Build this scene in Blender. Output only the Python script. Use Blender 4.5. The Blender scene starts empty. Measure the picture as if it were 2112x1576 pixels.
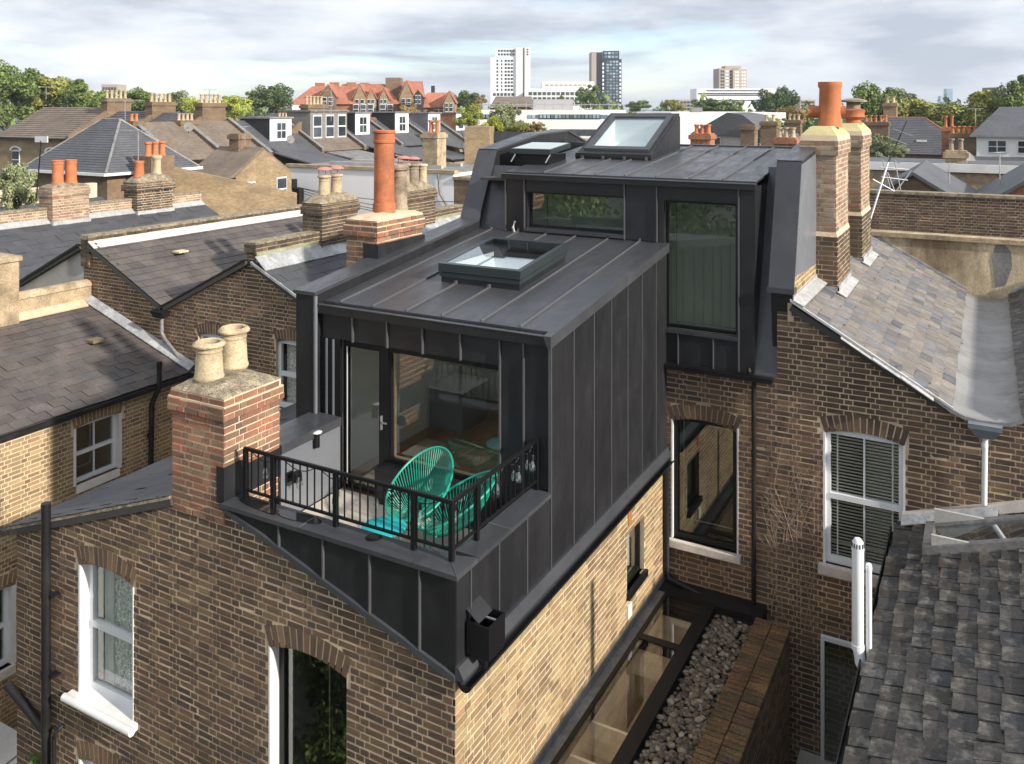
import bpy, math, random
import numpy as np
from mathutils import Matrix, Vector
random.seed(7)
rng = np.random.default_rng(7)
SC = bpy.context.scene
COL = SC.collection
R = math.radians

# ------------------------------------------------------------ camera, sky, sun, exposure
F, CX, YH, ZC = 1785.0, 1056.0, 222.0, 12.0      # focal length, principal column and horizon row, camera height
TH = R(28.85)
cs, sn = math.cos(TH), math.sin(TH)
cam = bpy.data.cameras.new('camera'); camo = bpy.data.objects.new('camera', cam); COL.objects.link(camo)
camo.location = (0, 0, ZC); camo.rotation_euler = (R(90), 0, TH)
cam.sensor_width = 36; cam.lens = 36 * F / 2112; cam.shift_y = -(788 - YH) / 2112
cam.clip_start = 0.1; cam.clip_end = 8000
SC.camera = camo
SUN = Vector((1.0, -0.14, 0.47)).normalized()     # towards the sun
sun = bpy.data.lights.new('sun', 'SUN'); suno = bpy.data.objects.new('sun', sun); COL.objects.link(suno)
sun.energy = 3.1; sun.angle = R(1.5); sun.color = (1.0, 0.92, 0.81)
suno.location = (30, -4, 40)
suno.rotation_euler = (-SUN).to_track_quat('-Z', 'Y').to_euler()
world = bpy.data.worlds.new('World'); SC.world = world; world.use_nodes = True
nt = world.node_tree; nt.nodes.clear()
def wn(t): return nt.nodes.new(t)
sky = wn('ShaderNodeTexSky'); sky.sky_type = 'NISHITA'; sky.sun_disc = False
sky.sun_elevation = math.asin(SUN.z); sky.sun_rotation = math.atan2(SUN.x, SUN.y)
sky.air_density = 1.0; sky.dust_density = 0.3; sky.ozone_density = 3.0
tc = wn('ShaderNodeTexCoord')
mp = wn('ShaderNodeMapping'); mp.inputs['Scale'].default_value = (1.0, 1.0, 5.5); mp.inputs['Location'].default_value = (3.1, 0.4, 0.2)
nz = wn('ShaderNodeTexNoise'); nz.inputs['Scale'].default_value = 2.1; nz.inputs['Detail'].default_value = 8; nz.inputs['Roughness'].default_value = 0.56
nz.inputs['Distortion'].default_value = 0.35
cov = wn('ShaderNodeValToRGB'); cov.color_ramp.elements[0].position = 0.30; cov.color_ramp.elements[1].position = 0.46
mp2 = wn('ShaderNodeMapping'); mp2.inputs['Scale'].default_value = (1.0, 1.0, 4.0); mp2.inputs['Location'].default_value = (7.7, 2.0, 1.4)
nz2 = wn('ShaderNodeTexNoise'); nz2.inputs['Scale'].default_value = 2.6; nz2.inputs['Detail'].default_value = 7; nz2.inputs['Roughness'].default_value = 0.55
shade = wn('ShaderNodeValToRGB')
shade.color_ramp.elements[0].position = 0.38; shade.color_ramp.elements[0].color = (2.25, 2.5, 2.95, 1)
shade.color_ramp.elements[1].position = 0.63; shade.color_ramp.elements[1].color = (4.9, 5.0, 5.1, 1)
mid = shade.color_ramp.elements.new(0.50); mid.color = (3.75, 3.95, 4.25, 1)
mixc = wn('ShaderNodeMixRGB')
bgn = wn('ShaderNodeBackground'); bgn.inputs['Strength'].default_value = 0.12
wo = wn('ShaderNodeOutputWorld')
L = nt.links.new
L(tc.outputs['Generated'], mp.inputs['Vector']); L(mp.outputs['Vector'], nz.inputs['Vector']); L(nz.outputs['Fac'], cov.inputs['Fac'])
L(tc.outputs['Generated'], mp2.inputs['Vector']); L(mp2.outputs['Vector'], nz2.inputs['Vector']); L(nz2.outputs['Fac'], shade.inputs['Fac'])
L(cov.outputs['Color'], mixc.inputs['Fac']); L(sky.outputs['Color'], mixc.inputs['Color1']); L(shade.outputs['Color'], mixc.inputs['Color2'])
L(mixc.outputs['Color'], bgn.inputs['Color']); L(bgn.outputs['Background'], wo.inputs['Surface'])
vs = SC.view_settings
vs.view_transform = 'Standard'; vs.look = 'None'; vs.gamma = 1.0; vs.exposure = 1.05; vs.use_curve_mapping = False
SC.render.engine = 'CYCLES'
SC.cycles.use_denoising = True
SC.cycles.max_bounces = 8; SC.cycles.transparent_max_bounces = 16; SC.cycles.caustics_reflective = False; SC.cycles.caustics_refractive = False

# ------------------------------------------------------------ helpers
def ray(px, py):
    r = (px - CX) / F
    return (cs * r - sn, sn * r + cs, -(py - YH) / F)
def at(px, py, X=None, Y=None, Z=None, D=None):
    """world point seen at a photo pixel on a known vertical or level plane (or at depth D)"""
    d = ray(px, py)
    t = X / d[0] if X is not None else Y / d[1] if Y is not None else (Z - ZC) / d[2] if Z is not None else D
    return Vector((d[0] * t, d[1] * t, ZC + d[2] * t))

class MB:
    def __init__(s): s.v = []; s.f = []
    def add(s, vs_, fs):
        o = len(s.v); s.v += [tuple(p) for p in vs_]; s.f += [tuple(i + o for i in f) for f in fs]; return s
    def hexa(s, p):      # 4 bottom, 4 top
        return s.add(p, [(3, 2, 1, 0), (4, 5, 6, 7), (0, 1, 5, 4), (1, 2, 6, 5), (2, 3, 7, 6), (3, 0, 4, 7)])
    def box(s, x0, y0, z0, x1, y1, z1):
        return s.hexa([(x0, y0, z0), (x1, y0, z0), (x1, y1, z0), (x0, y1, z0), (x0, y0, z1), (x1, y0, z1), (x1, y1, z1), (x0, y1, z1)])
    def obox(s, c, u, lu, lw, z0, z1):   # box centred at c=(x,y), half lengths lu along angle u, lw across
        a = (math.cos(u) * lu, math.sin(u) * lu); b = (-math.sin(u) * lw, math.cos(u) * lw)
        q = [(c[0] - a[0] - b[0], c[1] - a[1] - b[1]), (c[0] + a[0] - b[0], c[1] + a[1] - b[1]), (c[0] + a[0] + b[0], c[1] + a[1] + b[1]), (c[0] - a[0] + b[0], c[1] - a[1] + b[1])]
        return s.hexa([(x, y, z0) for x, y in q] + [(x, y, z1) for x, y in q])
    def prism(s, poly, vec):
        n = len(poly); v = [Vector(p) for p in poly]; w = [p + Vector(vec) for p in v]
        fs = [tuple(reversed(range(n))), tuple(range(n, 2 * n))] + [(i, (i + 1) % n, (i + 1) % n + n, i + n) for i in range(n)]
        return s.add(v + w, fs)
    def tube(s, pts, r, n=8, cap=True, r2=None):
        pts = [Vector(p) for p in pts]; m = len(pts); base = len(s.v)
        for i, p in enumerate(pts):
            d = (pts[min(i + 1, m - 1)] - pts[max(i - 1, 0)]).normalized()
            a = d.cross(Vector((0, 0, 1)) if abs(d.z) < .95 else Vector((1, 0, 0))).normalized(); b = d.cross(a)
            rr = r if r2 is None else r + (r2 - r) * i / (m - 1)
            for k in range(n):
                t = 2 * math.pi * k / n
                s.v.append(tuple(p + a * (rr * math.cos(t)) + b * (rr * math.sin(t))))
        for i in range(m - 1):
            for k in range(n):
                k2 = (k + 1) % n
                s.f.append((base + i * n + k, base + i * n + k2, base + (i + 1) * n + k2, base + (i + 1) * n + k))
        if cap:
            s.f.append(tuple(base + k for k in range(n))); s.f.append(tuple(base + (m - 1) * n + k for k in reversed(range(n))))
        return s
    def lathe(s, x, y, prof, n=20, cap=True):
        base = len(s.v)
        for r, z in prof:
            for k in range(n):
                t = 2 * math.pi * k / n; s.v.append((x + r * math.cos(t), y + r * math.sin(t), z))
        for i in range(len(prof) - 1):
            for k in range(n):
                k2 = (k + 1) % n; s.f.append((base + i * n + k, base + i * n + k2, base + (i + 1) * n + k2, base + (i + 1) * n + k))
        if cap:
            s.f.append(tuple(base + k for k in reversed(range(n)))); s.f.append(tuple(base + (len(prof) - 1) * n + k for k in range(n)))
        return s
    def mesh(s, name, m, smooth=False):
        me = bpy.data.meshes.new(name); me.from_pydata(s.v, [], s.f); me.materials.append(m)
        if smooth:
            me.polygons.foreach_set('use_smooth', [True] * len(me.polygons))
            try: me.set_sharp_from_angle(angle=R(40))
            except Exception: pass
        me.update(); return me
    def build(s, name, m, parent=None, smooth=False, kind=None, label=None):
        o = bpy.data.objects.new(name, s.mesh(name, m, smooth)); COL.objects.link(o)
        if parent is not None: adopt(o, parent)
        if kind: o['kind'] = kind
        if label: o['label'] = label
        return o
INV = {}
def adopt(o, parent):
    o.parent = parent
    if parent.name in INV: o.matrix_parent_inverse = INV[parent.name]
def thing(name, label, cat, loc=(0, 0, 0), group=None):
    o = bpy.data.objects.new(name, None); COL.objects.link(o); o.empty_display_size = .3
    o.location = loc; INV[o.name] = Matrix.Translation(-Vector(loc))
    o['label'] = label; o['category'] = cat
    if group: o['group'] = group
    return o
def tag(o, label, cat, group=None):
    o['label'] = label; o['category'] = cat
    if group: o['group'] = group
    return o
def struct(o): o['kind'] = 'structure'; return o
def part(name, m, parent, *boxes, smooth=False, label=None):
    b = MB()
    for q in boxes: b.box(min(q[0], q[3]), min(q[1], q[4]), min(q[2], q[5]), max(q[0], q[3]), max(q[1], q[4]), max(q[2], q[5]))
    return b.build(name, m, parent, smooth=smooth, label=label)
def inst(name, me, mat4, parent):
    o = bpy.data.objects.new(name, me); COL.objects.link(o); adopt(o, parent); o.matrix_basis = mat4; return o

# ------------------------------------------------------------ materials
MATS = {}
def M(name, col, rough=.8, metal=0.0, var=.18, scale=3.0, bump=0.0, bscale=80.0, ramp=None, rvar=0.0, stain=None, stain_scale=.7, spec=.5, stretch=None, fine=.10, detail=5):
    """procedural surface: base colour (or a ramp over a per-piece random number), broad mottling, fine grain, optional stain and relief"""
    m = bpy.data.materials.new(name); m.use_nodes = True; t = m.node_tree; N = t.nodes; k = t.links.new
    b = N['Principled BSDF']; b.inputs['Roughness'].default_value = rough; b.inputs['Metallic'].default_value = metal
    if 'Specular IOR Level' in b.inputs: b.inputs['Specular IOR Level'].default_value = spec
    g = N.new('ShaderNodeNewGeometry'); pos = g.outputs['Position']
    if stretch:
        mpn = N.new('ShaderNodeMapping'); mpn.inputs['Scale'].default_value = stretch; k(pos, mpn.inputs['Vector']); pos = mpn.outputs['Vector']
    rnd = None
    if ramp or rvar:
        oi = N.new('ShaderNodeObjectInfo'); ad = N.new('ShaderNodeMath'); ad.operation = 'ADD'
        k(oi.outputs['Random'], ad.inputs[0]); k(g.outputs['Random Per Island'], ad.inputs[1])
        fr = N.new('ShaderNodeMath'); fr.operation = 'FRACT'; k(ad.outputs[0], fr.inputs[0]); rnd = fr.outputs[0]
    if ramp:
        cr = N.new('ShaderNodeValToRGB'); cr.color_ramp.interpolation = 'LINEAR'; e = cr.color_ramp.elements
        n = len(ramp)
        for i, c in enumerate(ramp):
            el = e[i] if i < 2 else e.new(i / (n - 1))
            el.position = i / (n - 1); el.color = (*c, 1)
        for i, c in enumerate(ramp): e[i].position = i / (n - 1); e[i].color = (*c, 1)
        k(rnd, cr.inputs['Fac']); c0 = cr.outputs['Color']
    else:
        rg = N.new('ShaderNodeRGB'); rg.outputs[0].default_value = (*col, 1); c0 = rg.outputs[0]
    if rvar:
        hv = N.new('ShaderNodeHueSaturation'); ma = N.new('ShaderNodeMapRange'); ma.inputs['To Min'].default_value = 1 - rvar; ma.inputs['To Max'].default_value = 1 + rvar
        k(rnd, ma.inputs['Value']); k(ma.outputs[0], hv.inputs['Value']); k(c0, hv.inputs['Color']); c0 = hv.outputs['Color']
    def vary(c, sc_, amt, det):
        tn = N.new('ShaderNodeTexNoise'); tn.inputs['Scale'].default_value = sc_; tn.inputs['Detail'].default_value = det; k(pos, tn.inputs['Vector'])
        ma = N.new('ShaderNodeMapRange'); ma.inputs['From Min'].default_value = .3; ma.inputs['From Max'].default_value = .7
        ma.inputs['To Min'].default_value = 1 - amt; ma.inputs['To Max'].default_value = 1 + amt; k(tn.outputs['Fac'], ma.inputs['Value'])
        h = N.new('ShaderNodeHueSaturation'); k(ma.outputs[0], h.inputs['Value']); k(c, h.inputs['Color']); return h.outputs['Color']
    if var: c0 = vary(c0, scale, var, detail)
    if fine: c0 = vary(c0, bscale, fine * 2.2, 3)
    if stain:
        tn = N.new('ShaderNodeTexNoise'); tn.inputs['Scale'].default_value = stain_scale; tn.inputs['Detail'].default_value = 6; tn.inputs['Roughness'].default_value = .65; k(pos, tn.inputs['Vector'])
        sr = N.new('ShaderNodeValToRGB'); sr.color_ramp.elements[0].position = .50; sr.color_ramp.elements[1].position = .68; k(tn.outputs['Fac'], sr.inputs['Fac'])
        ml = N.new('ShaderNodeMath'); ml.operation = 'MULTIPLY'; ml.inputs[1].default_value = stain[3]; k(sr.outputs['Color'], ml.inputs[0])
        mx = N.new('ShaderNodeMixRGB'); k(ml.outputs[0], mx.inputs['Fac']); k(c0, mx.inputs['Color1']); mx.inputs['Color2'].default_value = (*stain[:3], 1); c0 = mx.outputs['Color']
    k(c0, b.inputs['Base Color'])
    if bump:
        tb = N.new('ShaderNodeTexNoise'); tb.inputs['Scale'].default_value = bscale; tb.inputs['Detail'].default_value = 4; k(pos, tb.inputs['Vector'])
        bn = N.new('ShaderNodeBump'); bn.inputs['Strength'].default_value = bump; bn.inputs['Distance'].default_value = .01
        k(tb.outputs['Fac'], bn.inputs['Height']); k(bn.outputs['Normal'], b.inputs['Normal'])
    MATS[name] = m; return m
def bloom(m, col, sc_, amt, lo=.55, hi=.72, off=3.7):
    """second weathering layer with its own patches"""
    t = m.node_tree; N = t.nodes; k = t.links.new; b = N['Principled BSDF']; src = b.inputs['Base Color'].links[0].from_socket
    g = N.new('ShaderNodeNewGeometry'); mp_ = N.new('ShaderNodeMapping'); mp_.inputs['Location'].default_value = (off, off * .7, -off); mp_.inputs['Scale'].default_value = (1, 1, .8); k(g.outputs['Position'], mp_.inputs['Vector'])
    tn = N.new('ShaderNodeTexNoise'); tn.inputs['Scale'].default_value = sc_; tn.inputs['Detail'].default_value = 7; tn.inputs['Roughness'].default_value = .7; k(mp_.outputs['Vector'], tn.inputs['Vector'])
    cr = N.new('ShaderNodeValToRGB'); cr.color_ramp.elements[0].position = lo; cr.color_ramp.elements[1].position = hi; k(tn.outputs['Fac'], cr.inputs['Fac'])
    ml = N.new('ShaderNodeMath'); ml.operation = 'MULTIPLY'; ml.inputs[1].default_value = amt; k(cr.outputs['Color'], ml.inputs[0])
    mx = N.new('ShaderNodeMixRGB'); k(ml.outputs[0], mx.inputs['Fac']); k(src, mx.inputs['Color1']); mx.inputs['Color2'].default_value = (*col, 1); k(mx.outputs['Color'], b.inputs['Base Color'])
def glass(name, tint, base=.10, rough=.0):
    m = bpy.data.materials.new(name); m.use_nodes = True; t = m.node_tree; N = t.nodes; k = t.links.new; N.clear()
    o = N.new('ShaderNodeOutputMaterial'); tr = N.new('ShaderNodeBsdfTransparent'); tr.inputs['Color'].default_value = (*tint, 1)
    gl = N.new('ShaderNodeBsdfGlossy'); gl.inputs['Roughness'].default_value = rough; gl.inputs['Color'].default_value = (.95, .97, 1, 1)
    lw = N.new('ShaderNodeLayerWeight'); lw.inputs['Blend'].default_value = .5
    pw = N.new('ShaderNodeMath'); pw.operation = 'POWER'; pw.inputs[1].default_value = 4.0
    mr = N.new('ShaderNodeMapRange'); mr.inputs['To Min'].default_value = base; mr.inputs['To Max'].default_value = 1.0
    mx = N.new('ShaderNodeMixShader')
    k(lw.outputs['Facing'], pw.inputs[0]); k(pw.outputs[0], mr.inputs['Value']); k(mr.outputs[0], mx.inputs['Fac'])
    k(tr.outputs[0], mx.inputs[1]); k(gl.outputs[0], mx.inputs[2]); k(mx.outputs[0], o.inputs['Surface']); MATS[name] = m; return m

BRICK_BROWN = [(.075, .051, .039), (.108, .070, .047), (.135, .086, .054), (.178, .115, .064), (.088, .060, .047), (.148, .090, .055), (.205, .138, .078), (.155, .084, .057), (.080, .056, .044), (.120, .080, .053)]
BRICK_YELLOW = [(.20, .14, .075), (.28, .205, .105), (.36, .265, .135), (.24, .165, .085), (.31, .235, .13), (.165, .105, .062), (.38, .295, .155), (.29, .165, .09)]
BRICK_RED = [(.32, .125, .075), (.20, .10, .065), (.36, .17, .10), (.15, .09, .065), (.28, .19, .115), (.34, .14, .08), (.17, .105, .075), (.25, .125, .08)]
BRICK_DARK = [(.04, .033, .028), (.075, .055, .04), (.115, .08, .05), (.055, .045, .038), (.15, .105, .062), (.09, .06, .045)]
BRICK_PALE = [(.26, .18, .12), (.36, .27, .19), (.20, .14, .10), (.42, .33, .24), (.30, .20, .14), (.32, .15, .11)]
mb_brown = M('stock_brick', (.1, .06, .04), .9, ramp=BRICK_BROWN, var=.25, scale=1.2, bump=.35, bscale=90, fine=.16, stain=(.035, .028, .022, .55), stain_scale=.55)
mb_yellow = M('yellow_stock_brick', (.3, .2, .1), .9, ramp=BRICK_YELLOW, var=.2, scale=1.5, bump=.35, bscale=90, fine=.14, stain=(.13, .085, .055, .55), stain_scale=.8)
mb_red = M('red_brick', (.3, .1, .05), .9, ramp=BRICK_RED, var=.2, scale=2, bump=.3, bscale=90, fine=.14, stain=(.10, .08, .06, .5), stain_scale=1.3)
mb_dark = M('sooty_brick', (.08, .06, .04), .92, ramp=BRICK_DARK, var=.25, scale=2, bump=.3, bscale=80, fine=.16, stain=(.16, .13, .075, .5), stain_scale=1.6)
mb_pale = M('pale_weathered_brick', (.3, .2, .15), .92, ramp=BRICK_PALE, var=.2, scale=2, bump=.3, bscale=80, fine=.16, stain=(.07, .05, .04, .45), stain_scale=1.1)
m_mortar = M('mortar', (.50, .395, .27), .95, var=.25, scale=2.2, bump=.3, bscale=120, fine=.12, stain=(.26, .19, .12, .6), stain_scale=.9)
m_mortar_l = M('pale_mortar', (.60, .48, .335), .95, var=.15, scale=2.2, bump=.3, bscale=120, fine=.1)
m_mortar_d = M('grey_mortar', (.40, .315, .225), .95, var=.3, scale=2.2, bump=.3, bscale=120, fine=.12)
m_flaunch = M('lichen_mortar', (.26, .215, .15), .97, var=.45, scale=9, bump=.9, bscale=55, fine=.25, stain=(.10, .09, .045, .7), stain_scale=3)
m_flaunch_l = M('fresh_mortar', (.62, .47, .32), .95, var=.15, scale=6, bump=.4, bscale=60)
SLATE_BROWN = [(.072, .060, .056), (.092, .076, .070), (.108, .090, .082), (.080, .069, .067), (.100, .086, .075), (.082, .076, .080)]
SLATE_GREY = [(.052, .055, .064), (.060, .063, .072), (.068, .071, .080), (.056, .058, .066)]
SLATE_PALE = [(.205, .180, .155), (.18, .162, .147), (.235, .207, .175), (.150, .155, .172), (.20, .18, .163), (.125, .137, .162), (.225, .20, .172), (.185, .165, .152), (.09, .094, .105), (.205, .183, .167)]
SLATE_WET = [(.030, .026, .023), (.044, .039, .034), (.060, .053, .046), (.036, .036, .040), (.078, .070, .061), (.034, .029, .026)]
m_slate_b = M('brown_slate', (.07, .06, .06), .72, ramp=SLATE_BROWN, var=.25, scale=2.5, bump=.2, bscale=40, fine=.1, stain=(.12, .105, .085, .35), stain_scale=1.2)
m_slate_g = M('grey_slate', (.06, .06, .07), .60, ramp=SLATE_GREY, var=.15, scale=2.5, bump=.15, bscale=40, fine=.08)
m_slate_p = M('weathered_slate', (.25, .22, .2), .80, ramp=SLATE_PALE, var=.22, scale=5, bump=.3, bscale=60, fine=.14, stain=(.12, .10, .085, .4), stain_scale=1.4)
m_slate_w = M('damp_slate', (.05, .05, .05), .58, ramp=SLATE_WET, var=.3, scale=4, bump=.25, bscale=50, fine=.15, stain=(.19, .178, .155, .85), stain_scale=6.5)
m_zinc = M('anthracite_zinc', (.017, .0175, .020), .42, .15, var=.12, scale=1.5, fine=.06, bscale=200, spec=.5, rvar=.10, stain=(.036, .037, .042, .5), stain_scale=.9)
m_zincskylit = M('anthracite_zinc_skylit', (.064, .067, .076), .40, .3, var=.12, scale=1.3, fine=.08, bscale=160, spec=.5, rvar=.12, stain=(.085, .085, .088, .6), stain_scale=1.1)  # roof copy of the zinc, lightened to carry the sky's reflection
m_seam = M('zinc_seam_glint', (.15, .152, .16), .36, .5, var=.1, fine=0)  # pale colour paints the catch of light along the seams
m_zincblue = M('grey_zinc_sheen', (.225, .24, .27), .40, .4, var=.08, scale=1.1, fine=.04, rvar=.08)  # pale tone; on sunlit sheets it carries the reflected sky
m_black = M('black_paint', (.007, .007, .008), .45, var=.1, fine=.04, spec=.3)
m_blackplastic = M('black_plastic', (.010, .010, .011), .5, spec=.35, var=.15, scale=3, fine=.08, stain=(.05, .048, .045, .4), stain_scale=2)
m_alum = M('grey_aluminium_frame', (.045, .058, .062), .35, .4, var=.05, fine=.03)
m_lead = M('lead_sheet', (.36, .37, .38), .55, .2, var=.22, scale=4, fine=.1, bump=.2, bscale=25, stain=(.62, .62, .60, .6), stain_scale=2)
m_valley = M('worn_lead_valley', (.27, .265, .26), .6, .1, var=.18, scale=1.6, fine=.08, stain=(.12, .115, .11, .7), stain_scale=1.5)
m_leadw = M('white_lead_flashing', (.40, .40, .395), .6, .0, var=.15, scale=5, fine=.08, bump=.25, bscale=22)
m_leadd = M('dull_lead', (.22, .215, .21), .6, .1, var=.2, scale=1.8, fine=.1, stain=(.10, .09, .085, .6), stain_scale=2.2, bump=.15, bscale=20)
m_white = M('white_paint', (.74, .74, .73), .5, var=.06, fine=.03, stain=(.55, .53, .48, .35), stain_scale=2)
m_upvc = M('white_plastic_frame', (.72, .74, .76), .35, var=.03, fine=.01)
m_stone = M('painted_stone_sill', (.62, .57, .52), .8, var=.15, scale=5, fine=.1, stain=(.35, .30, .24, .5), stain_scale=3, bump=.2)
m_terra = M('terracotta', (.42, .135, .055), .75, var=.22, scale=4, fine=.1, bump=.15, bscale=60, stain=(.20, .085, .05, .7), stain_scale=2.2)
m_terra2 = M('orange_clay', (.50, .17, .07), .8, var=.15, scale=5, fine=.08)
m_buff = M('buff_clay_pot', (.47, .375, .24), .8, var=.22, scale=5, fine=.12, bump=.15, bscale=50, stain=(.23, .18, .12, .75), stain_scale=4.5)
m_pinkcap = M('faded_red_cowl', (.48, .21, .17), .7, var=.1, fine=.05)
m_oldpot = M('sooty_clay_pot', (.30, .235, .17), .85, var=.3, scale=5, fine=.2, stain=(.09, .075, .06, .7), stain_scale=4)
m_render = M('stained_render', (.60, .49, .33), .92, var=.28, scale=1.4, fine=.1, bump=.2, bscale=40, stain=(.135, .095, .055, .85), stain_scale=.9, stretch=(1, 1, .45))
m_renderg = M('grey_render', (.42, .41, .385), .92, var=.15, scale=1.5, fine=.06, bump=.15, bscale=40, stain=(.30, .285, .25, .5), stain_scale=1)
m_renderp = M('parapet_render', (.40, .31, .20), .95, var=.3, scale=3, fine=.14, bump=.4, bscale=30, stain=(.17, .13, .08, .7), stain_scale=2.2)
m_ply = M('birch_plywood', (.70, .52, .32), .55, var=.12, scale=2, fine=.08, stretch=(1, 1, 6))
m_plyl = M('brightened_plywood', (.86, .68, .46), .55, var=.12, scale=2, fine=.08, stretch=(1, 1, 6))  # plywood copy with its colour raised to brighten the light well
m_floor = M('oak_boards', (.34, .20, .10), .4, var=.25, scale=4, fine=.1, rvar=.2, stretch=(6, 1, 1))
m_plaster = M('plaster', (.70, .70, .64), .9, var=.04, fine=.02)
m_plasterw = M('white_plaster', (.85, .87, .88), .9, var=.02, fine=.01)
m_paver = M('porcelain_paver', (.68, .61, .52), .6, var=.08, scale=2, fine=.06, rvar=.10, stain=(.42, .37, .31, .5), stain_scale=2)
m_teal = M('teal_cord', (.012, .30, .205), .4, var=.08, fine=.03)
m_tealtop = M('teal_lacquer', (.02, .42, .44), .25, var=.04, fine=.01)
m_greyblk = M('grey_upholstery', (.22, .22, .225), .8, var=.1, fine=.1)
m_curtain = M('net_curtain', (.78, .78, .77), .9, var=.30, scale=22, fine=.25, bscale=60, stretch=(1, 1, .8))
m_slat = M('blind_slat', (.86, .84, .78), .6, var=.04, fine=.02)
m_dark = M('dark_backing', (.055, .052, .048), .9, var=.1, fine=0)
m_pebble = M('river_pebble', (.3, .25, .2), .7, ramp=[(.12, .092, .066), (.20, .165, .125), (.08, .062, .048), (.15, .112, .076), (.31, .27, .215), (.055, .044, .036), (.11, .08, .055)], var=.15, scale=20, fine=.1)
m_moss = M('mossy_brick_top', (.15, .08, .04), .95, ramp=[(.16, .085, .040), (.105, .06, .032), (.20, .11, .05), (.085, .065, .028), (.14, .075, .04), (.07, .045, .03)], var=.35, scale=3, fine=.2, bump=.4, bscale=40, stain=(.07, .062, .025, .7), stain_scale=1.6)
m_water = M('rain_puddle', (.012, .012, .013), .04, var=0, fine=0)
m_bulb = glass('bulb_glass', (.95, .95, .92), .25)
m_steel = M('galvanised_steel', (.45, .45, .46), .45, .7, var=.15, fine=.05)
m_cable = M('black_cable', (.015, .015, .016), .6, var=0, fine=0)
m_twig = M('bare_vine_stem', (.34, .26, .20), .9, var=.3, scale=12, fine=.1)
m_green = M('green_washed_brick', (.3, .36, .2), .92, ramp=[(.26, .31, .17), (.36, .40, .24), (.22, .24, .13), (.31, .35, .21)], var=.2, scale=3, fine=.14, bump=.3)
for m_, c_, s_, a_ in ((mb_brown, (.20, .115, .05), .42, .5), (m_mortar, (.36, .25, .13), .42, .45), (mb_red, (.12, .10, .075), 1.9, .6), (m_slate_w, (.012, .011, .011), 9.0, .75), (m_slate_b, (.055, .05, .05), 1.1, .5), (m_zincskylit, (.10, .105, .115), .8, .5), (m_slate_p, (.16, .14, .12), 2.6, .5), (m_render, (.20, .15, .10), 1.3, .6), (mb_pale, (.44, .38, .30), 3.0, .5)): bloom(m_, c_, s_, a_)
bloom(mb_brown, (.30, .26, .21), 1.3, .38, .60, .75, 9.1)
bloom(mb_brown, (.03, .025, .02), 7.0, .35, .52, .66, 5.1)
bloom(m_zincskylit, (.045, .047, .052), 6.0, .3, .5, .62, 2.2)
def ripple(m, sc_, st, rough_amt=.10, stretch=(1, 1, 1)):
    """sheet metal: slight oil-canning and uneven sheen"""
    t = m.node_tree; N = t.nodes; k = t.links.new; b = N['Principled BSDF']
    g = N.new('ShaderNodeNewGeometry'); mp_ = N.new('ShaderNodeMapping'); mp_.inputs['Scale'].default_value = stretch; k(g.outputs['Position'], mp_.inputs['Vector'])
    tn = N.new('ShaderNodeTexNoise'); tn.inputs['Scale'].default_value = sc_; tn.inputs['Detail'].default_value = 2; k(mp_.outputs['Vector'], tn.inputs['Vector'])
    bn = N.new('ShaderNodeBump'); bn.inputs['Strength'].default_value = st; bn.inputs['Distance'].default_value = .02; k(tn.outputs['Fac'], bn.inputs['Height']); k(bn.outputs['Normal'], b.inputs['Normal'])
    t2 = N.new('ShaderNodeTexNoise'); t2.inputs['Scale'].default_value = sc_ * 1.7; t2.inputs['Detail'].default_value = 6; t2.inputs['Roughness'].default_value = .7; k(mp_.outputs['Vector'], t2.inputs['Vector'])
    r0 = b.inputs['Roughness'].default_value; mr = N.new('ShaderNodeMapRange'); mr.inputs['From Min'].default_value = .3; mr.inputs['From Max'].default_value = .7; mr.inputs['To Min'].default_value = r0 - rough_amt; mr.inputs['To Max'].default_value = r0 + rough_amt; k(t2.outputs['Fac'], mr.inputs['Value']); k(mr.outputs[0], b.inputs['Roughness'])
bloom(m_zinc, (.036, .037, .041), 1.6, .45, .5, .7, 6.0); bloom(m_buff, (.16, .13, .09), 7.0, .45, .56, .7)
ripple(m_zinc, 2.2, .35, .12, (1.6, 1.6, .5)); ripple(m_zincskylit, 2.4, .35, .14, (1.6, .5, 1)); ripple(m_zincblue, 2.0, .25, .1)
g_win = glass('window_glass', (.93, .95, .93), .07)
g_dark = glass('dark_window_glass', (.78, .82, .78), .10)
g_roof = glass('roof_glazing', (.97, .98, .97), .045)
g_sky = glass('rooflight_glass', (.95, .985, .975), .09)
g_blank = M('far_window', (.05, .06, .07), .08, var=.3, scale=2, fine=0, rvar=.5)
# ------------------------------------------------------------ bricks, slates, sheets
BV = np.array([(-.485, 0, -.44), (.485, 0, -.44), (.485, 0, .44), (-.485, 0, .44), (-.5, .25, -.5), (.5, .25, -.5), (.5, .25, .5), (-.5, .25, .5), (-.5, 1, -.5), (.5, 1, -.5), (.5, 1, .5), (-.5, 1, .5)])
BF = [(0, 1, 2, 3), (0, 4, 5, 1), (1, 5, 6, 2), (2, 6, 7, 3), (3, 7, 4, 0), (4, 8, 9, 5), (5, 9, 10, 6), (6, 10, 11, 7), (7, 11, 8, 4)]
BRICK_ME = {}
def brick_mesh(m, k):
    if (m.name, k) not in BRICK_ME:
        r2 = np.random.default_rng(k * 17 + 3); v = BV.copy(); v[:8, 0] += r2.uniform(-.018, .018, 8); v[:8, 2] += r2.uniform(-.05, .05, 8); v[:4, 1] += r2.uniform(-.06, .12, 4)
        b = MB(); b.v = [tuple(p) for p in v]; b.f = list(BF); BRICK_ME[(m.name, k)] = b.mesh('brick', m)
    return BRICK_ME[(m.name, k)]
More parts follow.
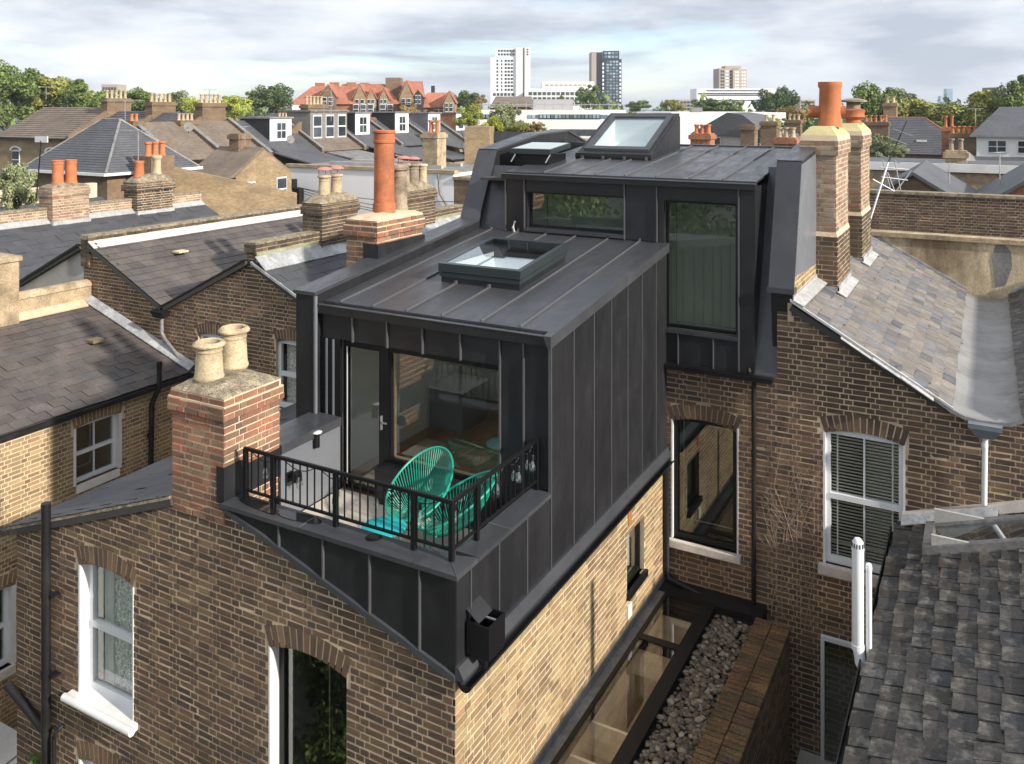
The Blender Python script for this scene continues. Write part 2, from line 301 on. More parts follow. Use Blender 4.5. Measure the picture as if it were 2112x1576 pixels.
class Pieces:
    """bricks or slates of one house: the largest in view become objects, the rest of each wall one joined mesh"""
    def __init__(s, limit=300): s.l = []; s.limit = limit
    def add(s, host, name, m, mat4, tmpl, shared, score): s.l.append((score, host, name, m, mat4, tmpl, shared))
    def finish(s):
        s.l.sort(key=lambda q: -q[0]); groups = {}
        for i, (sc_, host, name, m, mat4, tmpl, shared) in enumerate(s.l):
            if i < s.limit and shared is not None: inst(name, shared, mat4, host)
            else: groups.setdefault((host.name, name, m.name), [host, m, []])[2].append((mat4, tmpl))
        for (hn, name, mn), (host, m, lst) in groups.items():
            vs_ = []; fs = []; o = 0
            for mat4, (tv, tf) in lst:
                a = np.array(mat4); w = tv @ a[:3, :3].T + a[:3, 3]
                vs_.append(w); fs += [tuple(i + o for i in f) for f in tf]; o += len(tv)
            me = bpy.data.meshes.new(name + 's'); me.from_pydata(np.concatenate(vs_).tolist(), [], fs); me.materials.append(m); me.update()
            ob = bpy.data.objects.new(name + '_field', me); COL.objects.link(ob); adopt(ob, host); ob['kind'] = 'stuff'
CAMP = Vector((0, 0, ZC))
def score(p, n, area):
    d = CAMP - p; dd = d.length; return area * max(0.02, d.normalized().dot(n)) / dd ** 2
def interp(pts, u):
    for (a, va), (b, vb) in zip(pts, pts[1:]):
        if a <= u <= b: return va + (vb - va) * (u - a) / max(b - a, 1e-9)
    return pts[0][1] if u < pts[0][0] else pts[-1][1]
def brick_wall(host, pieces, O, ang, u0, u1, vb, top, m, mort, openings=(), thick=.2, body_from=None, seed=1, body=True, bond='flemish', proud=.005, wname='wall', body_u0=None):
    """O=(x,y) of u=0; u runs along ang, the wall faces right of it. top=[(u,z)...]; openings=(ua,ub,va,vb,rise)"""
    r3 = random.Random(seed); ux, uy = math.cos(ang), math.sin(ang); ix, iy = -uy, ux; nrm = Vector((-ix, -iy, 0))
    def W(u, d, z): return (O[0] + ux * u + ix * d, O[1] + uy * u + iy * d, z)
    if body:
        bz = vb if body_from is None else body_from
        cuts = sorted(set([u0 if body_u0 is None else body_u0, u1] + [t[0] for t in top if u0 < t[0] < u1] + [c for o in openings for c in o[:2] if u0 < c < u1])); b = MB()
        for a, c in zip(cuts, cuts[1:]):
            mid_ = (a + c) / 2; lo = bz
            ops = sorted([o for o in openings if o[0] - 1e-6 <= mid_ <= o[1] + 1e-6], key=lambda o: o[2])
            segs = []
            for o in ops: segs.append((lo, o[2])); lo = o[3]
            for s0, s1 in segs:
                if s1 > s0 + 1e-4: b.hexa([W(a, 0, s0), W(c, 0, s0), W(c, thick, s0), W(a, thick, s0), W(a, 0, s1), W(c, 0, s1), W(c, thick, s1), W(a, thick, s1)])
            ta, tb = interp(top, a + 1e-6), interp(top, c - 1e-6)
            b.hexa([W(a, 0, lo), W(c, 0, lo), W(c, thick, lo), W(a, thick, lo), W(a, 0, ta), W(c, 0, tb), W(c, thick, tb), W(a, thick, ta)])
        host = b.build(wname, mort, host)
    arcs = []
    for o in openings:
        ua, ub, va, vt, rise = o[:5]
        if rise > 0:
            hw = (ub - ua) / 2; Rr = (hw * hw + rise * rise) / (2 * rise); cu = (ua + ub) / 2; cv = vt - Rr; h = o[5] if len(o) > 5 else .22
            half = math.asin(min(1, hw / Rr)) ; n = max(5, int((ub - ua) / .078)); n += 1 - n % 2
            wv = np.array([(-1, 0, 0), (1, 0, 0), (1, 0, 1), (-1, 0, 1), (-1, 1, 0), (1, 1, 0), (1, 1, 1), (-1, 1, 1)], float)
            step = 2 * half / n; hb = Rr * math.tan(step / 2) - .0085; ht = (Rr + h) * math.tan(step / 2) - .0085
            tv = np.array([(p[0] * (hb if p[2] == 0 else ht), -.0035 if p[1] == 0 else .09, Rr + p[2] * h) for p in wv])
            tf = [(0, 1, 2, 3), (1, 5, 6, 2), (5, 4, 7, 6), (4, 0, 3, 7), (0, 4, 5, 1), (3, 2, 6, 7)]
            bm_ = MB(); bm_.v = [tuple(p) for p in tv]; bm_.f = tf; me = bm_.mesh('brick', m)
            for i in range(n):
                ph = -half + (i + .5) * step
                uu = Vector((ux * math.cos(ph), uy * math.cos(ph), -math.sin(ph))); vv = Vector((ux * math.sin(ph), uy * math.sin(ph), math.cos(ph)))
                c = Vector(W(cu, 0, cv)); m4 = Matrix(((uu.x, ix, vv.x, c.x), (uu.y, iy, vv.y, c.y), (uu.z, 0, vv.z, c.z), (0, 0, 0, 1)))
                pieces.add(host, 'brick', m, m4, (tv, tf), me, score(c + vv * Rr, nrm, .09 * h))
            arcs.append((cu, cv, Rr + h + .006, ua - .05, ub + .05, vt))
    row = math.floor(vb / .075); z = row * .075
    zmax = max(t[1] for t in top)
    while z < zmax:
        vm = z + .0375
        holes = []
        for o in openings:
            if o[2] - .02 < vm < o[3] - (o[4] * .5 if o[4] else 0): holes.append((o[0], o[1]))
        for cu, cv, RR, ua, ub, vt in arcs:
            if vm > cv and vm < cv + RR and vm > vt - .14:
                w = math.sqrt(max(0, RR * RR - (vm - cv) ** 2)); w = min(w, (ub - ua) / 2)
                if w > .02: holes.append((cu - w, cu + w))
        u = u0 - (.1125 if row % 2 else .0) * 1.5 - r3.uniform(0, .012); k = row % 2
        while u < u1:
            ln = (.215 if k % 2 == 0 else .1025) if bond == 'flemish' else .215
            a, b_ = u + .002, u + ln - .002; u += ln + .010; k += 1
            a = max(a, u0); b_ = min(b_, u1)
            parts_ = [(a, b_)]
            for h0, h1 in holes:
                nx_ = []
                for p, q in parts_:
                    if q <= h0 or p >= h1: nx_.append((p, q)); continue
                    if p < h0: nx_.append((p, h0 - .004))
                    if q > h1: nx_.append((h1 + .004, q))
                parts_ = nx_
            for p, q in parts_:
                if q - p < .03: continue
                tp, tq = interp(top, p), interp(top, q); z0, z1 = z + .007, z + .068
                if z0 >= max(tp, tq) - .012: continue
                pr = proud + r3.uniform(-.003, .003); jz = r3.uniform(-.003, .003)
                if z1 + .004 < min(tp, tq):
                    c = Vector(W((p + q) / 2, -pr, (z0 + z1) / 2 + jz)); L_ = q - p
                    tl = r3.uniform(-.011, .011)
                    m4 = Matrix(((ux * L_, ix * .03, 0, c.x), (uy * L_, iy * .03, 0, c.y), (tl * L_, 0, z1 - z0, c.z), (0, 0, 0, 1)))
                    pieces.add(host, 'brick', m, m4, (BV, BF), brick_mesh(m, r3.randrange(5)), score(c, nrm, L_ * .065))
                else:       # cut along the sloping top
                    poly = [(p, z0), (q, z0)]
                    if tq > z1: poly += [(q, z1)]
                    else: poly += [(q, max(z0 + .004, tq - .006))]
                    if (tp - z1) * (tq - z1) < 0:
                        uc = p + (q - p) * (z1 - tp) / (tq - tp); poly += [(uc, z1)]
                    if tp > z1: poly += [(p, z1)]
                    else: poly += [(p, max(z0 + .004, tp - .006))]
                    n = len(poly); tv = np.array([W(a_, -pr, v_) for a_, v_ in poly] + [W(a_, .02, v_) for a_, v_ in poly])
                    tf = [tuple(range(n))] + [(i, (i + 1) % n, (i + 1) % n + n, i + n) for i in range(n)]
                    pieces.add(host, 'brick', m, Matrix.Identity(4), (tv, tf), None, -1)
        z += .075; row += 1
    return host
SV = np.array([(-.5, 0, 0), (.5, 0, 0), (.5, 1, 0), (-.5, 1, 0), (-.5, 0, 1), (.5, 0, 1), (.5, 1, 1), (-.5, 1, 1)], float)
SF = [(4, 5, 6, 7), (0, 1, 5, 4), (1, 2, 6, 5), (2, 3, 7, 6), (3, 0, 4, 7)]
SLATE_ME = {}
def slate_roof(host, pieces, A, B, W_, m, sw=.30, ex=.22, thick=.009, seed=1, holes=(), deck=True, rough=.004, under=None, gap=.003):
    """A->B the eave line, W_ the vector from eave to ridge"""
    A, B, W_ = Vector(A), Vector(B), Vector(W_); r3 = random.Random(seed)
    U = (B - A); lu = U.length; u = U / lu; lw = W_.length; w = W_ / lw; n = u.cross(w); n = n if n.z > 0 else -n
    if m.name not in SLATE_ME:
        b = MB(); b.v = [tuple(p) for p in SV]; b.f = list(SF); SLATE_ME[m.name] = b.mesh('slate', m)
    if deck:
        b = MB(); d = n * -.03
        b.prism([A + d, B + d, B + W_ + d, A + W_ + d], n * -.08); b.build('roof_deck', under or m_dark, host)
    rows = int(math.ceil(lw / ex)); tilt = thick * 1.6 / ex
    for i in range(rows):
        s = i * ex; e = min(s + ex * 1.25, lw)
        if s > lw - .02: break
        x = -(sw / 2 if i % 2 else 0)
        while x < lu - .01:
            a, c = max(x, 0) + gap, min(x + sw, lu) - gap; x += sw
            if c - a < .03: continue
            cu = (a + c) / 2
            if any(h[0] < cu < h[1] and h[2] < s + ex / 2 < h[3] for h in holes): continue
            js = r3.uniform(-rough, rough) * 2 - (r3.uniform(.02, .05) if r3.random() < .03 else 0); lift = r3.uniform(0, rough)
            o = A + u * cu + w * (s + js) + n * (thick * 1.6 + lift)
            wd = (w - n * (tilt + lift / ex)).normalized() * (e - s); th = n * thick; uw = u * (c - a) + n * r3.uniform(-rough, rough) * .7 + w * r3.uniform(-rough, rough) * .9
            m4 = Matrix(((uw.x, wd.x, th.x, o.x), (uw.y, wd.y, th.y, o.y), (uw.z, wd.z, th.z, o.z), (0, 0, 0, 1)))
            pieces.add(host, 'slate', m, m4, (SV, SF), SLATE_ME[m.name], score(o, n, (c - a) * ex))
def sheet(host, name, m, A, U, W_, t, label=None):
    """slab: corner A, edge vectors U and W_, thickness t along their normal"""
    A, U, W_ = Vector(A), Vector(U), Vector(W_); n = U.cross(W_).normalized() * t
    return MB().prism([A, A + U, A + U + W_, A + W_], n).build(name, m, host, label=label)
def pot(parent, x, y, z0, z1, r, m, style='roll', name='chimney_pot', inner=True):
    h = z1 - z0; b = MB()
    if style == 'roll':
        pr = [(r * .86, z0), (r * .92, z0 + .05 * h), (r * .90, z0 + .10 * h), (r * .84, z0 + .14 * h), (r * .78, z0 + .6 * h), (r * .74, z0 + .72 * h), (r * .80, z0 + .74 * h), (r * .80, z0 + .78 * h), (r * .74, z0 + .80 * h), (r * .78, z0 + .86 * h), (r * .98, z0 + .89 * h), (r, z0 + .93 * h), (r * .92, z0 + .97 * h), (r * .80, z1), (r * .66, z1 - .01), (r * .62, z1 - .45 * h)]
    elif style == 'tall':
        pr = [(r, z0), (r * .98, z0 + .12 * h), (r * .90, z0 + .13 * h), (r * .87, z0 + .5 * h), (r * .87, z0 + .84 * h), (r * .95, z0 + .85 * h), (r * .95, z0 + .875 * h), (r * .90, z0 + .88 * h), (r * .90, z0 + .96 * h), (r, z0 + .97 * h), (r, z0 + .99 * h), (r * .92, z1), (r * .75, z1 - .01), (r * .72, z1 - .4 * h)]
    elif style == 'cannon':
        pr = [(r * .95, z0), (r * .95, z0 + .1 * h), (r * .75, z0 + .2 * h), (r * .68, z0 + .75 * h), (r * .72, z0 + .8 * h), (r * .95, z0 + .88 * h), (r * .95, z0 + .95 * h), (r * .8, z1), (r * .6, z1 - .01), (r * .55, z1 - .4 * h)]
    else:
        pr = [(r, z0), (r * .92, z0 + .1 * h), (r * .84, z0 + .85 * h), (r * .95, z0 + .9 * h), (r * .95, z1), (r * .72, z1 - .005), (r * .68, z1 - .4 * h)]
    b.lathe(x, y, pr, 22); return b.build(name, m, parent, smooth=True)
def cowl(parent, x, y, z, r, m):
    b = MB()
    for k in range(4):
        a = k * math.pi / 2 + .5; b.tube([(x + .8 * r * math.cos(a), y + .8 * r * math.sin(a), z), (x + .8 * r * math.cos(a), y + .8 * r * math.sin(a), z + .13)], .008, 5)
    b.lathe(x, y, [(r * 1.15, z + .13), (r * 1.15, z + .145), (r * .7, z + .185), (.02, z + .20)], 16); return b.build('cowl', m, parent, smooth=True)
def stack(host, pieces, x0, y0, x1, y1, z0, z1, m, mort, flaunch, seed=1, cap=True, corb=.03, faces='fr', fh=.14):
    """chimney stack part: brick faces towards -Y ('f') and +X ('r'), corbelled head, flaunching"""
    c = MB().box(x0 + .004, y0 + .004, z0, x1 - .004, y1 - .004, z1).build('chimney_stack', mort, host)
    zc = z1 - .225 if cap else z1
    if 'f' in faces: brick_wall(c, pieces, (x0, y0), 0, 0, x1 - x0, z0, [(0, zc), (x1 - x0, zc)], m, mort, body=False, seed=seed)
    if 'r' in faces: brick_wall(c, pieces, (x1, y0), math.pi / 2, 0, y1 - y0, z0, [(0, zc), (y1 - y0, zc)], m, mort, body=False, seed=seed + 1)
    if cap:
        for i, (a, za) in enumerate(((corb, z1 - .225), (corb, z1 - .150), (corb * .35, z1 - .075))):
            MB().box(x0 - a + .005, y0 - a + .005, za, x1 + a - .005, y1 + a - .005, za + .075).build('corbel_bed', mort, c)
            brick_wall(c, pieces, (x0 - a, y0 - a), 0, 0, x1 - x0 + 2 * a, za, [(0, za + .0755), (x1 - x0 + 2 * a, za + .0755)], m, mort, body=False, seed=seed + 5 + i)
            brick_wall(c, pieces, (x1 + a, y0 - a), math.pi / 2, 0, y1 - y0 + 2 * a, za, [(0, za + .0755), (y1 - y0 + 2 * a, za + .0755)], m, mort, body=False, seed=seed + 9 + i)
    # uneven mortar flaunching
    b = MB(); nx_, ny_ = 9, 9; r4 = random.Random(seed + 40); a = corb * .35
    for j in range(ny_ + 1):
        for i in range(nx_ + 1):
            fx, fy = i / nx_, j / ny_; e = min(fx, 1 - fx, fy, 1 - fy) * 2
            h = fh * min(1, e * 1.9) ** .7 + (r4.uniform(-.012, .012) if e > 0 else 0)
            b.v.append((x0 - a + (x1 - x0 + 2 * a) * fx, y0 - a + (y1 - y0 + 2 * a) * fy, z1 + .002 + h))
    for j in range(ny_):
        for i in range(nx_):
            q = j * (nx_ + 1) + i; b.f.append((q, q + 1, q + nx_ + 2, q + nx_ + 1))
    b.build('flaunching', flaunch, c, smooth=True)
    return c
def sash(parent, O, ang, u0, u1, z0, z1, m, gl, depth=.10, fw=.06, mid=True, vbar=0, room=True, curtain=None, sill=None, name='window', curtain_d=.16, roomm=None):
    """window part set back in its opening: frame bars, panes, dark backing box behind"""
    ux, uy = math.cos(ang), math.sin(ang); ix, iy = -uy, ux
    def bar(b, a, c, za, zb, d0, d1):
        P_ = lambda u, d, z: (O[0] + ux * u + ix * d, O[1] + uy * u + iy * d, z)
        b.hexa([P_(a, d0, za), P_(c, d0, za), P_(c, d1, za), P_(a, d1, za), P_(a, d0, zb), P_(c, d0, zb), P_(c, d1, zb), P_(a, d1, zb)])
    f = MB(); d0, d1 = depth, depth + .06
    bar(f, u0, u0 + fw, z0, z1, d0, d1); bar(f, u1 - fw, u1, z0, z1, d0, d1); bar(f, u0 + fw, u1 - fw, z0, z0 + fw * 1.3, d0, d1); bar(f, u0 + fw, u1 - fw, z1 - fw, z1, d0, d1)
    zm = (z0 + z1) / 2
    if mid: bar(f, u0 + fw, u1 - fw, zm - fw * .5, zm + fw * .5, d0 - .015, d1)
    w = f.build(name, m, parent)
    if vbar:
        for i in range(vbar):
            uc = u0 + (u1 - u0) * (i + 1) / (vbar + 1); b = MB(); bar(b, uc - .012, uc + .012, z0 + fw, z1 - fw, d0 + .012, d0 + .05); b.build('glazing_bar', m, w)
    for za, zb in (((z0 + fw, zm), (zm, z1 - fw)) if mid else ((z0 + fw, z1 - fw),)):
        b = MB(); bar(b, u0 + fw * .8, u1 - fw * .8, za, zb, d0 + .034, d0 + .038); b.build('pane', gl, w)
    if curtain:
        b = MB(); n = 40; P_ = lambda u, d, z: (O[0] + ux * u + ix * d, O[1] + uy * u + iy * d, z)
        for i in range(n + 1):
            u = u0 + fw + (u1 - u0 - 2 * fw) * i / n; d = depth + curtain_d + .02 * math.sin(i * 1.1)
            b.v += [P_(u, d, z0 + .04), P_(u, d, z1 - .03)]
        for i in range(n): b.f.append((2 * i, 2 * i + 2, 2 * i + 3, 2 * i + 1))
        b.build('curtain', curtain, w)
    if room:
        b = MB(); D = .9; bar(b, u0 - .15, u1 + .15, z0 - .15, z1 + .15, d1 + .02 + D, d1 + .05 + D)
        bar(b, u0 - .18, u0 - .15, z0 - .15, z1 + .15, d1 + .12, d1 + D); bar(b, u1 + .15, u1 + .18, z0 - .15, z1 + .15, d1 + .12, d1 + D)
        bar(b, u0 - .15, u1 + .15, z0 - .18, z0 - .15, d1 + .12, d1 + D); bar(b, u0 - .15, u1 + .15, z1 + .15, z1 + .18, d1 + .12, d1 + D)
        b.build('room', roomm or m_dark, w)  # backing box against light leaks; dark default colour stands in for interior shade
    if sill:
        ms, out, hgt, side = sill; b = MB(); bar(b, u0 - side, u1 + side, z0 - hgt, z0, -out, depth + .02); b.build('sill', ms, w)
    return w
# ------------------------------------------------------------ ground
X0, Y0, YM, XP, XL = -4.267, 6.669, 12.526, -7.6, -10.93
m_ground = M('ground', (.075, .078, .06), .95, var=.35, scale=.05, fine=.1, bscale=2)
gb = MB(); gb.add([(-5000, -3000, 0), (5000, -3000, 0), (5000, 6000, 0), (-5000, 6000, 0)], [(0, 1, 2, 3)])
struct(gb.build('ground', m_ground))

# ------------------------------------------------------------ our house: brick outrigger with zinc rooftop extension
H = thing('terrace_house', 'brick terrace house with black zinc rooftop extension and railed balcony', 'house', (-5.2, 10, 0))
PH = Pieces(300)
slope = [(-7.6, 7.72), (-7.19, 7.715), (-4.267, 6.80)]
brick_wall(H, PH, (0, Y0), 0, -7.6, X0, 4.35, slope, mb_brown, m_mortar, openings=[(-6.56, -5.53, 3.6, 6.475, .09)], body_from=0, seed=3, wname='rear_wall')
brick_wall(H, PH, (X0, 0), math.pi / 2, Y0, YM, 4.82, [(Y0, 6.78), (YM, 6.78)], mb_yellow, m_mortar_l, openings=[(10.95, 11.62, 5.47, 6.26, 0)], body_from=0, seed=5, wname='side_wall', body_u0=Y0 + .203)
brick_wall(H, PH, (0, YM), 0, X0 + .01, -2.62, 4.5, [(X0, 8.2), (-2.62, 8.2)], mb_brown, m_mortar_d, openings=[(-4.17, -3.19, 5.55, 7.39, .09)], body_from=0, seed=7, wname='main_wall')
# windows
w = sash(H, (0, Y0), 0, -6.545, -5.53, 3.6, 6.47, m_black, g_dark, depth=.13, fw=.07, mid=False, name='picture_window')
part('reveal', m_white, w, (-6.565, Y0 - .004, 3.6, -6.545, Y0 + .13, 6.40))
w = sash(H, (0, YM), 0, -4.15, -3.19, 5.55, 7.39, m_black, g_dark, depth=.05, fw=.07, mid=False, sill=(m_stone, .09, .10, .07), name='picture_window')
part('reveal', m_white, w, (-4.175, YM - .006, 5.55, -4.15, YM + .15, 7.33), (-3.188, YM - .010, 5.55, -3.165, YM + .02, 7.36))
w = sash(H, (X0, 0), math.pi / 2, 10.95, 11.62, 5.47, 6.26, m_black, g_win, depth=.06, fw=.045, mid=False, sill=(m_black, .05, .09, .03), name='side_window', roomm=m_plaster, curtain=m_plaster)  # added pale curtain panel stands in for the reflection in this pane
# outrigger chimney
c = stack(H, PH, -8.015, Y0 - .012, -7.20, 7.49, 7.55, 8.86, mb_red, m_mortar_l, m_flaunch, seed=11, corb=.035, fh=.10)
for px, py, ptop in ((420, 790, 9.36), (473, 765, 9.41)):
    p = at(px, py, Z=8.97); pot(c, p.x - .16, p.y + .22, 8.93, ptop, .185, m_buff)
part('lead_apron', m_zinc, c, (-7.30, Y0 - .03, 7.74, -7.185, 6.95, 8.13), (-7.199, 6.95, 7.74, -7.182, 7.49, 8.06))

# --- zinc cladding: balcony parapet
def zpanels_front(y, xs, zlo, zhi, name='parapet_cladding'):
    b = part(name, m_zinc, H, (xs[0], y + .012, zhi(xs[0]) - .05, xs[-1], y + .02, zhi(xs[-1])))
    for i, (a, c_) in enumerate(zip(xs, xs[1:])):
        MB().prism([(a + .004, y, zlo(a)), (c_ - .004, y, zlo(c_)), (c_ - .004, y, zhi(c_)), (a + .004, y, zhi(a))], (0, .014, 0)).build('panel', m_zinc, b)
        if i: MB().box(a - .008, y - .028, zlo(a), a + .008, y + .012, zhi(a)).build('seam', m_seam, b)
    return b
zl = lambda x: interp([(-7.19, 7.70), (-4.2, 6.79)], x) + .03
pf = zpanels_front(Y0 - .03, [-7.12, -6.38, -5.793, -5.212, -4.63, -4.236], zl, lambda x: 7.72)
MB().prism([(-7.22, Y0 - .065, 7.70), (-4.236, Y0 - .065, 6.785), (-4.236, Y0 - .065, 6.85), (-7.22, Y0 - .065, 7.755)], (0, .034, 0)).build('verge_trim', m_zincskylit, pf)
# side cladding
rz = lambda y: 9.455 + .1195 * (y - 8.55)
ys = [6.64, 6.86, 7.39, 7.98, 8.545, 9.136, 9.722, 10.275, 10.846, 11.394, 11.969, 12.50]
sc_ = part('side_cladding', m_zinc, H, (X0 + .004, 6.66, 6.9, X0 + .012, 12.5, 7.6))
for i, (a, b_) in enumerate(zip(ys, ys[1:])):
    za, zb = (7.72, 7.72) if b_ < 8.6 else (rz(a) - .02, rz(b_) - .02)
    MB().prism([(X0 + .032, a + .004, 6.88), (X0 + .032, b_ - .004, 6.88), (X0 + .032, b_ - .004, zb), (X0 + .032, a + .004, za)], (-.02, 0, 0)).build('panel', m_zinc, sc_)
    if i: MB().box(X0 + .02, a - .008, 6.90, X0 + .058, a + .008, max(7.72, za) if a > 8.5 else 7.72).build('seam', m_seam, sc_)
MB().prism([(X0 + .03, 6.62, 6.93), (X0 + .065, 6.62, 6.93), (X0 + .12, 6.62, 6.835), (X0 + .12, 6.62, 6.81), (X0 + .03, 6.62, 6.81)], (0, 5.83, 0)).build('apron_flashing', m_zincskylit, sc_)
b = MB()      # half-round gutter
n = 8; gx, gz, gr = X0 + .135, 6.80, .068
for y in (6.615, 12.42):
    for rr in (gr, gr - .008):
        for k in range(n + 1):
            t = math.pi + math.pi * k / n; b.v.append((gx + rr * math.cos(t), y, gz + rr * math.sin(t)))
q = n + 1
for k in range(n):
    b.f += [(k, k + 1, 2 * q + k + 1, 2 * q + k), (q + k, q + k + 1, 3 * q + k + 1, 3 * q + k), (k, k + 1, q + k + 1, q + k)]
b.f += [tuple(range(0, q)), (0, q, 3 * q, 2 * q), (n, q + n, 3 * q + n, 2 * q + n)]
b.build('gutter', m_blackplastic, H, smooth=True)
# hopper with chute
hb = part('hopper', m_black, H, (X0 + .06, 6.79, 6.98, X0 + .075, 7.06, 7.27), (X0 + .28, 6.79, 6.98, X0 + .295, 7.06, 7.27), (X0 + .06, 6.775, 6.98, X0 + .295, 6.79, 7.27), (X0 + .06, 7.06, 6.98, X0 + .295, 7.075, 7.27), (X0 + .06, 6.79, 6.96, X0 + .295, 7.06, 6.98))
MB().prism([(X0 + .03, 6.80, 7.36), (X0 + .03, 7.05, 7.36), (X0 + .17, 7.05, 7.26), (X0 + .17, 6.80, 7.26)], (.004, 0, .012)).build('chute', m_zinc, hb)
part('brace', m_steel, hb, (X0 + .16, 6.93, 7.255, X0 + .29, 6.945, 7.268))
MB().tube([(X0 + .17, 6.92, 6.98), (X0 + .16, 6.92, 6.80)], .035, 10).build('outlet', m_black, hb)
# coping with joints
cp = part('coping', m_zincskylit, H, (-6.09, Y0 - .075, 7.725, -4.50, 6.885, 7.77), label='wide dark zinc parapet coping')
part('coping_length', m_zincskylit, cp, (-7.19, Y0 - .075, 7.724, -6.094, 6.885, 7.768))
MB().prism([(-4.496, Y0 - .075, 7.7245), (-4.20, Y0 - .075, 7.7245), (-4.20, 6.97, 7.7245), (-4.496, 6.885, 7.7245)], (0, 0, .046)).build('coping_corner', m_zincskylit, cp)
part('coping_length', m_zincskylit, cp, (-4.46, 6.98, 7.725, -4.20, 7.60, 7.769))
part('coping_length', m_zincskylit, cp, (-4.46, 7.604, 7.725, -4.20, 8.53, 7.77))
MB().tube([(-6.092, Y0 - .07, 7.771), (-6.092, 6.88, 7.771)], .006, 6).build('coping_joint', m_seam, cp)
MB().tube([(-4.46, 7.602, 7.772), (-4.2, 7.602, 7.772)], .006, 6).build('coping_joint', m_seam, cp)
MB().tube([(-4.49, 6.9, 7.772), (-4.205, Y0 - .07, 7.772)], .005, 6).build('coping_joint', m_seam, cp)
# inner parapet + deck
part('inner_parapet', m_zinc, H, (-7.18, 6.84, 7.05, -4.47, 6.87, 7.72), (-4.47, 6.84, 7.05, -4.44, 8.53, 7.72), (-7.18, 6.70, 7.05, -4.3, 6.72, 7.72), (-4.32, 6.7, 7.05, -4.3, 8.5, 7.72))
dk = part('deck', m_dark, H, (-7.2, 6.7, 7.0, -4.3, 8.6, 7.16))
for i in range(6):
    for j in range(4):
        x, y = -7.17 + i * .455, 6.875 + j * .42
        x2, y2 = min(x + .45, -4.475), min(y + .415, 8.545)
        if x2 - x > .05: MB().box(x, y, 7.165, x2, y2, 7.185 + random.uniform(0, .002)).build('paver', m_paver, dk)
# low party parapet left of the balcony
lp = part('party_parapet', m_zinc, H, (-7.62, 7.49, 6.9, -7.205, 8.55, 8.04))
for a, b_ in ((7.50, 8.545),): MB().box(-7.205, a, 7.19, -7.19, b_, 8.05).build('panel', m_zincblue, lp)
part('coping_length', m_zincskylit, lp, (-7.64, 7.485, 7.985, -7.165, 8.54, 8.09))
# tall party upstand beside the box
MB().prism([(-7.86, 8.47, 7.85), (-7.86, 8.47, 9.60), (-7.86, 12.55, 10.09), (-7.86, 12.55, 7.85)], (.325, 0, 0)).build('party_upstand', m_zinc, H)
MB().prism([(-7.885, 8.445, 9.60), (-7.885, 8.445, 9.645), (-7.885, 12.52, 10.135), (-7.885, 12.52, 10.09)], (.365, 0, 0)).build('upstand_coping', m_zincskylit, H)
# --- box: rear face
part('corner_trim', m_zincblue, H, (-7.555, 8.462, 8.09, -7.525, 8.50, 9.59))
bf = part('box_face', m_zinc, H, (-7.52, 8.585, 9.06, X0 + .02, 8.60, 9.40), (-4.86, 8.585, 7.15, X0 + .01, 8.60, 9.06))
for a, b_ in ((-7.49, -6.989), (-6.989, -6.453), (-6.453, -5.928), (-5.928, -5.394), (-5.394, -4.867)):
    MB().box(a + .004, 8.562, 9.06, b_ - .004, 8.585, 9.385).build('panel', m_zinc, bf)
    if a > -7.4: MB().box(a - .009, 8.53, 9.055, a + .009, 8.57, 9.385).build('seam', m_seam, bf)
for a, b_ in ((-4.867, -4.561), (-4.561, X0 + .028)):
    MB().box(a + .004, 8.562, 7.77 if b_ > -4.4 else 7.19, b_ - .004, 8.585, 9.385).build('panel', m_zinc, bf)
    MB().box(a - .008, 8.535, 7.30, a + .008, 8.57, 9.385).build('seam', m_seam, bf)
MB().box(-7.54, 8.50, 9.375, X0 + .065, 8.62, 9.475).build('fascia', m_zinc, bf)
MB().box(-7.54, 8.492, 9.477, X0 + .067, 8.552, 9.487).build('drip_trim', m_zincskylit, bf)
MB().box(-7.54, 8.56, 7.10, -7.20, 8.60, 9.06).build('jamb', m_black, bf)
for x in (-7.42, -7.31): MB().box(x - .012, 8.545, 7.19, x + .012, 8.565, 9.05).build('jamb_trim', m_zincblue, bf)
# door and window
dr = part('glass_door', m_black, H, (-7.20, 8.62, 7.19, -7.14, 8.69, 9.05), (-6.62, 8.60, 7.19, -6.47, 8.69, 9.05), (-7.14, 8.62, 8.97, -6.62, 8.69, 9.05), (-7.14, 8.62, 7.19, -6.62, 8.69, 7.23))
part('pane', g_win, dr, (-7.14, 8.65, 7.23, -6.62, 8.656, 8.97)); part('edge_trim', m_white, dr, (-7.142, 8.612, 7.23, -7.13, 8.62, 8.97))
part('handle', m_steel, dr, (-6.585, 8.575, 8.02, -6.565, 8.60, 8.19), (-6.585, 8.575, 8.10, -6.49, 8.585, 8.12))
pw_ = part('picture_window', m_black, H, (-6.47, 8.61, 7.62, -6.44, 8.69, 9.04), (-4.90, 8.61, 7.62, -4.86, 8.69, 9.04), (-6.44, 8.61, 8.99, -4.90, 8.69, 9.06), (-6.44, 8.61, 7.62, -4.90, 8.69, 7.68))
part('pane', g_win, pw_, (-6.44, 8.65, 7.68, -4.90, 8.656, 8.99)); part('edge_trim', m_ply, pw_, (-6.44, 8.66, 7.68, -6.425, 8.70, 8.99), (-6.44, 8.66, 7.68, -4.9, 8.70, 7.695))
part('window_bench', m_zinc, H, (-6.55, 8.42, 7.19, -4.87, 8.60, 7.60), (-6.57, 8.40, 7.60, -4.87, 8.61, 7.625))
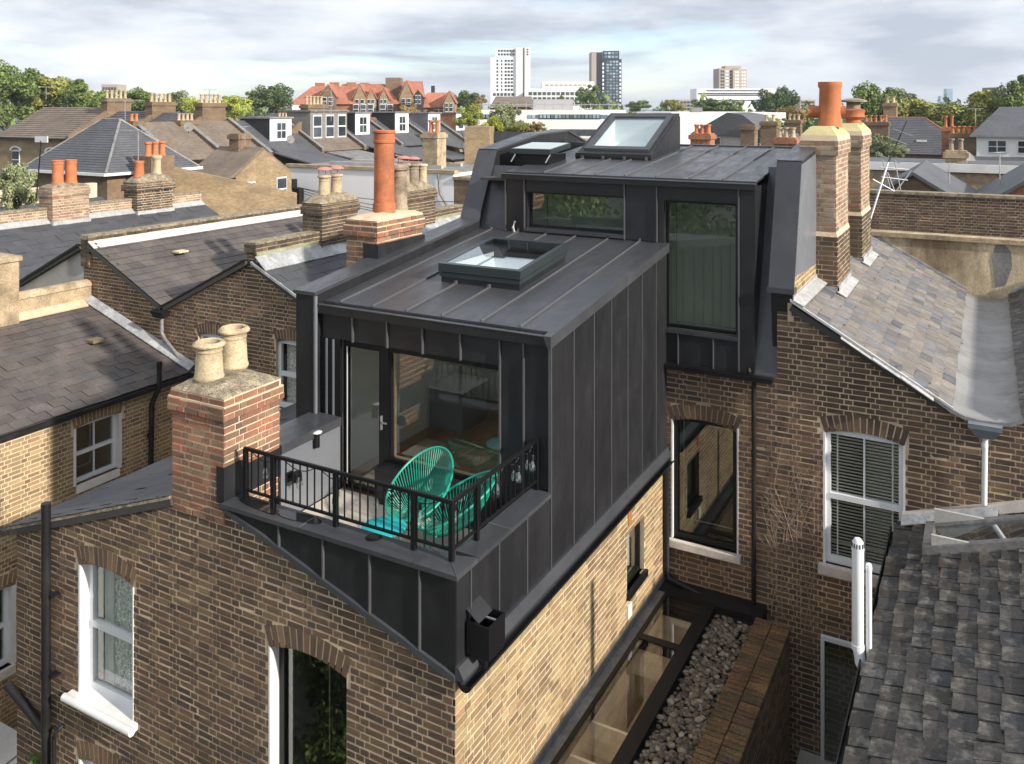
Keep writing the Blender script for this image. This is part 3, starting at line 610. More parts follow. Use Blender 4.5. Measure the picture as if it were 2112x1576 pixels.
# the room inside
rm = part('room', m_plaster, H, (-7.50, 8.70, 7.05, -7.45, 12.5, 9.3), (-4.47, 8.70, 7.05, -4.42, 12.5, 9.3), (-7.45, 12.40, 7.05, -4.47, 12.45, 9.6))
fl = part('floor', m_floor, H, (-7.45, 8.60, 7.05, -4.47, 12.4, 7.14))
for i in range(17): MB().box(-7.44 + i * .175, 8.70, 7.142, -7.44 + i * .175 + .171, 12.38, 7.16).build('board', m_floor, fl)
part('threshold', m_ply, fl, (-7.14, 8.69, 7.16, -4.9, 9.05, 7.185))
part('ceiling', m_plasterw, H, (-7.46, 8.63, 9.29, -6.44, 12.4, 9.31), (-5.34, 8.63, 9.29, -4.46, 12.4, 9.31), (-6.44, 8.63, 9.29, -5.34, 9.84, 9.31), (-6.44, 11.16, 9.29, -5.34, 12.4, 9.31))
part('light_shaft', m_plasterw, H, (-6.46, 9.82, 9.31, -6.44, 11.18, 9.86), (-5.34, 9.82, 9.31, -5.32, 11.18, 9.86), (-6.44, 9.82, 9.31, -5.34, 9.84, 9.86), (-6.44, 11.16, 9.31, -5.34, 11.18, 9.92))
cb = part('cabinet', m_greyblk, H, (-7.43, 10.9, 7.16, -6.85, 11.6, 7.75)); part('cabinet_top', m_white, cb, (-7.44, 10.88, 7.752, -6.83, 11.62, 7.78))
# --- box roof
def seam_roof(name, xs, y0, y1, z0, z1, hole=None, mm=m_zincskylit):
    rf = None; k = (z1 - z0) / (y1 - y0); zf = lambda y: z0 + k * (y - y0)
    def slab(a, b_, ya, yb, nm, par):
        return MB().hexa([(a, ya, zf(ya) - .03), (b_, ya, zf(ya) - .03), (b_, yb, zf(yb) - .03), (a, yb, zf(yb) - .03), (a, ya, zf(ya)), (b_, ya, zf(ya)), (b_, yb, zf(yb)), (a, yb, zf(yb))]).build(nm, mm, par)
    rf = MB().hexa([(xs[0], y0, zf(y0) - .10), (xs[-1], y0, zf(y0) - .10), (xs[-1], y0 + .12, zf(y0) - .10), (xs[0], y0 + .12, zf(y0) - .10), (xs[0], y0, zf(y0) - .04), (xs[-1], y0, zf(y0) - .04), (xs[-1], y0 + .12, zf(y0) - .04), (xs[0], y0 + .12, zf(y0) - .04)]).build(name, m_black, H)
    for i, (a, b_) in enumerate(zip(xs, xs[1:])):
        segs = [(y0 + .075, y1)]
        if hole and a >= hole[0] - .02 and b_ <= hole[1] + .02: segs = [(y0 + .075, hole[2]), (hole[3], y1)]
        elif hole and a < hole[1] - .01 and b_ > hole[0] + .01:
            segs = [(y0 + .075, hole[2]), (hole[3], y1)]
            if a < hole[0]: slab(a + .003, hole[0], hole[2], hole[3], 'panel', rf)
            if b_ > hole[1]: slab(hole[1], b_ - .003, hole[2], hole[3], 'panel', rf)
        for ya, yb in segs: slab(a + .003, b_ - .003, ya, yb, 'panel', rf)
        if i:
            for ya, yb in ([(y0 + .08, y1)] if not (hole and hole[0] - .1 < a < hole[1] + .1) else [(y0 + .08, hole[2] - .05), (hole[3] + .05, y1)]):
                MB().hexa([(a - .010, ya, zf(ya) - .01), (a + .010, ya, zf(ya) - .01), (a + .010, yb, zf(yb) - .01), (a - .010, yb, zf(yb) - .01), (a - .006, ya, zf(ya) + .026), (a + .006, ya, zf(ya) + .026), (a + .006, yb, zf(yb) + .026), (a - .006, yb, zf(yb) + .026)]).build('seam', m_seam, rf)
                MB().box(a - .014, yb - .05, zf(yb), a + .014, yb + .0, zf(yb) + .045).build('seam_end', m_seam, rf)
    return rf
rf1 = seam_roof('box_roof', [-7.53, -7.27, -6.752, -6.238, -5.72, -5.17, -4.653, X0 + .03], 8.56, 12.50, 9.495, 9.965, hole=(-6.44, -5.34, 9.84, 11.16))
MB().prism([(X0 - .02, 8.486, 9.492), (X0 + .075, 8.486, 9.492), (X0 + .075, 8.486, 9.36), (X0 + .035, 8.486, 9.36)], (0, 4.01, .478)).build('verge_trim', m_zincskylit, rf1)
def rooflight(name, x0, x1, y0, y1, zf, hb_, ht, mm, gl, fw=.07):
    """framed rooflight following the roof plane zf(y)"""
    def rail(a, b_, ya, yb, lo, hi): return [(a, ya, zf(ya) + lo), (b_, ya, zf(ya) + lo), (b_, yb, zf(yb) + lo), (a, yb, zf(yb) + lo), (a, ya, zf(ya) + hi), (b_, ya, zf(ya) + hi), (b_, yb, zf(yb) + hi), (a, yb, zf(yb) + hi)]
    o = MB()
    for a, b_, ya, yb in ((x0, x1, y0, y0 + fw), (x0, x1, y1 - fw, y1), (x0, x0 + fw, y0 + fw, y1 - fw), (x1 - fw, x1, y0 + fw, y1 - fw)): o.hexa(rail(a, b_, ya, yb, hb_, ht))
    r = o.build(name, mm, H); e = .03
    k = MB()
    for a, b_, ya, yb in ((x0 + e, x1 - e, y0 + e, y0 + fw), (x0 + e, x1 - e, y1 - fw, y1 - e), (x0 + e, x0 + fw, y0 + fw, y1 - fw), (x1 - fw, x1 - e, y0 + fw, y1 - fw)): k.hexa(rail(a, b_, ya, yb, -.01, hb_ - .005))
    k.build('kerb', m_zinc, r)
    s2 = MB(); e = .012
    for a, b_, ya, yb in ((x0 + e, x1 - e, y0 + e, y0 + fw - .01), (x1 - fw + .01, x1 - e, y0 + fw, y1 - e)): s2.hexa(rail(a, b_, ya, yb, hb_ - .07, hb_ - .012))
    s2.build('lower_frame', mm, r)
    MB().hexa(rail(x0 + fw * .5, x1 - fw * .5, y0 + fw * .5, y1 - fw * .5, ht - .012, ht - .006)).build('pane', gl, r)
    return r
rooflight('roof_lantern', -6.52, -5.26, 9.77, 11.20, lambda y: 9.495 + .1193 * (y - 8.56), .15, .26, m_alum, g_sky)
# ------------------------------------------------------------ upper dormer
YD = 12.50
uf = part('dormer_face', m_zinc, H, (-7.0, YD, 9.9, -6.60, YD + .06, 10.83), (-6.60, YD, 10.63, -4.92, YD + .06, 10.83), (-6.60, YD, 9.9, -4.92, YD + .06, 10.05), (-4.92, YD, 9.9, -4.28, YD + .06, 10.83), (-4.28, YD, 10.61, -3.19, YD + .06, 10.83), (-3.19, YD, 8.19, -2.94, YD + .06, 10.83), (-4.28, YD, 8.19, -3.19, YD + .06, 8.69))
P_ = lambda a, b, c, d: MB().box(a + .004, YD - .016, b, c - .004, YD - .001, d).build('panel', m_zinc, uf)
P_(-7.0, 9.98, -6.64, 10.83); P_(-6.64, 10.63, -4.90, 10.83); P_(-6.64, 9.98, -4.90, 10.05); P_(-4.90, 9.98, -4.38, 10.83); P_(-4.38, 10.62, -3.15, 10.83); P_(-3.15, 8.19, -2.93, 10.83)
for a, b_ in zip((-4.40, -4.05, -3.52), (-4.05, -3.52, -3.15)): P_(a, 8.19, b_, 8.66)
for x, za, zb in ((-6.64, 9.97, 10.83), (-4.90, 9.97, 10.83), (-4.38, 9.97, 10.83), (-3.15, 8.19, 10.83), (-4.05, 8.19, 8.66), (-3.52, 8.19, 8.66)):
    MB().box(x - .008, YD - .042, za, x + .008, YD - .012, zb).build('seam', m_seam, uf)
MB().box(-7.0 - .01, YD - .03, 9.97, -6.985, YD + .02, 10.84).build('corner_trim', m_seam, uf)
MB().box(-7.04, YD - .09, 10.825, -2.90, YD + .05, 10.905).build('fascia', m_zinc, uf)
MB().box(-7.04, YD - .098, 10.906, -2.90, YD - .03, 10.918).build('drip_trim', m_seam, uf)
MB().box(-6.62, YD - .05, 9.99, -4.90, YD, 10.045).build('sill', m_zincskylit, uf)
MB().box(-4.36, YD - .05, 8.64, -3.17, YD, 8.695).build('sill', m_zincskylit, uf)
MB().box(-4.41, YD - .14, 8.12, -2.66, YD - .02, 8.185).build('gutter', m_black, uf)
sash(H, (0, YD), 0, -6.60, -4.92, 10.05, 10.63, m_black, g_dark, depth=.07, fw=.03, mid=False, name='strip_window', roomm=m_plaster)
sash(H, (0, YD), 0, -4.28, -3.19, 8.69, 10.61, m_black, g_dark, depth=.09, fw=.035, mid=False, name='tall_window', roomm=m_plaster)
part('dormer_cheek', m_zinc, H, (-2.958, YD + .02, 8.19, -2.93, 14.6, 10.86)); part('dormer_cheek', m_zinc, H, (-7.0, YD + .02, 9.9, -6.975, 14.6, 10.86))
MB().prism([(-2.93, 12.51, 8.19), (-2.62, 12.51, 8.19), (-2.62, 13.4, 11.1), (-2.93, 13.4, 11.1)], (0, .04, 0)).build('mansard_slope', m_zincskylit, H)
MB().prism([(-7.54, 12.53, 9.9), (-6.99, 12.53, 9.9), (-6.99, 12.98, 11.0), (-7.54, 12.98, 11.0)], (0, .04, 0)).build('mansard_slope', m_zincskylit, H)
prof = [(12.47, 9.46), (13.03, 11.20), (14.75, 11.40), (16.2, 11.44), (19.5, 10.2), (19.5, 8.6), (12.6, 8.6)]
pr_ = MB().prism([(-2.70, y, z) for y, z in prof], (.30, 0, 0)).build('party_upstand', m_zinc, H)
def strip(pts, x, w, t, m_, par):
    for (ya, za), (yb, zb) in zip(pts, pts[1:]):
        l_ = math.hypot(yb - ya, zb - za); ny, nz_ = -(zb - za) / l_ * t, (yb - ya) / l_ * t
        MB().prism([(x, ya, za), (x, yb, zb), (x, yb + ny, zb + nz_), (x, ya + ny, za + nz_)], (w, 0, 0)).build('upstand_coping', m_, par)
strip(prof[:5], -2.725, .35, .03, m_zincskylit, pr_)
MB().prism([(-2.399, 12.52, 9.62), (-2.399, 13.03, 11.16), (-2.399, 15.5, 11.38), (-2.399, 15.5, 9.47)], (.012, 0, 0)).build('flank_sheen', m_zincblue, pr_)  # separate paler sheet paints the sunlit sky reflection on this side
part('foot_trim', m_zincskylit, pr_, (-2.74, 12.40, 9.40, -2.365, 12.60, 9.475))
profl = [(12.50, 10.09), (13.10, 11.24), (14.74, 11.47), (16.05, 11.51), (18.2, 10.9), (18.2, 9.0), (12.50, 9.0)]
pl_ = MB().prism([(-7.86, y, z) for y, z in profl], (.32, 0, 0)).build('party_upstand', m_zinc, H)
strip(profl[:5], -7.885, .37, .035, m_zincskylit, pl_)
us = [-7.03] + [at(px, 372, Y=12.5).x for px in (1121, 1181, 1227, 1288, 1352, 1421, 1490)] + [-2.91]
rf2 = seam_roof('dormer_roof', us, 12.43, 16.0, 10.935, 11.275)
part('ridge_trim', m_zincskylit, rf2, (-7.5, 15.98, 11.22, -2.70, 16.10, 11.30))
part('roof_deck', m_dark, H, (-7.53, 12.56, 10.78, -2.94, 16.0, 10.82), (-7.53, 15.9, 8.0, -2.7, 16.0, 11.2))  # unseen underlay slab added to block light below the roof panels
MB().prism([(-7.5, 16.05, 11.25), (-2.7, 16.05, 11.25), (-2.7, 19.6, 9.2), (-7.5, 19.6, 9.2)], (0, 0, -.06)).build('front_slope', m_slate_g, H)
# opening hatch
hz = lambda y: 10.935 + .0952 * (y - 12.43)
ht_ = MB().hexa([(-7.30, 13.2, 11.20), (-6.53, 13.2, 11.20), (-6.53, 14.02, 11.28), (-7.30, 14.02, 11.28), (-7.30, 13.2, 11.285), (-6.53, 13.2, 11.285), (-6.53, 14.02, 11.37), (-7.30, 14.02, 11.37)]).build('roof_hatch', m_alum, H)
MB().hexa([(-7.27, 13.24, 11.289), (-6.56, 13.24, 11.289), (-6.56, 13.98, 11.366), (-7.27, 13.98, 11.366), (-7.27, 13.24, 11.294), (-6.56, 13.24, 11.294), (-6.56, 13.98, 11.372), (-7.27, 13.98, 11.372)]).build('pane', M('hatch_glass', (.30, .38, .38), .08, var=.05, fine=0), ht_)
part('kerb', m_black, ht_, (-7.24, 13.27, 10.9, -6.60, 13.97, 11.19))
for x in (-7.27, -6.60): MB().tube([(x, 13.16, 11.06), (x + .06, 13.22, 11.2)], .012, 6).build('stay', m_steel, ht_)
# raked rooflight on a wedge upstand
X1, X2, Ya, Yb = -6.47, -5.05, 14.10, 15.68
wl = MB()
wl.prism([(X1, Ya, hz(Ya) - .02), (X1, Ya, 11.19), (X1, Ya + .12, 11.215), (X1, Yb - .08, 11.84), (X1, Yb, 11.84), (X1, Yb, hz(Yb) - .02)], (.05, 0, 0))
wl.prism([(X2 - .05, Ya, hz(Ya) - .02), (X2 - .05, Ya, 11.19), (X2 - .05, Ya + .12, 11.215), (X2 - .05, Yb - .08, 11.84), (X2 - .05, Yb, 11.84), (X2 - .05, Yb, hz(Yb) - .02)], (.05, 0, 0))
wl.box(X1 + .05, Ya, hz(Ya) - .02, X2 - .05, Ya + .04, 11.19); wl.box(X1 + .05, Yb - .05, hz(Yb) - .02, X2 - .05, Yb, 11.84)
wo_ = wl.build('raked_rooflight', m_zinc, H)
rk = (11.83 - 11.21) / (Yb - .08 - Ya - .12); zr = lambda y: 11.215 + rk * (y - Ya - .12)
def rake(a, b_, ya, yb, lo, hi): return [(a, ya, zr(ya) + lo), (b_, ya, zr(ya) + lo), (b_, yb, zr(yb) + lo), (a, yb, zr(yb) + lo), (a, ya, zr(ya) + hi), (b_, ya, zr(ya) + hi), (b_, yb, zr(yb) + hi), (a, yb, zr(yb) + hi)]
fr_ = MB()
for q in ((X1 + .1, X2 - .1, Ya + .14, Ya + .24), (X1 + .1, X2 - .1, Yb - .2, Yb - .1), (X1 + .1, X1 + .2, Ya + .24, Yb - .2), (X2 - .2, X2 - .1, Ya + .24, Yb - .2)): fr_.hexa(rake(*q, -.02, .05))
fr_.build('frame', m_zincskylit, wo_)
fl_ = MB()
for q in ((X1 + .0, X2 - .0, Ya - .02, Ya + .14), (X1 + .02, X1 + .1, Ya + .14, Yb - .1), (X2 - .1, X2 - .02, Ya + .14, Yb - .1), (X1 + .02, X2 - .02, Yb - .1, Yb + .02)): fl_.hexa(rake(*q, -.03, .012))
fl_.build('flashing', m_zinc, wo_)
MB().hexa(rake(X1 + .18, X2 - .18, Ya + .22, Yb - .18, .02, .026)).build('pane', g_sky, wo_)
b = MB()
for q in ((X1 + .17, X1 + .19, Ya + .2, Yb - .18), (X2 - .19, X2 - .17, Ya + .2, Yb - .18), (X1 + .19, X2 - .19, Yb - .2, Yb - .18), (X1 + .19, X2 - .19, Ya + .2, Ya + .22)): b.hexa(rake(*q, -.45, -.02))
b.build('light_shaft', m_plasterw, wo_)
MB().hexa(rake(X1 + .17, X2 - .17, Ya + .2, Yb - .18, -.47, -.45)).build('blind', m_plasterw, wo_)
for i in range(4): MB().box(X1 + .12 + i * .40, Ya - .05, hz(Ya), X1 + .16 + i * .40, Ya, hz(Ya) + .06).build('seam_end', m_seam, wo_)
MB().tube([at(1062, 484, Y=12.44), at(1058, 470, Y=12.42), at(1062, 456, Y=12.46)], .022, 8).build('cable_conduit', m_steel, H)
MB().lathe(-2.99, 12.42, [(.03, 8.21), (.04, 8.25), (.02, 8.30)], 10).build('overflow_vent', m_black, H)

# ------------------------------------------------------------ tall terracotta pot on its brick base (party wall, behind the upstand)
c = stack(H, PH, -8.28, 9.98, -7.72, 11.12, 9.0, 10.36, mb_red, m_mortar_l, m_flaunch_l, seed=21, corb=.035, fh=.07)
pot(c, -8.0, 10.52, 10.40, 11.66, .175, m_terra, 'tall')
pot(c, -8.02, 10.93, 10.38, 11.12, .15, m_oldpot, 'roll')
part('lead_apron', m_zinc, c, (-7.735, 9.97, 9.7, -7.68, 11.13, 10.03), (-7.95, 9.955, 9.6, -7.68, 9.97, 10.03))

# ------------------------------------------------------------ railing
rl = part('railing', m_black, H, (-7.05, 6.785, 8.30, -4.375, 6.815, 8.335), (-7.05, 6.788, 7.86, -4.375, 6.812, 7.885), (-4.405, 6.815, 8.299, -4.375, 8.56, 8.334), (-4.402, 6.815, 7.859, -4.378, 8.56, 7.884))
pb = MB().box(-.006, -.006, 7.88, .006, .006, 8.31).mesh('bar', m_black)
n = 27
for i in range(1, n): inst('bar', pb, Matrix.Translation((-7.04 + 2.65 * i / n, 6.80, 0)), rl)
n = 17
for i in range(1, n): inst('bar', pb, Matrix.Translation((-4.39, 6.80 + 1.75 * i / n, 0)), rl)
pp = MB().box(-.022, -.022, 7.76, .022, .022, 8.32).mesh('post', m_black)
for x, y in ((-7.03, 6.80), (-6.63, 6.80), (-5.78, 6.80), (-4.82, 6.80), (-4.39, 6.80), (-4.39, 7.25), (-4.39, 8.53)): inst('post', pp, Matrix.Translation((x, y, 0)), rl)
for x, y in ((-6.65, 6.77), (-5.8, 6.77), (-4.84, 6.77)): MB().box(x, y, 8.00, x + .03, y + .03, 8.06).build('clamp', m_black, rl)

# ------------------------------------------------------------ festoon lights on the railing
fs_ = thing('string_lights', 'string of clear glass bulbs hung along the balcony railing', 'string lights', (-5.8, 6.83, 8.3))
pts = []; bl = []
hang = [(-7.02, 6.84), (-6.55, 6.84), (-6.05, 6.84), (-5.55, 6.84), (-5.05, 6.84), (-4.5, 6.84), (-4.42, 7.15), (-4.42, 7.5), (-4.42, 7.9), (-4.42, 8.25), (-4.42, 8.52)]
for (xa, ya), (xb, yb) in zip(hang, hang[1:]):
    for k in range(7):
        t = k / 6; pts.append((xa + (xb - xa) * t, ya + (yb - ya) * t, 8.30 - .09 * math.sin(math.pi * t)))
    bl.append(((xa + xb) / 2, (ya + yb) / 2))
MB().tube(pts, .005, 5).build('cord', m_cable, fs_)
bl += [(-4.36, 8.38), (-4.36, 8.06)]
for x, y in bl:
    sk = MB().lathe(x, y, [(.010, 8.21), (.017, 8.20), (.017, 8.15), (.012, 8.145)], 8).build('socket', m_cable, fs_)
    MB().lathe(x, y, [(.012, 8.146), (.018, 8.13), (.034, 8.085), (.036, 8.06), (.026, 8.035), (.004, 8.025)], 12).build('bulb', m_bulb, fs_, smooth=True)
# wall lamp and vent cap by the balcony
p = at(598, 985, X=-7.16); wlamp = thing('wall_lamp', 'small black wall lamp on the grey balcony parapet', 'lamp', p)
MB().box(-7.19, p.y - .05, p.z - .05, -7.165, p.y + .05, p.z + .06).build('back_plate', m_black, wlamp)
MB().tube([(-7.165, p.y, p.z), (-7.11, p.y, p.z + .02), (-7.07, p.y + .01, p.z + .05)], .014, 8).build('arm', m_black, wlamp)
MB().lathe(-7.06, p.y + .01, [(.03, p.z + .09), (.055, p.z + .07), (.062, p.z - .02), (.05, p.z - .03)], 14).build('shade', m_black, wlamp, smooth=True)
MB().lathe(-7.06, p.y + .01, [(.015, p.z - .02), (.028, p.z - .05), (.005, p.z - .09)], 10).build('bulb', m_bulb, wlamp, smooth=True)
p = at(652, 905, X=-7.17); vc = MB().lathe(-7.17, p.y, [(.045, p.z - .10), (.045, p.z + .06), (.02, p.z + .065)], 14).build('vent_cap', m_black, H, smooth=True)
MB().lathe(-7.16, p.y, [(.062, p.z + .075), (.066, p.z + .085), (.03, p.z + .095)], 16).build('cap', m_white, vc, smooth=True)

# ------------------------------------------------------------ acapulco-style cord chairs and side table
def cord_chair(label, loc, rz):
    t = thing('cord_chair', label, 'chair', loc, group='teal cord chairs on the balcony')
    m4 = Matrix.Translation(loc) @ Matrix.Rotation(rz, 4, 'Z')
    def TR(p): return m4 @ Vector(p)
    n = 72; outer = []; inner = []
    for k in range(n):
        a = 2 * math.pi * k / n; c_, s_ = math.cos(a), math.sin(a)
        # pear-shaped hoop: front lip low, back high (chair faces local -Y)
        yv = -c_ * .40 + .05; h = .34 + .24 * (1 - c_) ** 1.15 * .9
        xv = s_ * (.37 - .05 * (1 - c_) / 2)
        outer.append((xv, yv + .10 * (1 - c_) / 2 * .8, h)); inner.append((s_ * .055, .06 - c_ * .055, .27))
    ring = [TR(p) for p in outer]; MB().tube(ring + [ring[0]], .013, 8, cap=False).build('hoop', m_teal, t, smooth=True)
    r2 = [TR(p) for p in inner]; MB().tube(r2 + [r2[0]], .008, 6, cap=False).build('hub_ring', m_teal, t)
    for k in range(n):
        a, c_ = Vector(outer[k]), Vector(inner[k]); pts_ = []
        for j in range(5):
            q = j / 4; p = a.lerp(c_, q); p.z -= .075 * math.sin(math.pi * q) * (1 + (a.z - .34)); p.y += .05 * math.sin(math.pi * q) * max(0, a.z - .45)
            pts_.append(TR(p))
        MB().tube(pts_, .0056, 4, cap=False).build('cord', m_teal, t)
    base = [TR((.27 * math.cos(a), .27 * math.sin(a) + .02, .20)) for a in [2 * math.pi * k / 24 for k in range(25)]]
    MB().tube(base, .009, 6, cap=False).build('base_ring', m_teal, t)
    for x, y in ((-.24, -.22), (.24, -.22), (0, .33)):
        MB().tube([TR((x * .75, y * .55, .31)), TR((x, y, .19)), TR((x * 1.12, y * 1.12, 0))], .010, 6).build('leg', m_teal, t)
    return t
cord_chair('teal cord chair nearer the glass door, facing the balcony corner', (-5.62, 7.98, 7.186), R(2))
cord_chair('teal cord chair nearest the railing corner, backed by the side rail', (-5.12, 7.86, 7.186), R(-52))
tb = thing('side_table', 'low round turquoise side table between railing and cord chairs', 'table', (-5.60, 7.36, 7.186))
MB().lathe(-5.60, 7.36, [(.225, 7.555), (.237, 7.56), (.237, 7.57), (.225, 7.575)], 36).build('tabletop', m_tealtop, tb, smooth=True)
for k in range(3):
    a = k * 2.094 + .4; MB().tube([(-5.60 + .15 * math.cos(a), 7.36 + .15 * math.sin(a), 7.555), (-5.60 + .2 * math.cos(a), 7.36 + .2 * math.sin(a), 7.186)], .008, 6).build('leg', m_teal, tb)
# rain puddles on the coping
def puddle(label, pts, z=7.7735):
    b = MB(); n = len(pts); P3 = []
    for i in range(n):            # smooth closed outline
        p0, p1, p2, p3 = (pts[(i + k - 1) % n] for k in range(4))
        for q in (0, .25, .5, .75):
            P3.append(tuple(.5 * ((2 * p1[j]) + (-p0[j] + p2[j]) * q + (2 * p0[j] - 5 * p1[j] + 4 * p2[j] - p3[j]) * q * q + (-p0[j] + 3 * p1[j] - 3 * p2[j] + p3[j]) * q ** 3) for j in (0, 1)))
    b.prism([(x, y, z) for x, y in P3], (0, 0, .0025)); tag(b.build('puddle', m_water), label, 'puddle', 'puddles on the zinc coping')
AZ = lambda px, py: tuple(at(px, py, Z=7.772))[:2]
puddle('long dark puddle on the coping nearest the brick chimney', [AZ(494, 1029), AZ(520, 1031), AZ(558, 1040), AZ(572, 1052), AZ(566, 1062), AZ(540, 1054), AZ(506, 1040)])
puddle('dark puddle mid coping below the second railing post', [AZ(575, 1052), AZ(604, 1056), AZ(648, 1066), AZ(664, 1077), AZ(648, 1081), AZ(600, 1072), AZ(574, 1062)])
puddle('small dark puddle on the coping below the turquoise table', [AZ(755, 1107), AZ(772, 1101), AZ(788, 1106), AZ(780, 1115), AZ(758, 1116)])
# ------------------------------------------------------------ glazed side return below
part('flat_roof', m_blackplastic, H, (-3.40, 5.0, 4.70, -2.76, 12.42, 4.84), (X0, 12.15, 4.60, -2.76, 12.52, 4.93), (-4.267, 11.96, 4.70, -3.38, 12.2, 4.86))
part('lead_apron', m_leadd, H, (X0 + .004, 4.8, 4.93, X0 + .02, 12.5, 5.02), (X0 + .004, 4.8, 4.86, X0 + .15, 12.2, 4.925))
gz_ = part('glass_roof', m_black, H, (-4.13, 5.0, 4.80, -4.08, 12.15, 4.945), (-3.56, 5.0, 4.80, -3.385, 12.15, 4.95), (-4.08, 12.06, 4.80, -3.56, 12.15, 4.945), (-4.08, 10.90, 4.80, -3.56, 11.02, 4.945))
part('pane', g_roof, gz_, (-4.09, 11.02, 4.925, -3.55, 12.06, 4.935)); part('pane', g_roof, gz_, (-4.09, 5.0, 4.925, -3.55, 10.90, 4.935))
lw_ = part('lightwell_lining', m_plyl, H, (-4.26, 5.0, 3.2, -4.20, 12.15, 4.80), (-3.54, 5.0, 3.9, -3.49, 12.15, 4.80), (-4.2, 12.05, 3.2, -3.5, 12.10, 4.80))
for y in (10.96, 9.35, 8.75, 8.15, 7.6, 7.0): part('rafter_fin', m_plyl, lw_, (-4.2, y - .02, 4.42, -3.54, y + .02, 4.80))
part('ground_floor', m_floor, H, (-4.26, 5.0, 3.1, -3.3, 12.4, 3.15))
part('vent_plate', m_white, H, (X0 + .002, 10.93, 5.12, X0 + .03, 11.07, 5.30)); part('air_brick', m_terra, H, (X0 + .002, 10.98, 6.36, X0 + .014, 11.10, 6.56))
# pebbles: irregular stones in one bed
ico = []
ph_ = (1 + 5 ** .5) / 2
iv = np.array([(-1, ph_, 0), (1, ph_, 0), (-1, -ph_, 0), (1, -ph_, 0), (0, -1, ph_), (0, 1, ph_), (0, -1, -ph_), (0, 1, -ph_), (ph_, 0, -1), (ph_, 0, 1), (-ph_, 0, -1), (-ph_, 0, 1)]) / math.sqrt(1 + ph_ ** 2)
ifc = [(0, 11, 5), (0, 5, 1), (0, 1, 7), (0, 7, 10), (0, 10, 11), (1, 5, 9), (5, 11, 4), (11, 10, 2), (10, 7, 6), (7, 1, 8), (3, 9, 4), (3, 4, 2), (3, 2, 6), (3, 6, 8), (3, 8, 9), (4, 9, 5), (2, 4, 11), (6, 2, 10), (8, 6, 7), (9, 8, 1)]
def subdiv(v, f):
    v = [tuple(p) for p in v]; mid = {}; nf = []
    def m_(a, b_):
        k = (min(a, b_), max(a, b_))
        if k not in mid:
            p = np.array(v[a]) + np.array(v[b_]); p /= np.linalg.norm(p); v.append(tuple(p)); mid[k] = len(v) - 1
        return mid[k]
    for a, b_, c_ in f:
        x, y, z = m_(a, b_), m_(b_, c_), m_(c_, a); nf += [(a, x, z), (b_, y, x), (c_, z, y), (x, y, z)]
    return np.array(v), nf
iv2, if2 = subdiv(iv, ifc)
pv = []; pf_ = []; o = 0
for i in range(1900):
    x = rng.uniform(-3.35, -2.82); y = rng.uniform(6.2, 11.98); s = rng.uniform(.018, .042); lay = rng.random()
    q = iv2 * np.array([s * rng.uniform(.9, 1.4), s * rng.uniform(.8, 1.1), s * rng.uniform(.5, .75)]); a = rng.uniform(0, 6.28); ca, sa = math.cos(a), math.sin(a)
    q = q @ np.array([[ca, -sa, 0], [sa, ca, 0], [0, 0, 1]]).T + np.array([x, y, 4.86 + lay * .045]); pv.append(q); pf_ += [tuple(k + o for k in f) for f in if2]; o += len(iv2)
me = bpy.data.meshes.new('pebbles'); me.from_pydata(np.concatenate(pv).tolist(), [], pf_); me.materials.append(m_pebble); me.polygons.foreach_set('use_smooth', [True] * len(me.polygons)); me.update()
ob = bpy.data.objects.new('pebbles', me); COL.objects.link(ob); ob['kind'] = 'stuff'; ob['label'] = 'rounded river pebbles covering the flat roof strip'; ob['category'] = 'pebbles'
# boundary wall
BW = thing('boundary_wall', 'mossy brick boundary wall beside the pebble roof', 'wall', (-2.5, 8.5, 0)); PB = Pieces(300)
brick_wall(BW, PB, (-2.33, 0), math.pi / 2, 5.0, 11.93, 3.2, [(5.0, 5.02), (11.93, 5.02)], mb_brown, m_mortar_d, body_from=0, seed=31, thick=.4)
brick_wall(BW, PB, (0, 5.0), 0, -2.73, -2.33, 3.2, [(-2.73, 5.0), (-2.33, 5.0)], mb_brown, m_mortar_d, body=False, seed=33)
cpv = MB().box(-2.76, 5.0, 5.0, -2.31, 11.94, 5.035).build('brick_on_edge', m_mortar_d, BW)
tv = BV.copy()
for i in range(86):       # coping bricks on edge
    y = 5.04 + i * .08
    for xa, xb in ((-2.765, -2.545), (-2.535, -2.305)):
        c_ = Vector(((xa + xb) / 2, y, 5.095 + random.uniform(-.008, .006)))
        m4 = Matrix((((xb - xa), 0, 0, c_.x), (0, 0, .066, c_.y), (0, -.09, 0, c_.z), (0, 0, 0, 1)))
        PB.add(cpv, 'brick', m_moss, m4, (BV, BF), brick_mesh(m_moss, i % 5), score(c_, Vector((0, 0, 1)), .02))
PB.finish()
# downpipes on the main wall
def pipe(name, label, cat, pts, r, m, coll=(), parent=None, n=12):
    if parent is None:
        t = thing(name, label, cat, pts[-1]); MB().tube(pts, r, n).build('pipe', m, t, smooth=True)
    else: t = MB().tube(pts, r, n).build(name, m, parent, smooth=True)
    for p in coll: MB().tube([Vector(p) - Vector((0, 0, .025)), Vector(p) + Vector((0, 0, .025))], r * 1.16, n).build('collar', m, t)
    return t
pipe('downpipe', '', '', [(-2.93, 12.45, 8.14), (-2.93, 12.45, 4.72)], .034, m_blackplastic, [(-2.93, 12.45, 7.1), (-2.93, 12.45, 5.9)], H)
pipe('downpipe', '', '', [(-4.215, 12.42, 6.78), (-4.215, 12.44, 5.10), (-4.17, 12.40, 5.0), (-4.0, 12.38, 4.97), (-3.05, 12.38, 4.74), (-2.94, 12.40, 4.68)], .044, m_blackplastic, [(-4.215, 12.43, 6.1)], H)
PH.finish()

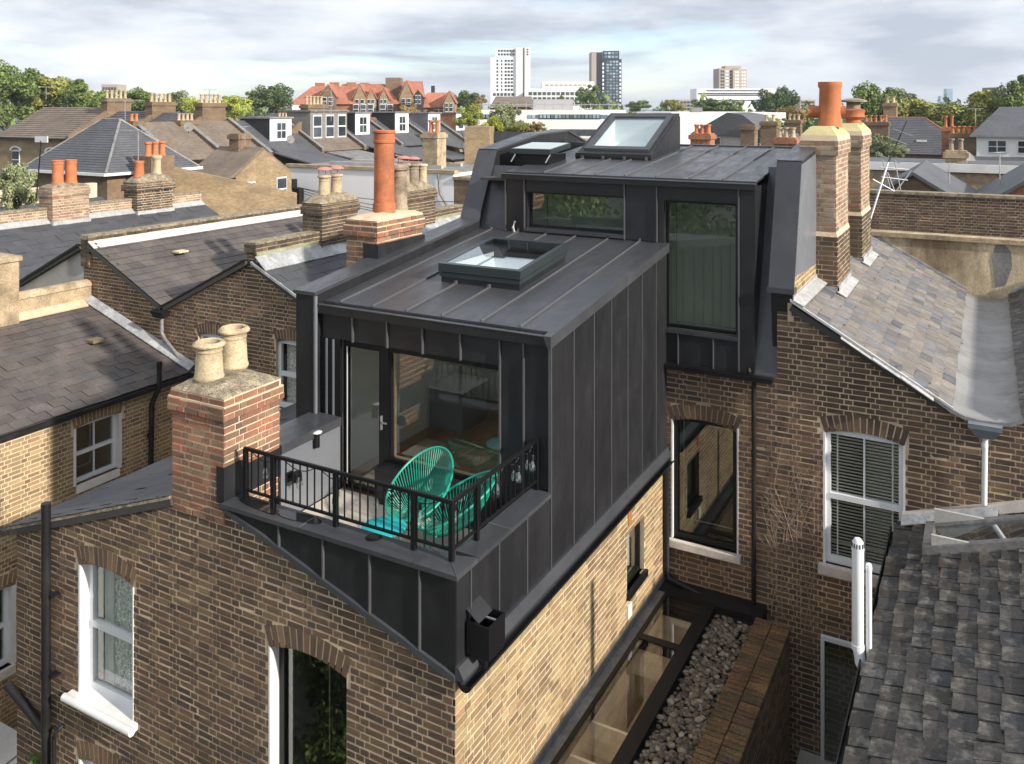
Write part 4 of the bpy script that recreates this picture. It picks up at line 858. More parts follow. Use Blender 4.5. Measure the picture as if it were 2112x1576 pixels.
# ------------------------------------------------------------ right-hand neighbour
N1 = thing('terrace_house', 'brick terrace house with weathered slate butterfly roof and blinds in its window', 'house', (-.06, 14, 0)); PN = Pieces(300); PNs = Pieces(300)
top = [(-2.62, 9.42), (-2.41, 9.22), (-.42, 8.09), (-.10, 7.99), (.06, 7.99), (.36, 8.09), (2.48, 9.24)]
brick_wall(N1, PN, (0, YM), 0, -2.62, 2.2, 2.6, top, mb_brown, m_mortar, openings=[(-1.985, -.975, 5.73, 7.60, .08)], body_from=0, seed=41, wname='rear_wall')
brick_wall(N1, PN, (-2.392, 0), math.pi / 2, 12.50, 16.2, 9.0, [(12.5, 9.63), (13.2, 9.59), (16.2, 9.45)], mb_yellow, m_mortar_l, thick=.08, seed=43, wname='party_wall')
# window with venetian blind
wv_ = sash(N1, (0, YM), 0, -1.985, -.975, 5.73, 7.585, m_upvc, g_win, depth=.05, fw=.075, mid=True, vbar=1, sill=(m_stone, .10, .12, .07), name='sash_window')
sl = MB().box(-.43, -.023, -.0015, .43, .023, .0015).mesh('slat', m_slat)
for i in range(38): inst('slat', sl, Matrix.Translation((-1.48, YM + .135, 5.84 + i * .0445)) @ Matrix.Rotation(R(-42), 4, 'X'), wv_)
for x in (-1.83, -1.13): part('ladder_tape', m_slat, wv_, (x - .01, YM + .117, 5.83, x + .01, YM + .12, 7.5))
part('reveal', m_white, wv_, (-2.0, YM - .008, 5.73, -1.97, YM + .05, 7.53), (-.992, YM - .008, 5.73, -.965, YM + .05, 7.53))
# roof: left slope, valley, right slope
sl_h = 9.27 - 8.10
slate_roof(N1, PNs, (-.42, 12.44, 8.16), (-.42, 20.38, 8.16), (-1.97, 0, 1.11), m_slate_p, sw=.31, ex=.175, thick=.010, seed=45, rough=.006)
slate_roof(N1, PNs, (.36, 12.44, 8.17), (.36, 20.38, 8.17), (2.12, 0, 1.16), m_slate_w, sw=.30, ex=.20, thick=.010, seed=46, rough=.005)
vb = MB(); n = 10; prof_ = [(-.62, 8.27), (-.42, 8.145), (-.25, 8.075), (-.06, 8.06), (.10, 8.06), (.25, 8.085), (.38, 8.155), (.55, 8.25)]
for y in (12.42, 20.4): vb.v += [(x, y, z) for x, z in prof_]
for i in range(len(prof_) - 1): vb.f.append((i, i + 1, i + 1 + len(prof_), i + len(prof_)))
vb.build('valley_gutter', m_valley, N1, smooth=True)
vg = MB()
for i in range(len(prof_) - 1):
    (xa, za), (xb, zb) = prof_[i], prof_[i + 1]; vg.hexa([(xa, 12.40, za - .05), (xb, 12.40, zb - .05), (xb, 12.46, zb - .05), (xa, 12.46, za - .05), (xa, 12.40, za - .002), (xb, 12.40, zb - .002), (xb, 12.46, zb - .002), (xa, 12.46, za - .002)])
vg.build('valley_lip', m_leadd, N1)
# verge: mortar fillet and lifting slate edges
MB().prism([(-2.42, 12.40, 9.30), (-.40, 12.40, 8.135), (-.40, 12.40, 8.165), (-2.42, 12.40, 9.335)], (0, .05, 0)).build('verge_fillet', m_leadw, N1)
for i, (xa, xb) in enumerate(((-1.75, -1.2), (-1.35, -.75), (-1.0, -.62))):
    za, zb = 9.27 - (xa + 2.39) * .563, 9.27 - (xb + 2.39) * .563
    MB().prism([(xa, 12.36 - .01 * i, za - .03), (xb, 12.36 - .01 * i, zb - .05), (xb, 12.44, zb - .02), (xa, 12.44, za - .005)], (0, 0, .012)).build('loose_verge_board', m_leadw, N1)
part('lead_soaker', m_leadw, N1, (-2.385, 12.42, 9.28, -2.37, 14.3, 9.37))
MB().prism([(-2.385, 12.40, 9.315), (-2.385, 14.30, 9.315), (-2.22, 14.30, 9.235), (-2.24, 12.40, 9.245)], (.008, 0, .014)).build('lead_flashing', m_leadw, N1)
# stacks on the party wall
def tall_stack(y0, y1, seed, pots):
    c = MB().box(-2.60, y0 + .004, 8.6, -2.094, y1, 11.55).build('chimney_stack', m_mortar_l, N1)
    def ring(o_, za, zb, m_=mb_pale, sd=0):
        if o_: MB().box(-2.60 - o_ + .004, y0 - o_ + .006, za, -2.094 + o_, y1 + o_, zb).build('corbel_bed', m_mortar_l, c)
        brick_wall(c, PN, (-2.60 - o_, y0 - o_), 0, 0, .51 + 2 * o_, za, [(0, zb + .001), (.51 + 2 * o_, zb + .001)], m_, m_mortar_l, body=False, seed=seed + sd)
        brick_wall(c, PN, (-2.09 + o_, y0 - o_), math.pi / 2, 0, y1 - y0 + 2 * o_, za, [(0, zb + .001), (y1 - y0 + 2 * o_, zb + .001)], m_, m_mortar_l, body=False, seed=seed + sd + 1)
    ring(0.025, 8.95, 9.975, mb_dark if seed == 53 else mb_brown, 0); ring(0, 10.05, 11.25, mb_pale, 3); ring(.035, 11.25, 11.475, mb_pale, 6)
    MB().prism([(-2.63, y0 - .03, 9.975), (-2.065, y0 - .03, 9.975), (-2.09, y0, 10.045), (-2.60, y0, 10.045)], (0, y1 - y0 + .05, 0)).build('weathering', m_flaunch_l, c)
    f = [(-2.64, y0 - .04, 11.476), (-2.055, y0 - .04, 11.476), (-2.055, y1 + .04, 11.476), (-2.64, y1 + .04, 11.476)]
    ff = [(-2.62, y0 - .02, 11.56), (-2.075, y0 - .02, 11.56), (-2.075, y1 + .02, 11.56), (-2.62, y1 + .02, 11.56), (-2.50, y0 + .16, 11.70), (-2.19, y0 + .16, 11.70), (-2.19, y1 - .16, 11.70), (-2.50, y1 - .16, 11.70)]
    MB().hexa(f + ff[:4]).build('mortar_cap', m_mortar_l, c); MB().hexa(ff).build('flaunching', M('yellow_flaunching_%d' % seed, (.50, .43, .22), .95, var=.15, fine=.08), c)
    part('lead_apron', m_lead, c, (-2.66, y0 - .05, 8.9, -2.04, y0 - .03, 9.20), (-2.06, y0 - .05, 8.9, -2.04, y1 + .05, 9.22))
    MB().prism([(-2.06, y0 - .10, 9.125), (-1.93, y0 - .10, 9.052), (-1.93, y1 + .08, 9.052), (-2.06, y1 + .08, 9.125)], (.004, 0, .018)).build('lead_skirt', m_leadw, c)
    return c
c = tall_stack(14.30, 15.60, 51, 0)
pot(c, -2.28, 14.95, 11.68, 12.42, .20, m_terra2, 'plain'); MB().tube([(-2.62, 14.9, 11.93), (-2.05, 15.0, 11.93)], .10, 14).build('horizontal_cowl', m_terra, c, smooth=True)
MB().lathe(-2.3, 14.95, [(.16, 11.66), (.13, 11.78), (.17, 11.86)], 14).build('cowl_base', m_terra, c, smooth=True)
c = tall_stack(17.30, 18.60, 53, 0)
MB().lathe(-2.3, 17.9, [(.16, 11.68), (.13, 11.76), (.22, 11.82), (.20, 11.88), (.22, 11.95), (.14, 11.98)], 16).build('chimney_pot', m_terra, c, smooth=True)
MB().lathe(-2.3, 17.9, [(.13, 11.96), (.13, 12.10), (.25, 12.11), (.25, 12.14), (.1, 12.18)], 16).build('cowl', m_oldpot, c, smooth=True)
# stucco front parapet closing the valley
fp = part('front_parapet', m_render, N1, (-2.5, 20.42, 7.0, 5.5, 20.66, 9.20))
for i in range(10): MB().box(-2.55 + i * .8, 20.36, 9.20, -2.554 + (i + 1) * .8, 20.72, 9.30 - random.uniform(0, .008)).build('coping_stone', m_renderp, fp)
MB().prism([(-2.4, 20.40, 9.27), (-.4, 20.40, 8.15), (-.4, 20.40, 8.23), (-2.4, 20.40, 9.35)], (0, .03, 0)).build('lead_flashing', m_lead, fp)
MB().prism([(2.48, 20.40, 9.36), (.4, 20.40, 8.18), (.4, 20.40, 8.26), (2.48, 20.40, 9.44)], (0, .03, 0)).build('lead_flashing', m_lead, fp)
tar = MB()
pts_ = [(.12, 8.30), (.30, 8.35), (.42, 8.75), (.40, 9.05), (.28, 9.19), (.12, 9.17), (.05, 8.9), (.09, 8.55)]
tar.prism([(x, 20.412, z) for x, z in pts_], (0, .006, 0)).build('tar_patch', m_leadd, fp)
# hopper and white downpipe
hp = MB().hexa([(-.14, 12.33, 7.86), (.06, 12.33, 7.86), (.06, 12.5, 7.86), (-.14, 12.5, 7.86), (-.22, 12.28, 7.98), (.14, 12.28, 7.98), (.14, 12.5, 7.98), (-.22, 12.5, 7.98)]).build('hopper', m_zincblue, N1)
part('rim', m_zincblue, hp, (-.23, 12.27, 7.98, .15, 12.51, 8.04))
pipe('downpipe', '', '', [(-.04, 12.42, 7.88), (-.05, 12.42, 7.0)], .034, m_upvc, [(-.045, 12.42, 7.75)], N1)
# their outrigger: side wall, slate roof, gutter, rooflight
brick_wall(N1, PN, (-.98, 4.0), -math.pi / 2 , -8.5, 0, 3.6, [(-8.5, 6.40), (0, 6.40)], mb_brown, m_mortar_d, body_from=0, seed=57, wname='outrigger_wall')
slate_roof(N1, PNs, (-1.06, 12.46, 6.50), (-1.06, 4.0, 6.50), (3.55, 0, 1.125), m_slate_w, sw=.255, ex=.205, thick=.016, seed=58, rough=.012, gap=.008, holes=[(.30, 1.02, .36, 2.3)])
gt = MB().box(-1.135, 4.0, 6.395, -1.12, 12.44, 6.475).box(-1.05, 4.0, 6.395, -1.035, 12.44, 6.475).box(-1.135, 4.0, 6.38, -1.035, 12.44, 6.395).build('gutter', m_blackplastic, N1)
zq = lambda x: 6.50 + .317 * (x + 1.06)
rl2 = MB()
for xa, xb, ya, yb in ((-.70, 1.2, 11.42, 11.52), (-.70, 1.2, 12.08, 12.16), (-.70, -.60, 11.52, 12.08), (1.1, 1.2, 11.52, 12.08)):
    rl2.hexa([(xa, ya, zq(xa)), (xb, ya, zq(xb)), (xb, yb, zq(xb)), (xa, yb, zq(xa)), (xa, ya, zq(xa) + .13), (xb, ya, zq(xb) + .13), (xb, yb, zq(xb) + .13), (xa, yb, zq(xa) + .13)])
r_ = rl2.build('roof_window', m_leadd, N1)
MB().hexa([(-.61, 11.5, zq(-.61) + .09), (1.11, 11.5, zq(1.11) + .09), (1.11, 12.1, zq(1.11) + .09), (-.61, 12.1, zq(-.61) + .09), (-.61, 11.5, zq(-.61) + .095), (1.11, 11.5, zq(1.11) + .095), (1.11, 12.1, zq(1.11) + .095), (-.61, 12.1, zq(-.61) + .095)]).build('pane', g_sky, r_)
part('timber_lining', m_ply, r_, (-.62, 11.5, 6.2, -.58, 12.1, 6.70)); part('shaft', m_renderg, r_, (-.6, 11.46, 6.0, 1.1, 11.5, 6.9), (-.6, 12.1, 6.0, 1.1, 12.14, 6.95), (-.6, 11.5, 5.9, 1.1, 12.1, 5.95), (1.1, 11.5, 6.0, 1.14, 12.1, 7.0))
MB().prism([(-1.0, 12.40, 6.57), (2.2, 12.40, 7.585), (2.2, 12.40, 7.72), (-1.0, 12.40, 6.66)], (0, .12, 0)).build('mortar_flashing', m_stone, N1)
MB().prism([(-1.0, 12.28, 6.57), (.1, 12.28, 6.915), (.1, 12.40, 6.99), (-1.0, 12.40, 6.65)], (0, 0, .014)).build('lead_flashing', m_lead, N1)
# lower yard door
sash(N1, (0, YM), 0, -2.02, -1.25, 2.4, 4.76, m_upvc, g_dark, depth=-.10, fw=.05, mid=False, room=False, name='yard_door')
part('yard_roof', m_renderg, N1, (-2.3, 10.2, 3.0, -1.5, 12.5, 3.06))
PN.finish(); PNs.finish()
# boiler flues
fx, fy = -1.16, 9.35
ft = thing('boiler_flue', 'tall white boiler flue with vented cap rising past the slate eave', 'flue pipe', (fx, fy, 6.35))
MB().tube([(fx + .14, fy - .1, 6.30), (fx + .03, fy - .03, 6.42), (fx, fy, 6.56), (fx, fy, 7.56)], .058, 16).build('pipe', m_upvc, ft, smooth=True)
MB().lathe(fx, fy, [(.062, 7.53), (.062, 7.56), (.055, 7.56), (.055, 7.61), (.03, 7.645), (.005, 7.65)], 16).build('cap', m_upvc, ft, smooth=True)
for k in range(12):
    a = k * math.pi / 6; MB().box(-.004, -.004, 0, .004, .004, .05)
    MB().box(fx + .056 * math.cos(a) - .005, fy + .056 * math.sin(a) - .005, 7.563, fx + .056 * math.cos(a) + .005, fy + .056 * math.sin(a) + .005, 7.605).build('vent_slot', m_black, ft)
MB().tube([(fx, fy, 6.53), (fx, fy, 6.58)], .064, 16).build('collar', m_upvc, ft)
f2 = thing('boiler_flue', 'thin white plume pipe standing beside the larger boiler flue', 'flue pipe', (fx + .1, fy + .03, 6.35))
MB().tube([(fx + .12, fy - .02, 6.35), (fx + .10, fy + .03, 6.5), (fx + .10, fy + .03, 7.36)], .030, 12).build('pipe', m_upvc, f2, smooth=True)
MB().lathe(fx + .10, fy + .03, [(.033, 7.34), (.033, 7.37), (.025, 7.40), (.004, 7.41)], 12).build('cap', m_upvc, f2, smooth=True)
# bare climber on the wall
vt = thing('climbing_vine', 'leafless climbing vine stems spread over the brick rear wall', 'vine', (-2.4, 12.5, 4.7))
r5 = random.Random(5)
def twig(x, z, a, ln, r, lev):
    pts_ = []; n = 9
    for k in range(n):
        if not -2.86 < x < -2.03: break
        pts_.append((x, YM - .018 - r, z)); a += r5.uniform(-.10, .10); x += math.cos(a) * ln / n; z += math.sin(a) * ln / n
    if len(pts_) < 3: return
    MB().tube(pts_, r, 5, r2=r * .4).build('stem', m_twig, vt)
    n = len(pts_)
    if lev and n > 3:
        for k in range(3 + lev):
            p = pts_[r5.randrange(2, n)]; twig(p[0], p[2], a + r5.choice((-1, 1)) * r5.uniform(.25, .7), ln * r5.uniform(.35, .65), r * .55, lev - 1)
for x, z, a, ln in ((-2.35, 4.75, 1.75, 1.9), (-2.25, 4.7, 1.5, 2.0), (-2.2, 4.75, 1.2, 1.6), (-2.5, 4.8, 2.0, 1.3), (-2.1, 4.7, .9, 1.0), (-2.55, 4.8, 1.6, 1.7), (-2.0, 4.8, 1.35, 1.9), (-2.4, 5.0, 1.1, 1.2), (-2.7, 4.8, 1.45, 1.5), (-2.3, 4.75, 1.65, 2.2), (-2.15, 4.75, 1.7, 1.6)): twig(x, z, a, ln, .0065, 2)
mg_canopy = M('pale_canopy_sheet', (.55, .56, .56), .5, var=.1)
# ------------------------------------------------------------ adjoining house on the left (shares the outrigger)
A1 = thing('terrace_house', 'brick terrace house joined left of the zinc extension, with net-curtained sash', 'house', (-10.2, 10, 0)); PA = Pieces(300); PAs = Pieces(300)
top = [(-10.93, 6.61), (-9.6, 7.02), (-8.0, 7.66), (-7.6, 7.72)]
brick_wall(A1, PA, (0, Y0), 0, XL, -7.6, 3.1, top, mb_brown, m_mortar, openings=[(-9.68, -8.685, 2.6, 4.17, .085), (-9.68, -8.685, 4.90, 6.53, .085)], body_from=0, seed=61, wname='outrigger_wall')
part('outrigger_flank', m_mortar, A1, (XL, Y0 + .2, 0, XL + .2, YM, 6.6))
for z0, z1 in ((4.90, 6.52), (2.6, 4.16)):
    w = sash(A1, (0, Y0), 0, -9.655, -8.685, z0, z1, m_upvc, g_win, depth=.12, fw=.07, mid=True, curtain=m_curtain, sill=None, name='sash_window')
    part('reveal', m_white, w, (-9.685, Y0 - .006, z0, -9.655, Y0 + .125, z1 - .07)); part('bead', m_white, w, (-8.69, Y0 - .012, z0, -8.672, Y0 + .03, z1 - .08))
    MB().prism([(-9.80, Y0 - .10, z0 - .085), (-8.60, Y0 - .10, z0 - .085), (-8.60, Y0 + .14, z0 - .06), (-9.80, Y0 + .14, z0 - .06)], (0, 0, .075)).build('sill', m_white, w)
    MB().tube([(-9.82, Y0 - .10, z0 - .045), (-8.58, Y0 - .10, z0 - .045)], .048, 10).build('sill_nosing', m_white, w, smooth=True)
    part('drawn_curtain', m_white, w, (-9.52, Y0 + .24, z0 + .05, -9.36, Y0 + .26, z1 - .04))
slate_roof(A1, PAs, (-11.06, 12.5, 6.60), (-11.06, Y0 - .05, 6.60), (3.04, 0, 1.06), m_slate_g, sw=.5, ex=.25, thick=.006, seed=63, rough=.003)
MB().prism([(-11.06, Y0 - .055, 6.565), (-8.02, Y0 - .055, 7.625), (-8.02, Y0 - .055, 7.655), (-11.06, Y0 - .055, 6.595)], (0, .05, 0)).build('verge_fillet', m_flaunch, A1)
gt = MB().box(-11.16, Y0 - .10, 6.50, -11.05, 12.4, 6.57).build('gutter', m_blackplastic, A1)
top = [(-12.78, 9.1), (-12.66, 8.89), (-10.28, 7.80), (-7.72, 9.1)]
brick_wall(A1, PA, (0, YM), 0, -12.78, -10.9, 5.8, top, mb_brown, m_mortar, openings=[(-12.14, -11.2, 6.17, 7.52, .08)], body_from=0, seed=65, wname='rear_wall')
sash(A1, (0, YM), 0, -12.14, -11.2, 6.17, 7.50, m_upvc, g_win, depth=.06, fw=.08, mid=True, curtain=m_curtain, sill=(m_white, .06, .08, .04), name='sash_window')
slate_roof(A1, PAs, (-10.30, 12.44, 7.86), (-10.30, 20.3, 7.86), (-2.36, 0, 1.08), m_slate_g, sw=.42, ex=.26, thick=.006, seed=67, rough=.003)
slate_roof(A1, PAs, (-10.20, 20.3, 7.86), (-10.20, 12.44, 7.86), (2.3, 0, 1.05), m_slate_g, sw=.5, ex=.4, thick=.006, seed=68, rough=.003)
MB().prism([(-12.72, 12.42, 8.925), (-10.3, 12.42, 7.82), (-10.3, 12.42, 7.87), (-12.72, 12.42, 8.975)], (0, .06, 0)).build('verge_fillet', m_lead, A1)
pw = brick_wall(A1, PA, (-12.62, 0), math.pi / 2, 12.50, 20.2, 8.85, [(12.5, 9.14), (20.2, 9.14)], m_green, m_mortar_d, thick=.26, seed=69, wname='party_wall', body_from=8.3, body_u0=12.56)
MB().box(-12.90, 12.46, 9.14, -12.60, 20.2, 9.24).build('coping_bed', m_mortar_d, pw)
brick_wall(pw, PA, (-12.595, 0), math.pi / 2, 12.45, 20.2, 9.15, [(12.45, 9.305), (20.2, 9.305)], mb_dark, m_mortar_d, body=False, seed=70)
brick_wall(pw, PA, (0, 12.445), 0, -12.91, -12.60, 9.15, [(-12.91, 9.305), (-12.6, 9.305)], mb_dark, m_mortar_d, body=False, seed=71)
MB().box(-12.92, 12.44, 9.302, -12.59, 20.2, 9.34).build('coping', m_flaunch, pw)
MB().prism([(-12.615, 12.44, 9.06), (-12.615, 20.2, 9.06), (-12.34, 20.2, 8.815), (-12.34, 12.44, 8.815)], (.008, 0, .016)).build('lead_flashing', m_lead, pw)
for y0, y1, sd in ((14.30, 15.50, 73), (17.30, 18.65, 75)):
    c = stack(A1, PA, -13.08, y0, -12.53, y1, 8.7, 9.93, mb_dark, m_mortar_d, m_flaunch, seed=sd, corb=.035, fh=.18)
    part('lead_apron', m_lead, c, (-12.545, y0 - .02, 8.7, -12.515, y1 + .02, 9.02), (-13.0, y0 - .022, 8.7, -12.515, y0 - .006, 9.02))
    if sd == 73:
        for y in (14.68, 15.08): pot(c, -12.80, y, 10.02, 10.52, .155, m_buff); cowl(c, -12.80, y, 10.50, .15, m_pinkcap)
    else:
        pot(c, -12.8, 17.62, 10.0, 10.62, .19, m_oldpot); cowl(c, -12.8, 17.62, 10.6, .16, m_pinkcap); pot(c, -12.8, 18.05, 10.05, 10.58, .17, m_oldpot); cowl(c, -12.8, 18.05, 10.56, .15, m_pinkcap); pot(c, -12.8, 18.45, 10.05, 10.55, .14, m_buff)
PA.finish(); PAs.finish()

# ------------------------------------------------------------ second house to the left
B1 = thing('terrace_house', 'brick terrace house with brown slate butterfly roof draining to a dark hopper', 'house', (-15.3, 10, 0)); PB1 = Pieces(300); PBs = Pieces(300)
top = [(-17.85, 9.10), (-17.62, 8.90), (-15.34, 7.78), (-15.26, 7.78), (-12.90, 8.99), (-12.78, 9.3)]
brick_wall(B1, PB1, (0, YM), 0, -17.98, -12.78, 6.3, top, mb_brown, m_mortar, openings=[(-14.30, -13.36, 5.9, 7.38, .08)], body_from=0, seed=81, wname='rear_wall')
sash(B1, (0, YM), 0, -14.30, -13.36, 5.9, 7.36, m_upvc, g_win, depth=.06, fw=.08, mid=True, sill=(m_white, .06, .08, .04), name='sash_window', curtain=m_curtain)
slate_roof(B1, PBs, (-15.32, 12.42, 7.82), (-15.32, 20.2, 7.82), (-2.38, 0, 1.11), m_slate_b, sw=.32, ex=.235, thick=.006, seed=83, rough=.004)
slate_roof(B1, PBs, (-15.28, 20.2, 7.82), (-15.28, 12.42, 7.82), (2.4, 0, 1.17), m_slate_b, sw=.5, ex=.4, thick=.008, seed=84)
MB().prism([(-12.88, 12.40, 8.965), (-15.3, 12.40, 7.785), (-15.3, 12.40, 7.82), (-12.88, 12.40, 9.005)], (0, .05, 0)).build('verge_edge', m_blackplastic, B1)
part('vent_tile', m_render, B1, (-16.85, 14.0, 8.58, -16.62, 14.28, 8.62)); 
b = MB().hexa([(-15.42, 12.33, 7.58), (-15.18, 12.33, 7.58), (-15.18, 12.5, 7.58), (-15.42, 12.5, 7.58), (-15.5, 12.28, 7.72), (-15.1, 12.28, 7.72), (-15.1, 12.5, 7.72), (-15.5, 12.5, 7.72)]).build('hopper', m_blackplastic, B1)
pipe('downpipe', '', '', [(-15.3, 12.44, 7.6), (-15.3, 12.44, 7.25), (-15.2, 12.44, 7.12), (-14.5, 12.44, 6.60), (-14.3, 12.44, 6.50)], .04, m_leadd, [(-15.3, 12.44, 7.3)], B1)
pw = MB().box(-17.98, 12.46, 8.4, -17.72, 20.2, 9.02).build('party_wall', m_renderp, B1)
brick_wall(pw, PB1, (-17.70, 0), math.pi / 2, 12.42, 20.2, 9.0, [(12.42, 9.08), (20.2, 9.08)], mb_dark, m_mortar_d, body=False, seed=85)
brick_wall(pw, PB1, (0, 12.445), 0, -18.0, -17.70, 8.4, [(-18.0, 9.08), (-17.7, 9.08)], mb_dark, m_mortar_d, body=False, seed=86)
part('coping', m_flaunch, pw, (-18.01, 12.43, 9.02, -17.72, 20.2, 9.12))
MB().prism([(-17.715, 12.42, 8.98), (-17.715, 20.2, 8.98), (-17.50, 20.2, 8.84), (-17.50, 12.42, 8.84)], (.008, 0, .018)).build('lead_flashing', m_stone, pw)
# its outrigger
brick_wall(B1, PB1, (-14.45, 0), math.pi / 2, 4.0, YM, 1.5, [(4.0, 6.52), (YM, 6.52)], mb_yellow, m_mortar_l, openings=[(9.85, 10.83, 5.16, 6.24, .05), (7.6, 8.79, 2.6, 3.98, .07)], body_from=0, seed=87, wname='outrigger_wall')
w = sash(B1, (-14.45, 0), math.pi / 2, 9.90, 10.78, 5.16, 6.22, m_upvc, g_dark, depth=.10, fw=.06, mid=True, vbar=1, sill=(m_white, .03, .14, .0), name='sash_window')
part('reveal', m_white, w, (-14.56, 10.78, 5.16, -14.444, 10.84, 6.2), (-14.56, 9.845, 5.16, -14.444, 9.90, 6.2))
w = sash(B1, (-14.45, 0), math.pi / 2, 7.6, 8.72, 2.6, 3.96, m_upvc, g_dark, depth=.10, fw=.07, mid=True, vbar=1, sill=(m_stone, .06, .14, .04), name='sash_window')
part('reveal', m_white, w, (-14.56, 8.72, 2.6, -14.444, 8.80, 3.92))
slate_roof(B1, PBs, (-14.36, 12.46, 6.56), (-14.36, 4.0, 6.56), (-3.38, 0, 1.06), m_slate_b, sw=.34, ex=.245, thick=.007, seed=89, rough=.004)
MB().prism([(-14.37, 4.0, 6.45), (-14.29, 4.0, 6.46), (-14.29, 4.0, 6.54), (-14.37, 4.0, 6.54)], (0, 8.45, 0)).build('gutter', m_blackplastic, B1)
part('vent_tile', m_render, B1, (-16.28, 11.36, 7.17, -16.02, 11.62, 7.225))
MB().prism([(-14.36, 12.34, 6.60), (-17.7, 12.34, 7.65), (-17.7, 12.5, 7.76), (-14.36, 12.5, 6.70)], (0, 0, .02)).build('lead_flashing', m_lead, B1)
MB().prism([(-17.72, 12.3, 7.70), (-17.72, 4, 7.70), (-17.52, 4, 7.585), (-17.52, 12.3, 7.585)], (.01, 0, .03)).build('mortar_fillet', m_flaunch_l, B1)
part('ridge_parapet', m_renderp, B1, (-18.0, 4, 6.5, -17.70, 12.5, 8.00))
b = MB(); n = 8
for y in (4, 12.49): b.v += [(-17.85 + .19 * math.cos(math.pi * k / n), y, 8.0 + .13 * math.sin(math.pi * k / n)) for k in range(n + 1)]
b.f += [(k, k + 1, k + n + 2, k + n + 1) for k in range(n)] + [tuple(range(n + 1)), tuple(range(n + 1, 2 * n + 2))]
b.build('rounded_coping', m_renderp, B1, smooth=True)
c = MB().box(-18.2, 9.5, 7.0, -17.5, 10.72, 8.85).build('chimney_stack', m_renderp, B1); MB().box(-18.25, 9.45, 8.85, -17.45, 10.76, 8.95).build('cap', m_renderp, c)
PB1.finish(); PBs.finish()
pipe('vent_pipe', 'black soil vent pipe rising above the brown slate eave', 'pipe', [(-14.30, 11.57, 7.0), (-14.30, 11.57, 6.5), (-14.36, 11.45, 6.2), (-14.36, 11.40, 4.0)], .05, m_blackplastic, [(-14.30, 11.57, 6.95), (-14.36, 11.40, 5.6)])
# soil stack on the shared rear wall
pk = pipe('vent_pipe', 'tall black soil pipe on the rear wall beside the white sash', 'pipe', [(-10.19, Y0 - .09, 7.12), (-10.19, Y0 - .09, 1.0)], .056, m_blackplastic, [(-10.19, Y0 - .09, 6.0), (-10.19, Y0 - .09, 5.02), (-10.19, Y0 - .09, 4.30)])
MB().tube([(-10.20, Y0 - .09, 4.30), (-10.98, Y0 - .09, 4.62)], .058, 12).build('branch_pipe', m_blackplastic, pk, smooth=True)
for z in (6.0, 5.02): MB().box(-10.13, Y0 - .10, z - .012, -10.02, Y0, z + .012).build('bracket', m_blackplastic, pk)
pipe('outlet_pipe', 'short black waste pipe below the white sash sill', 'pipe', [(-9.98, Y0 - .02, 4.40), (-9.98, Y0 - .10, 4.38), (-10.02, Y0 - .10, 4.28), (-10.0, Y0 - .10, 3.6)], .024, m_blackplastic, [(-9.98, Y0 - .09, 4.385)])

# ------------------------------------------------------------ third and further houses to the left
C1 = thing('terrace_house', 'terrace house with new dark grey slate roof and pale rendered rear wall', 'house', (-20.4, 14, 0)); PC = Pieces(300); PCs = Pieces(300)
MB().prism([(-23.1, YM, 0), (-18.0, YM, 0), (-18.0, YM, 8.9), (-20.38, YM, 7.72), (-23.1, YM, 8.9)], (0, .25, 0)).build('rear_wall', m_renderg, C1)
slate_roof(C1, PCs, (-20.42, 12.40, 7.80), (-20.42, 20.1, 7.80), (-2.35, 0, 1.06), m_slate_g, sw=.6, ex=.30, thick=.006, seed=91, rough=.002)
slate_roof(C1, PCs, (-20.38, 20.1, 7.80), (-20.38, 12.40, 7.80), (2.38, 0, 1.10), m_slate_g, sw=.6, ex=.30, thick=.006, seed=92, rough=.002)
MB().prism([(-18.0, 12.36, 8.86), (-20.38, 12.36, 7.74), (-20.38, 12.36, 7.80), (-18.0, 12.36, 8.93)], (0, .05, 0)).build('verge_edge', m_blackplastic, C1)
MB().prism([(-20.42, 12.3, 7.70), (-22.8, 12.3, 8.78), (-22.8, 12.3, 8.90), (-20.42, 12.3, 7.82)], (0, .12, 0)).build('bargeboard', m_white, C1)
part('hopper', m_blackplastic, C1, (-20.55, 12.25, 7.55, -20.25, 12.42, 7.70))
pw = brick_wall(C1, PC, (-22.80, 0), math.pi / 2, 12.5, 20.1, 8.7, [(12.5, 9.18), (20.1, 9.18)], mb_pale, m_mortar_l, thick=.26, seed=93, wname='party_wall', body_from=8.3, body_u0=12.56)
part('coping', m_flaunch, pw, (-23.07, 12.46, 9.18, -22.77, 20.1, 9.24))
part('lead_flashing', m_leadw, pw, (-22.80, 12.44, 8.82, -22.765, 20.1, 8.94)); MB().prism([(-22.77, 12.44, 8.90), (-22.77, 20.1, 8.90), (-22.60, 20.1, 8.80), (-22.60, 12.44, 8.80)], (.006, 0, .018)).build('lead_flashing', m_leadw, pw)
for y0, y1, sd in ((14.75, 15.85, 95), (17.45, 18.75, 97)):
    c = stack(C1, PC, -23.15, y0, -22.55, y1, 8.5, 9.78 if sd == 95 else 9.72, mb_pale if sd == 95 else mb_dark, m_mortar_l, m_flaunch, seed=sd, corb=.06 if sd == 97 else .03, fh=.10 if sd == 95 else .22)
    part('lead_apron', m_leadw, c, (-22.56, y0 - .03, 8.6, -22.50, y1 + .03, 8.86), (-23.1, y0 - .04, 8.6, -22.50, y0 - .01, 8.86))
    if sd == 95:
        for y in (15.1, 15.5): pot(c, -22.85, y, 9.82, 10.52, .17, m_terra2, 'tall')
    else: pot(c, -22.85, 17.75, 9.86, 10.36, .16, m_terra2, 'plain'); pot(c, -22.85, 18.4, 9.86, 10.50, .17, m_buff, 'cannon')
PC.finish(); PCs.finish()
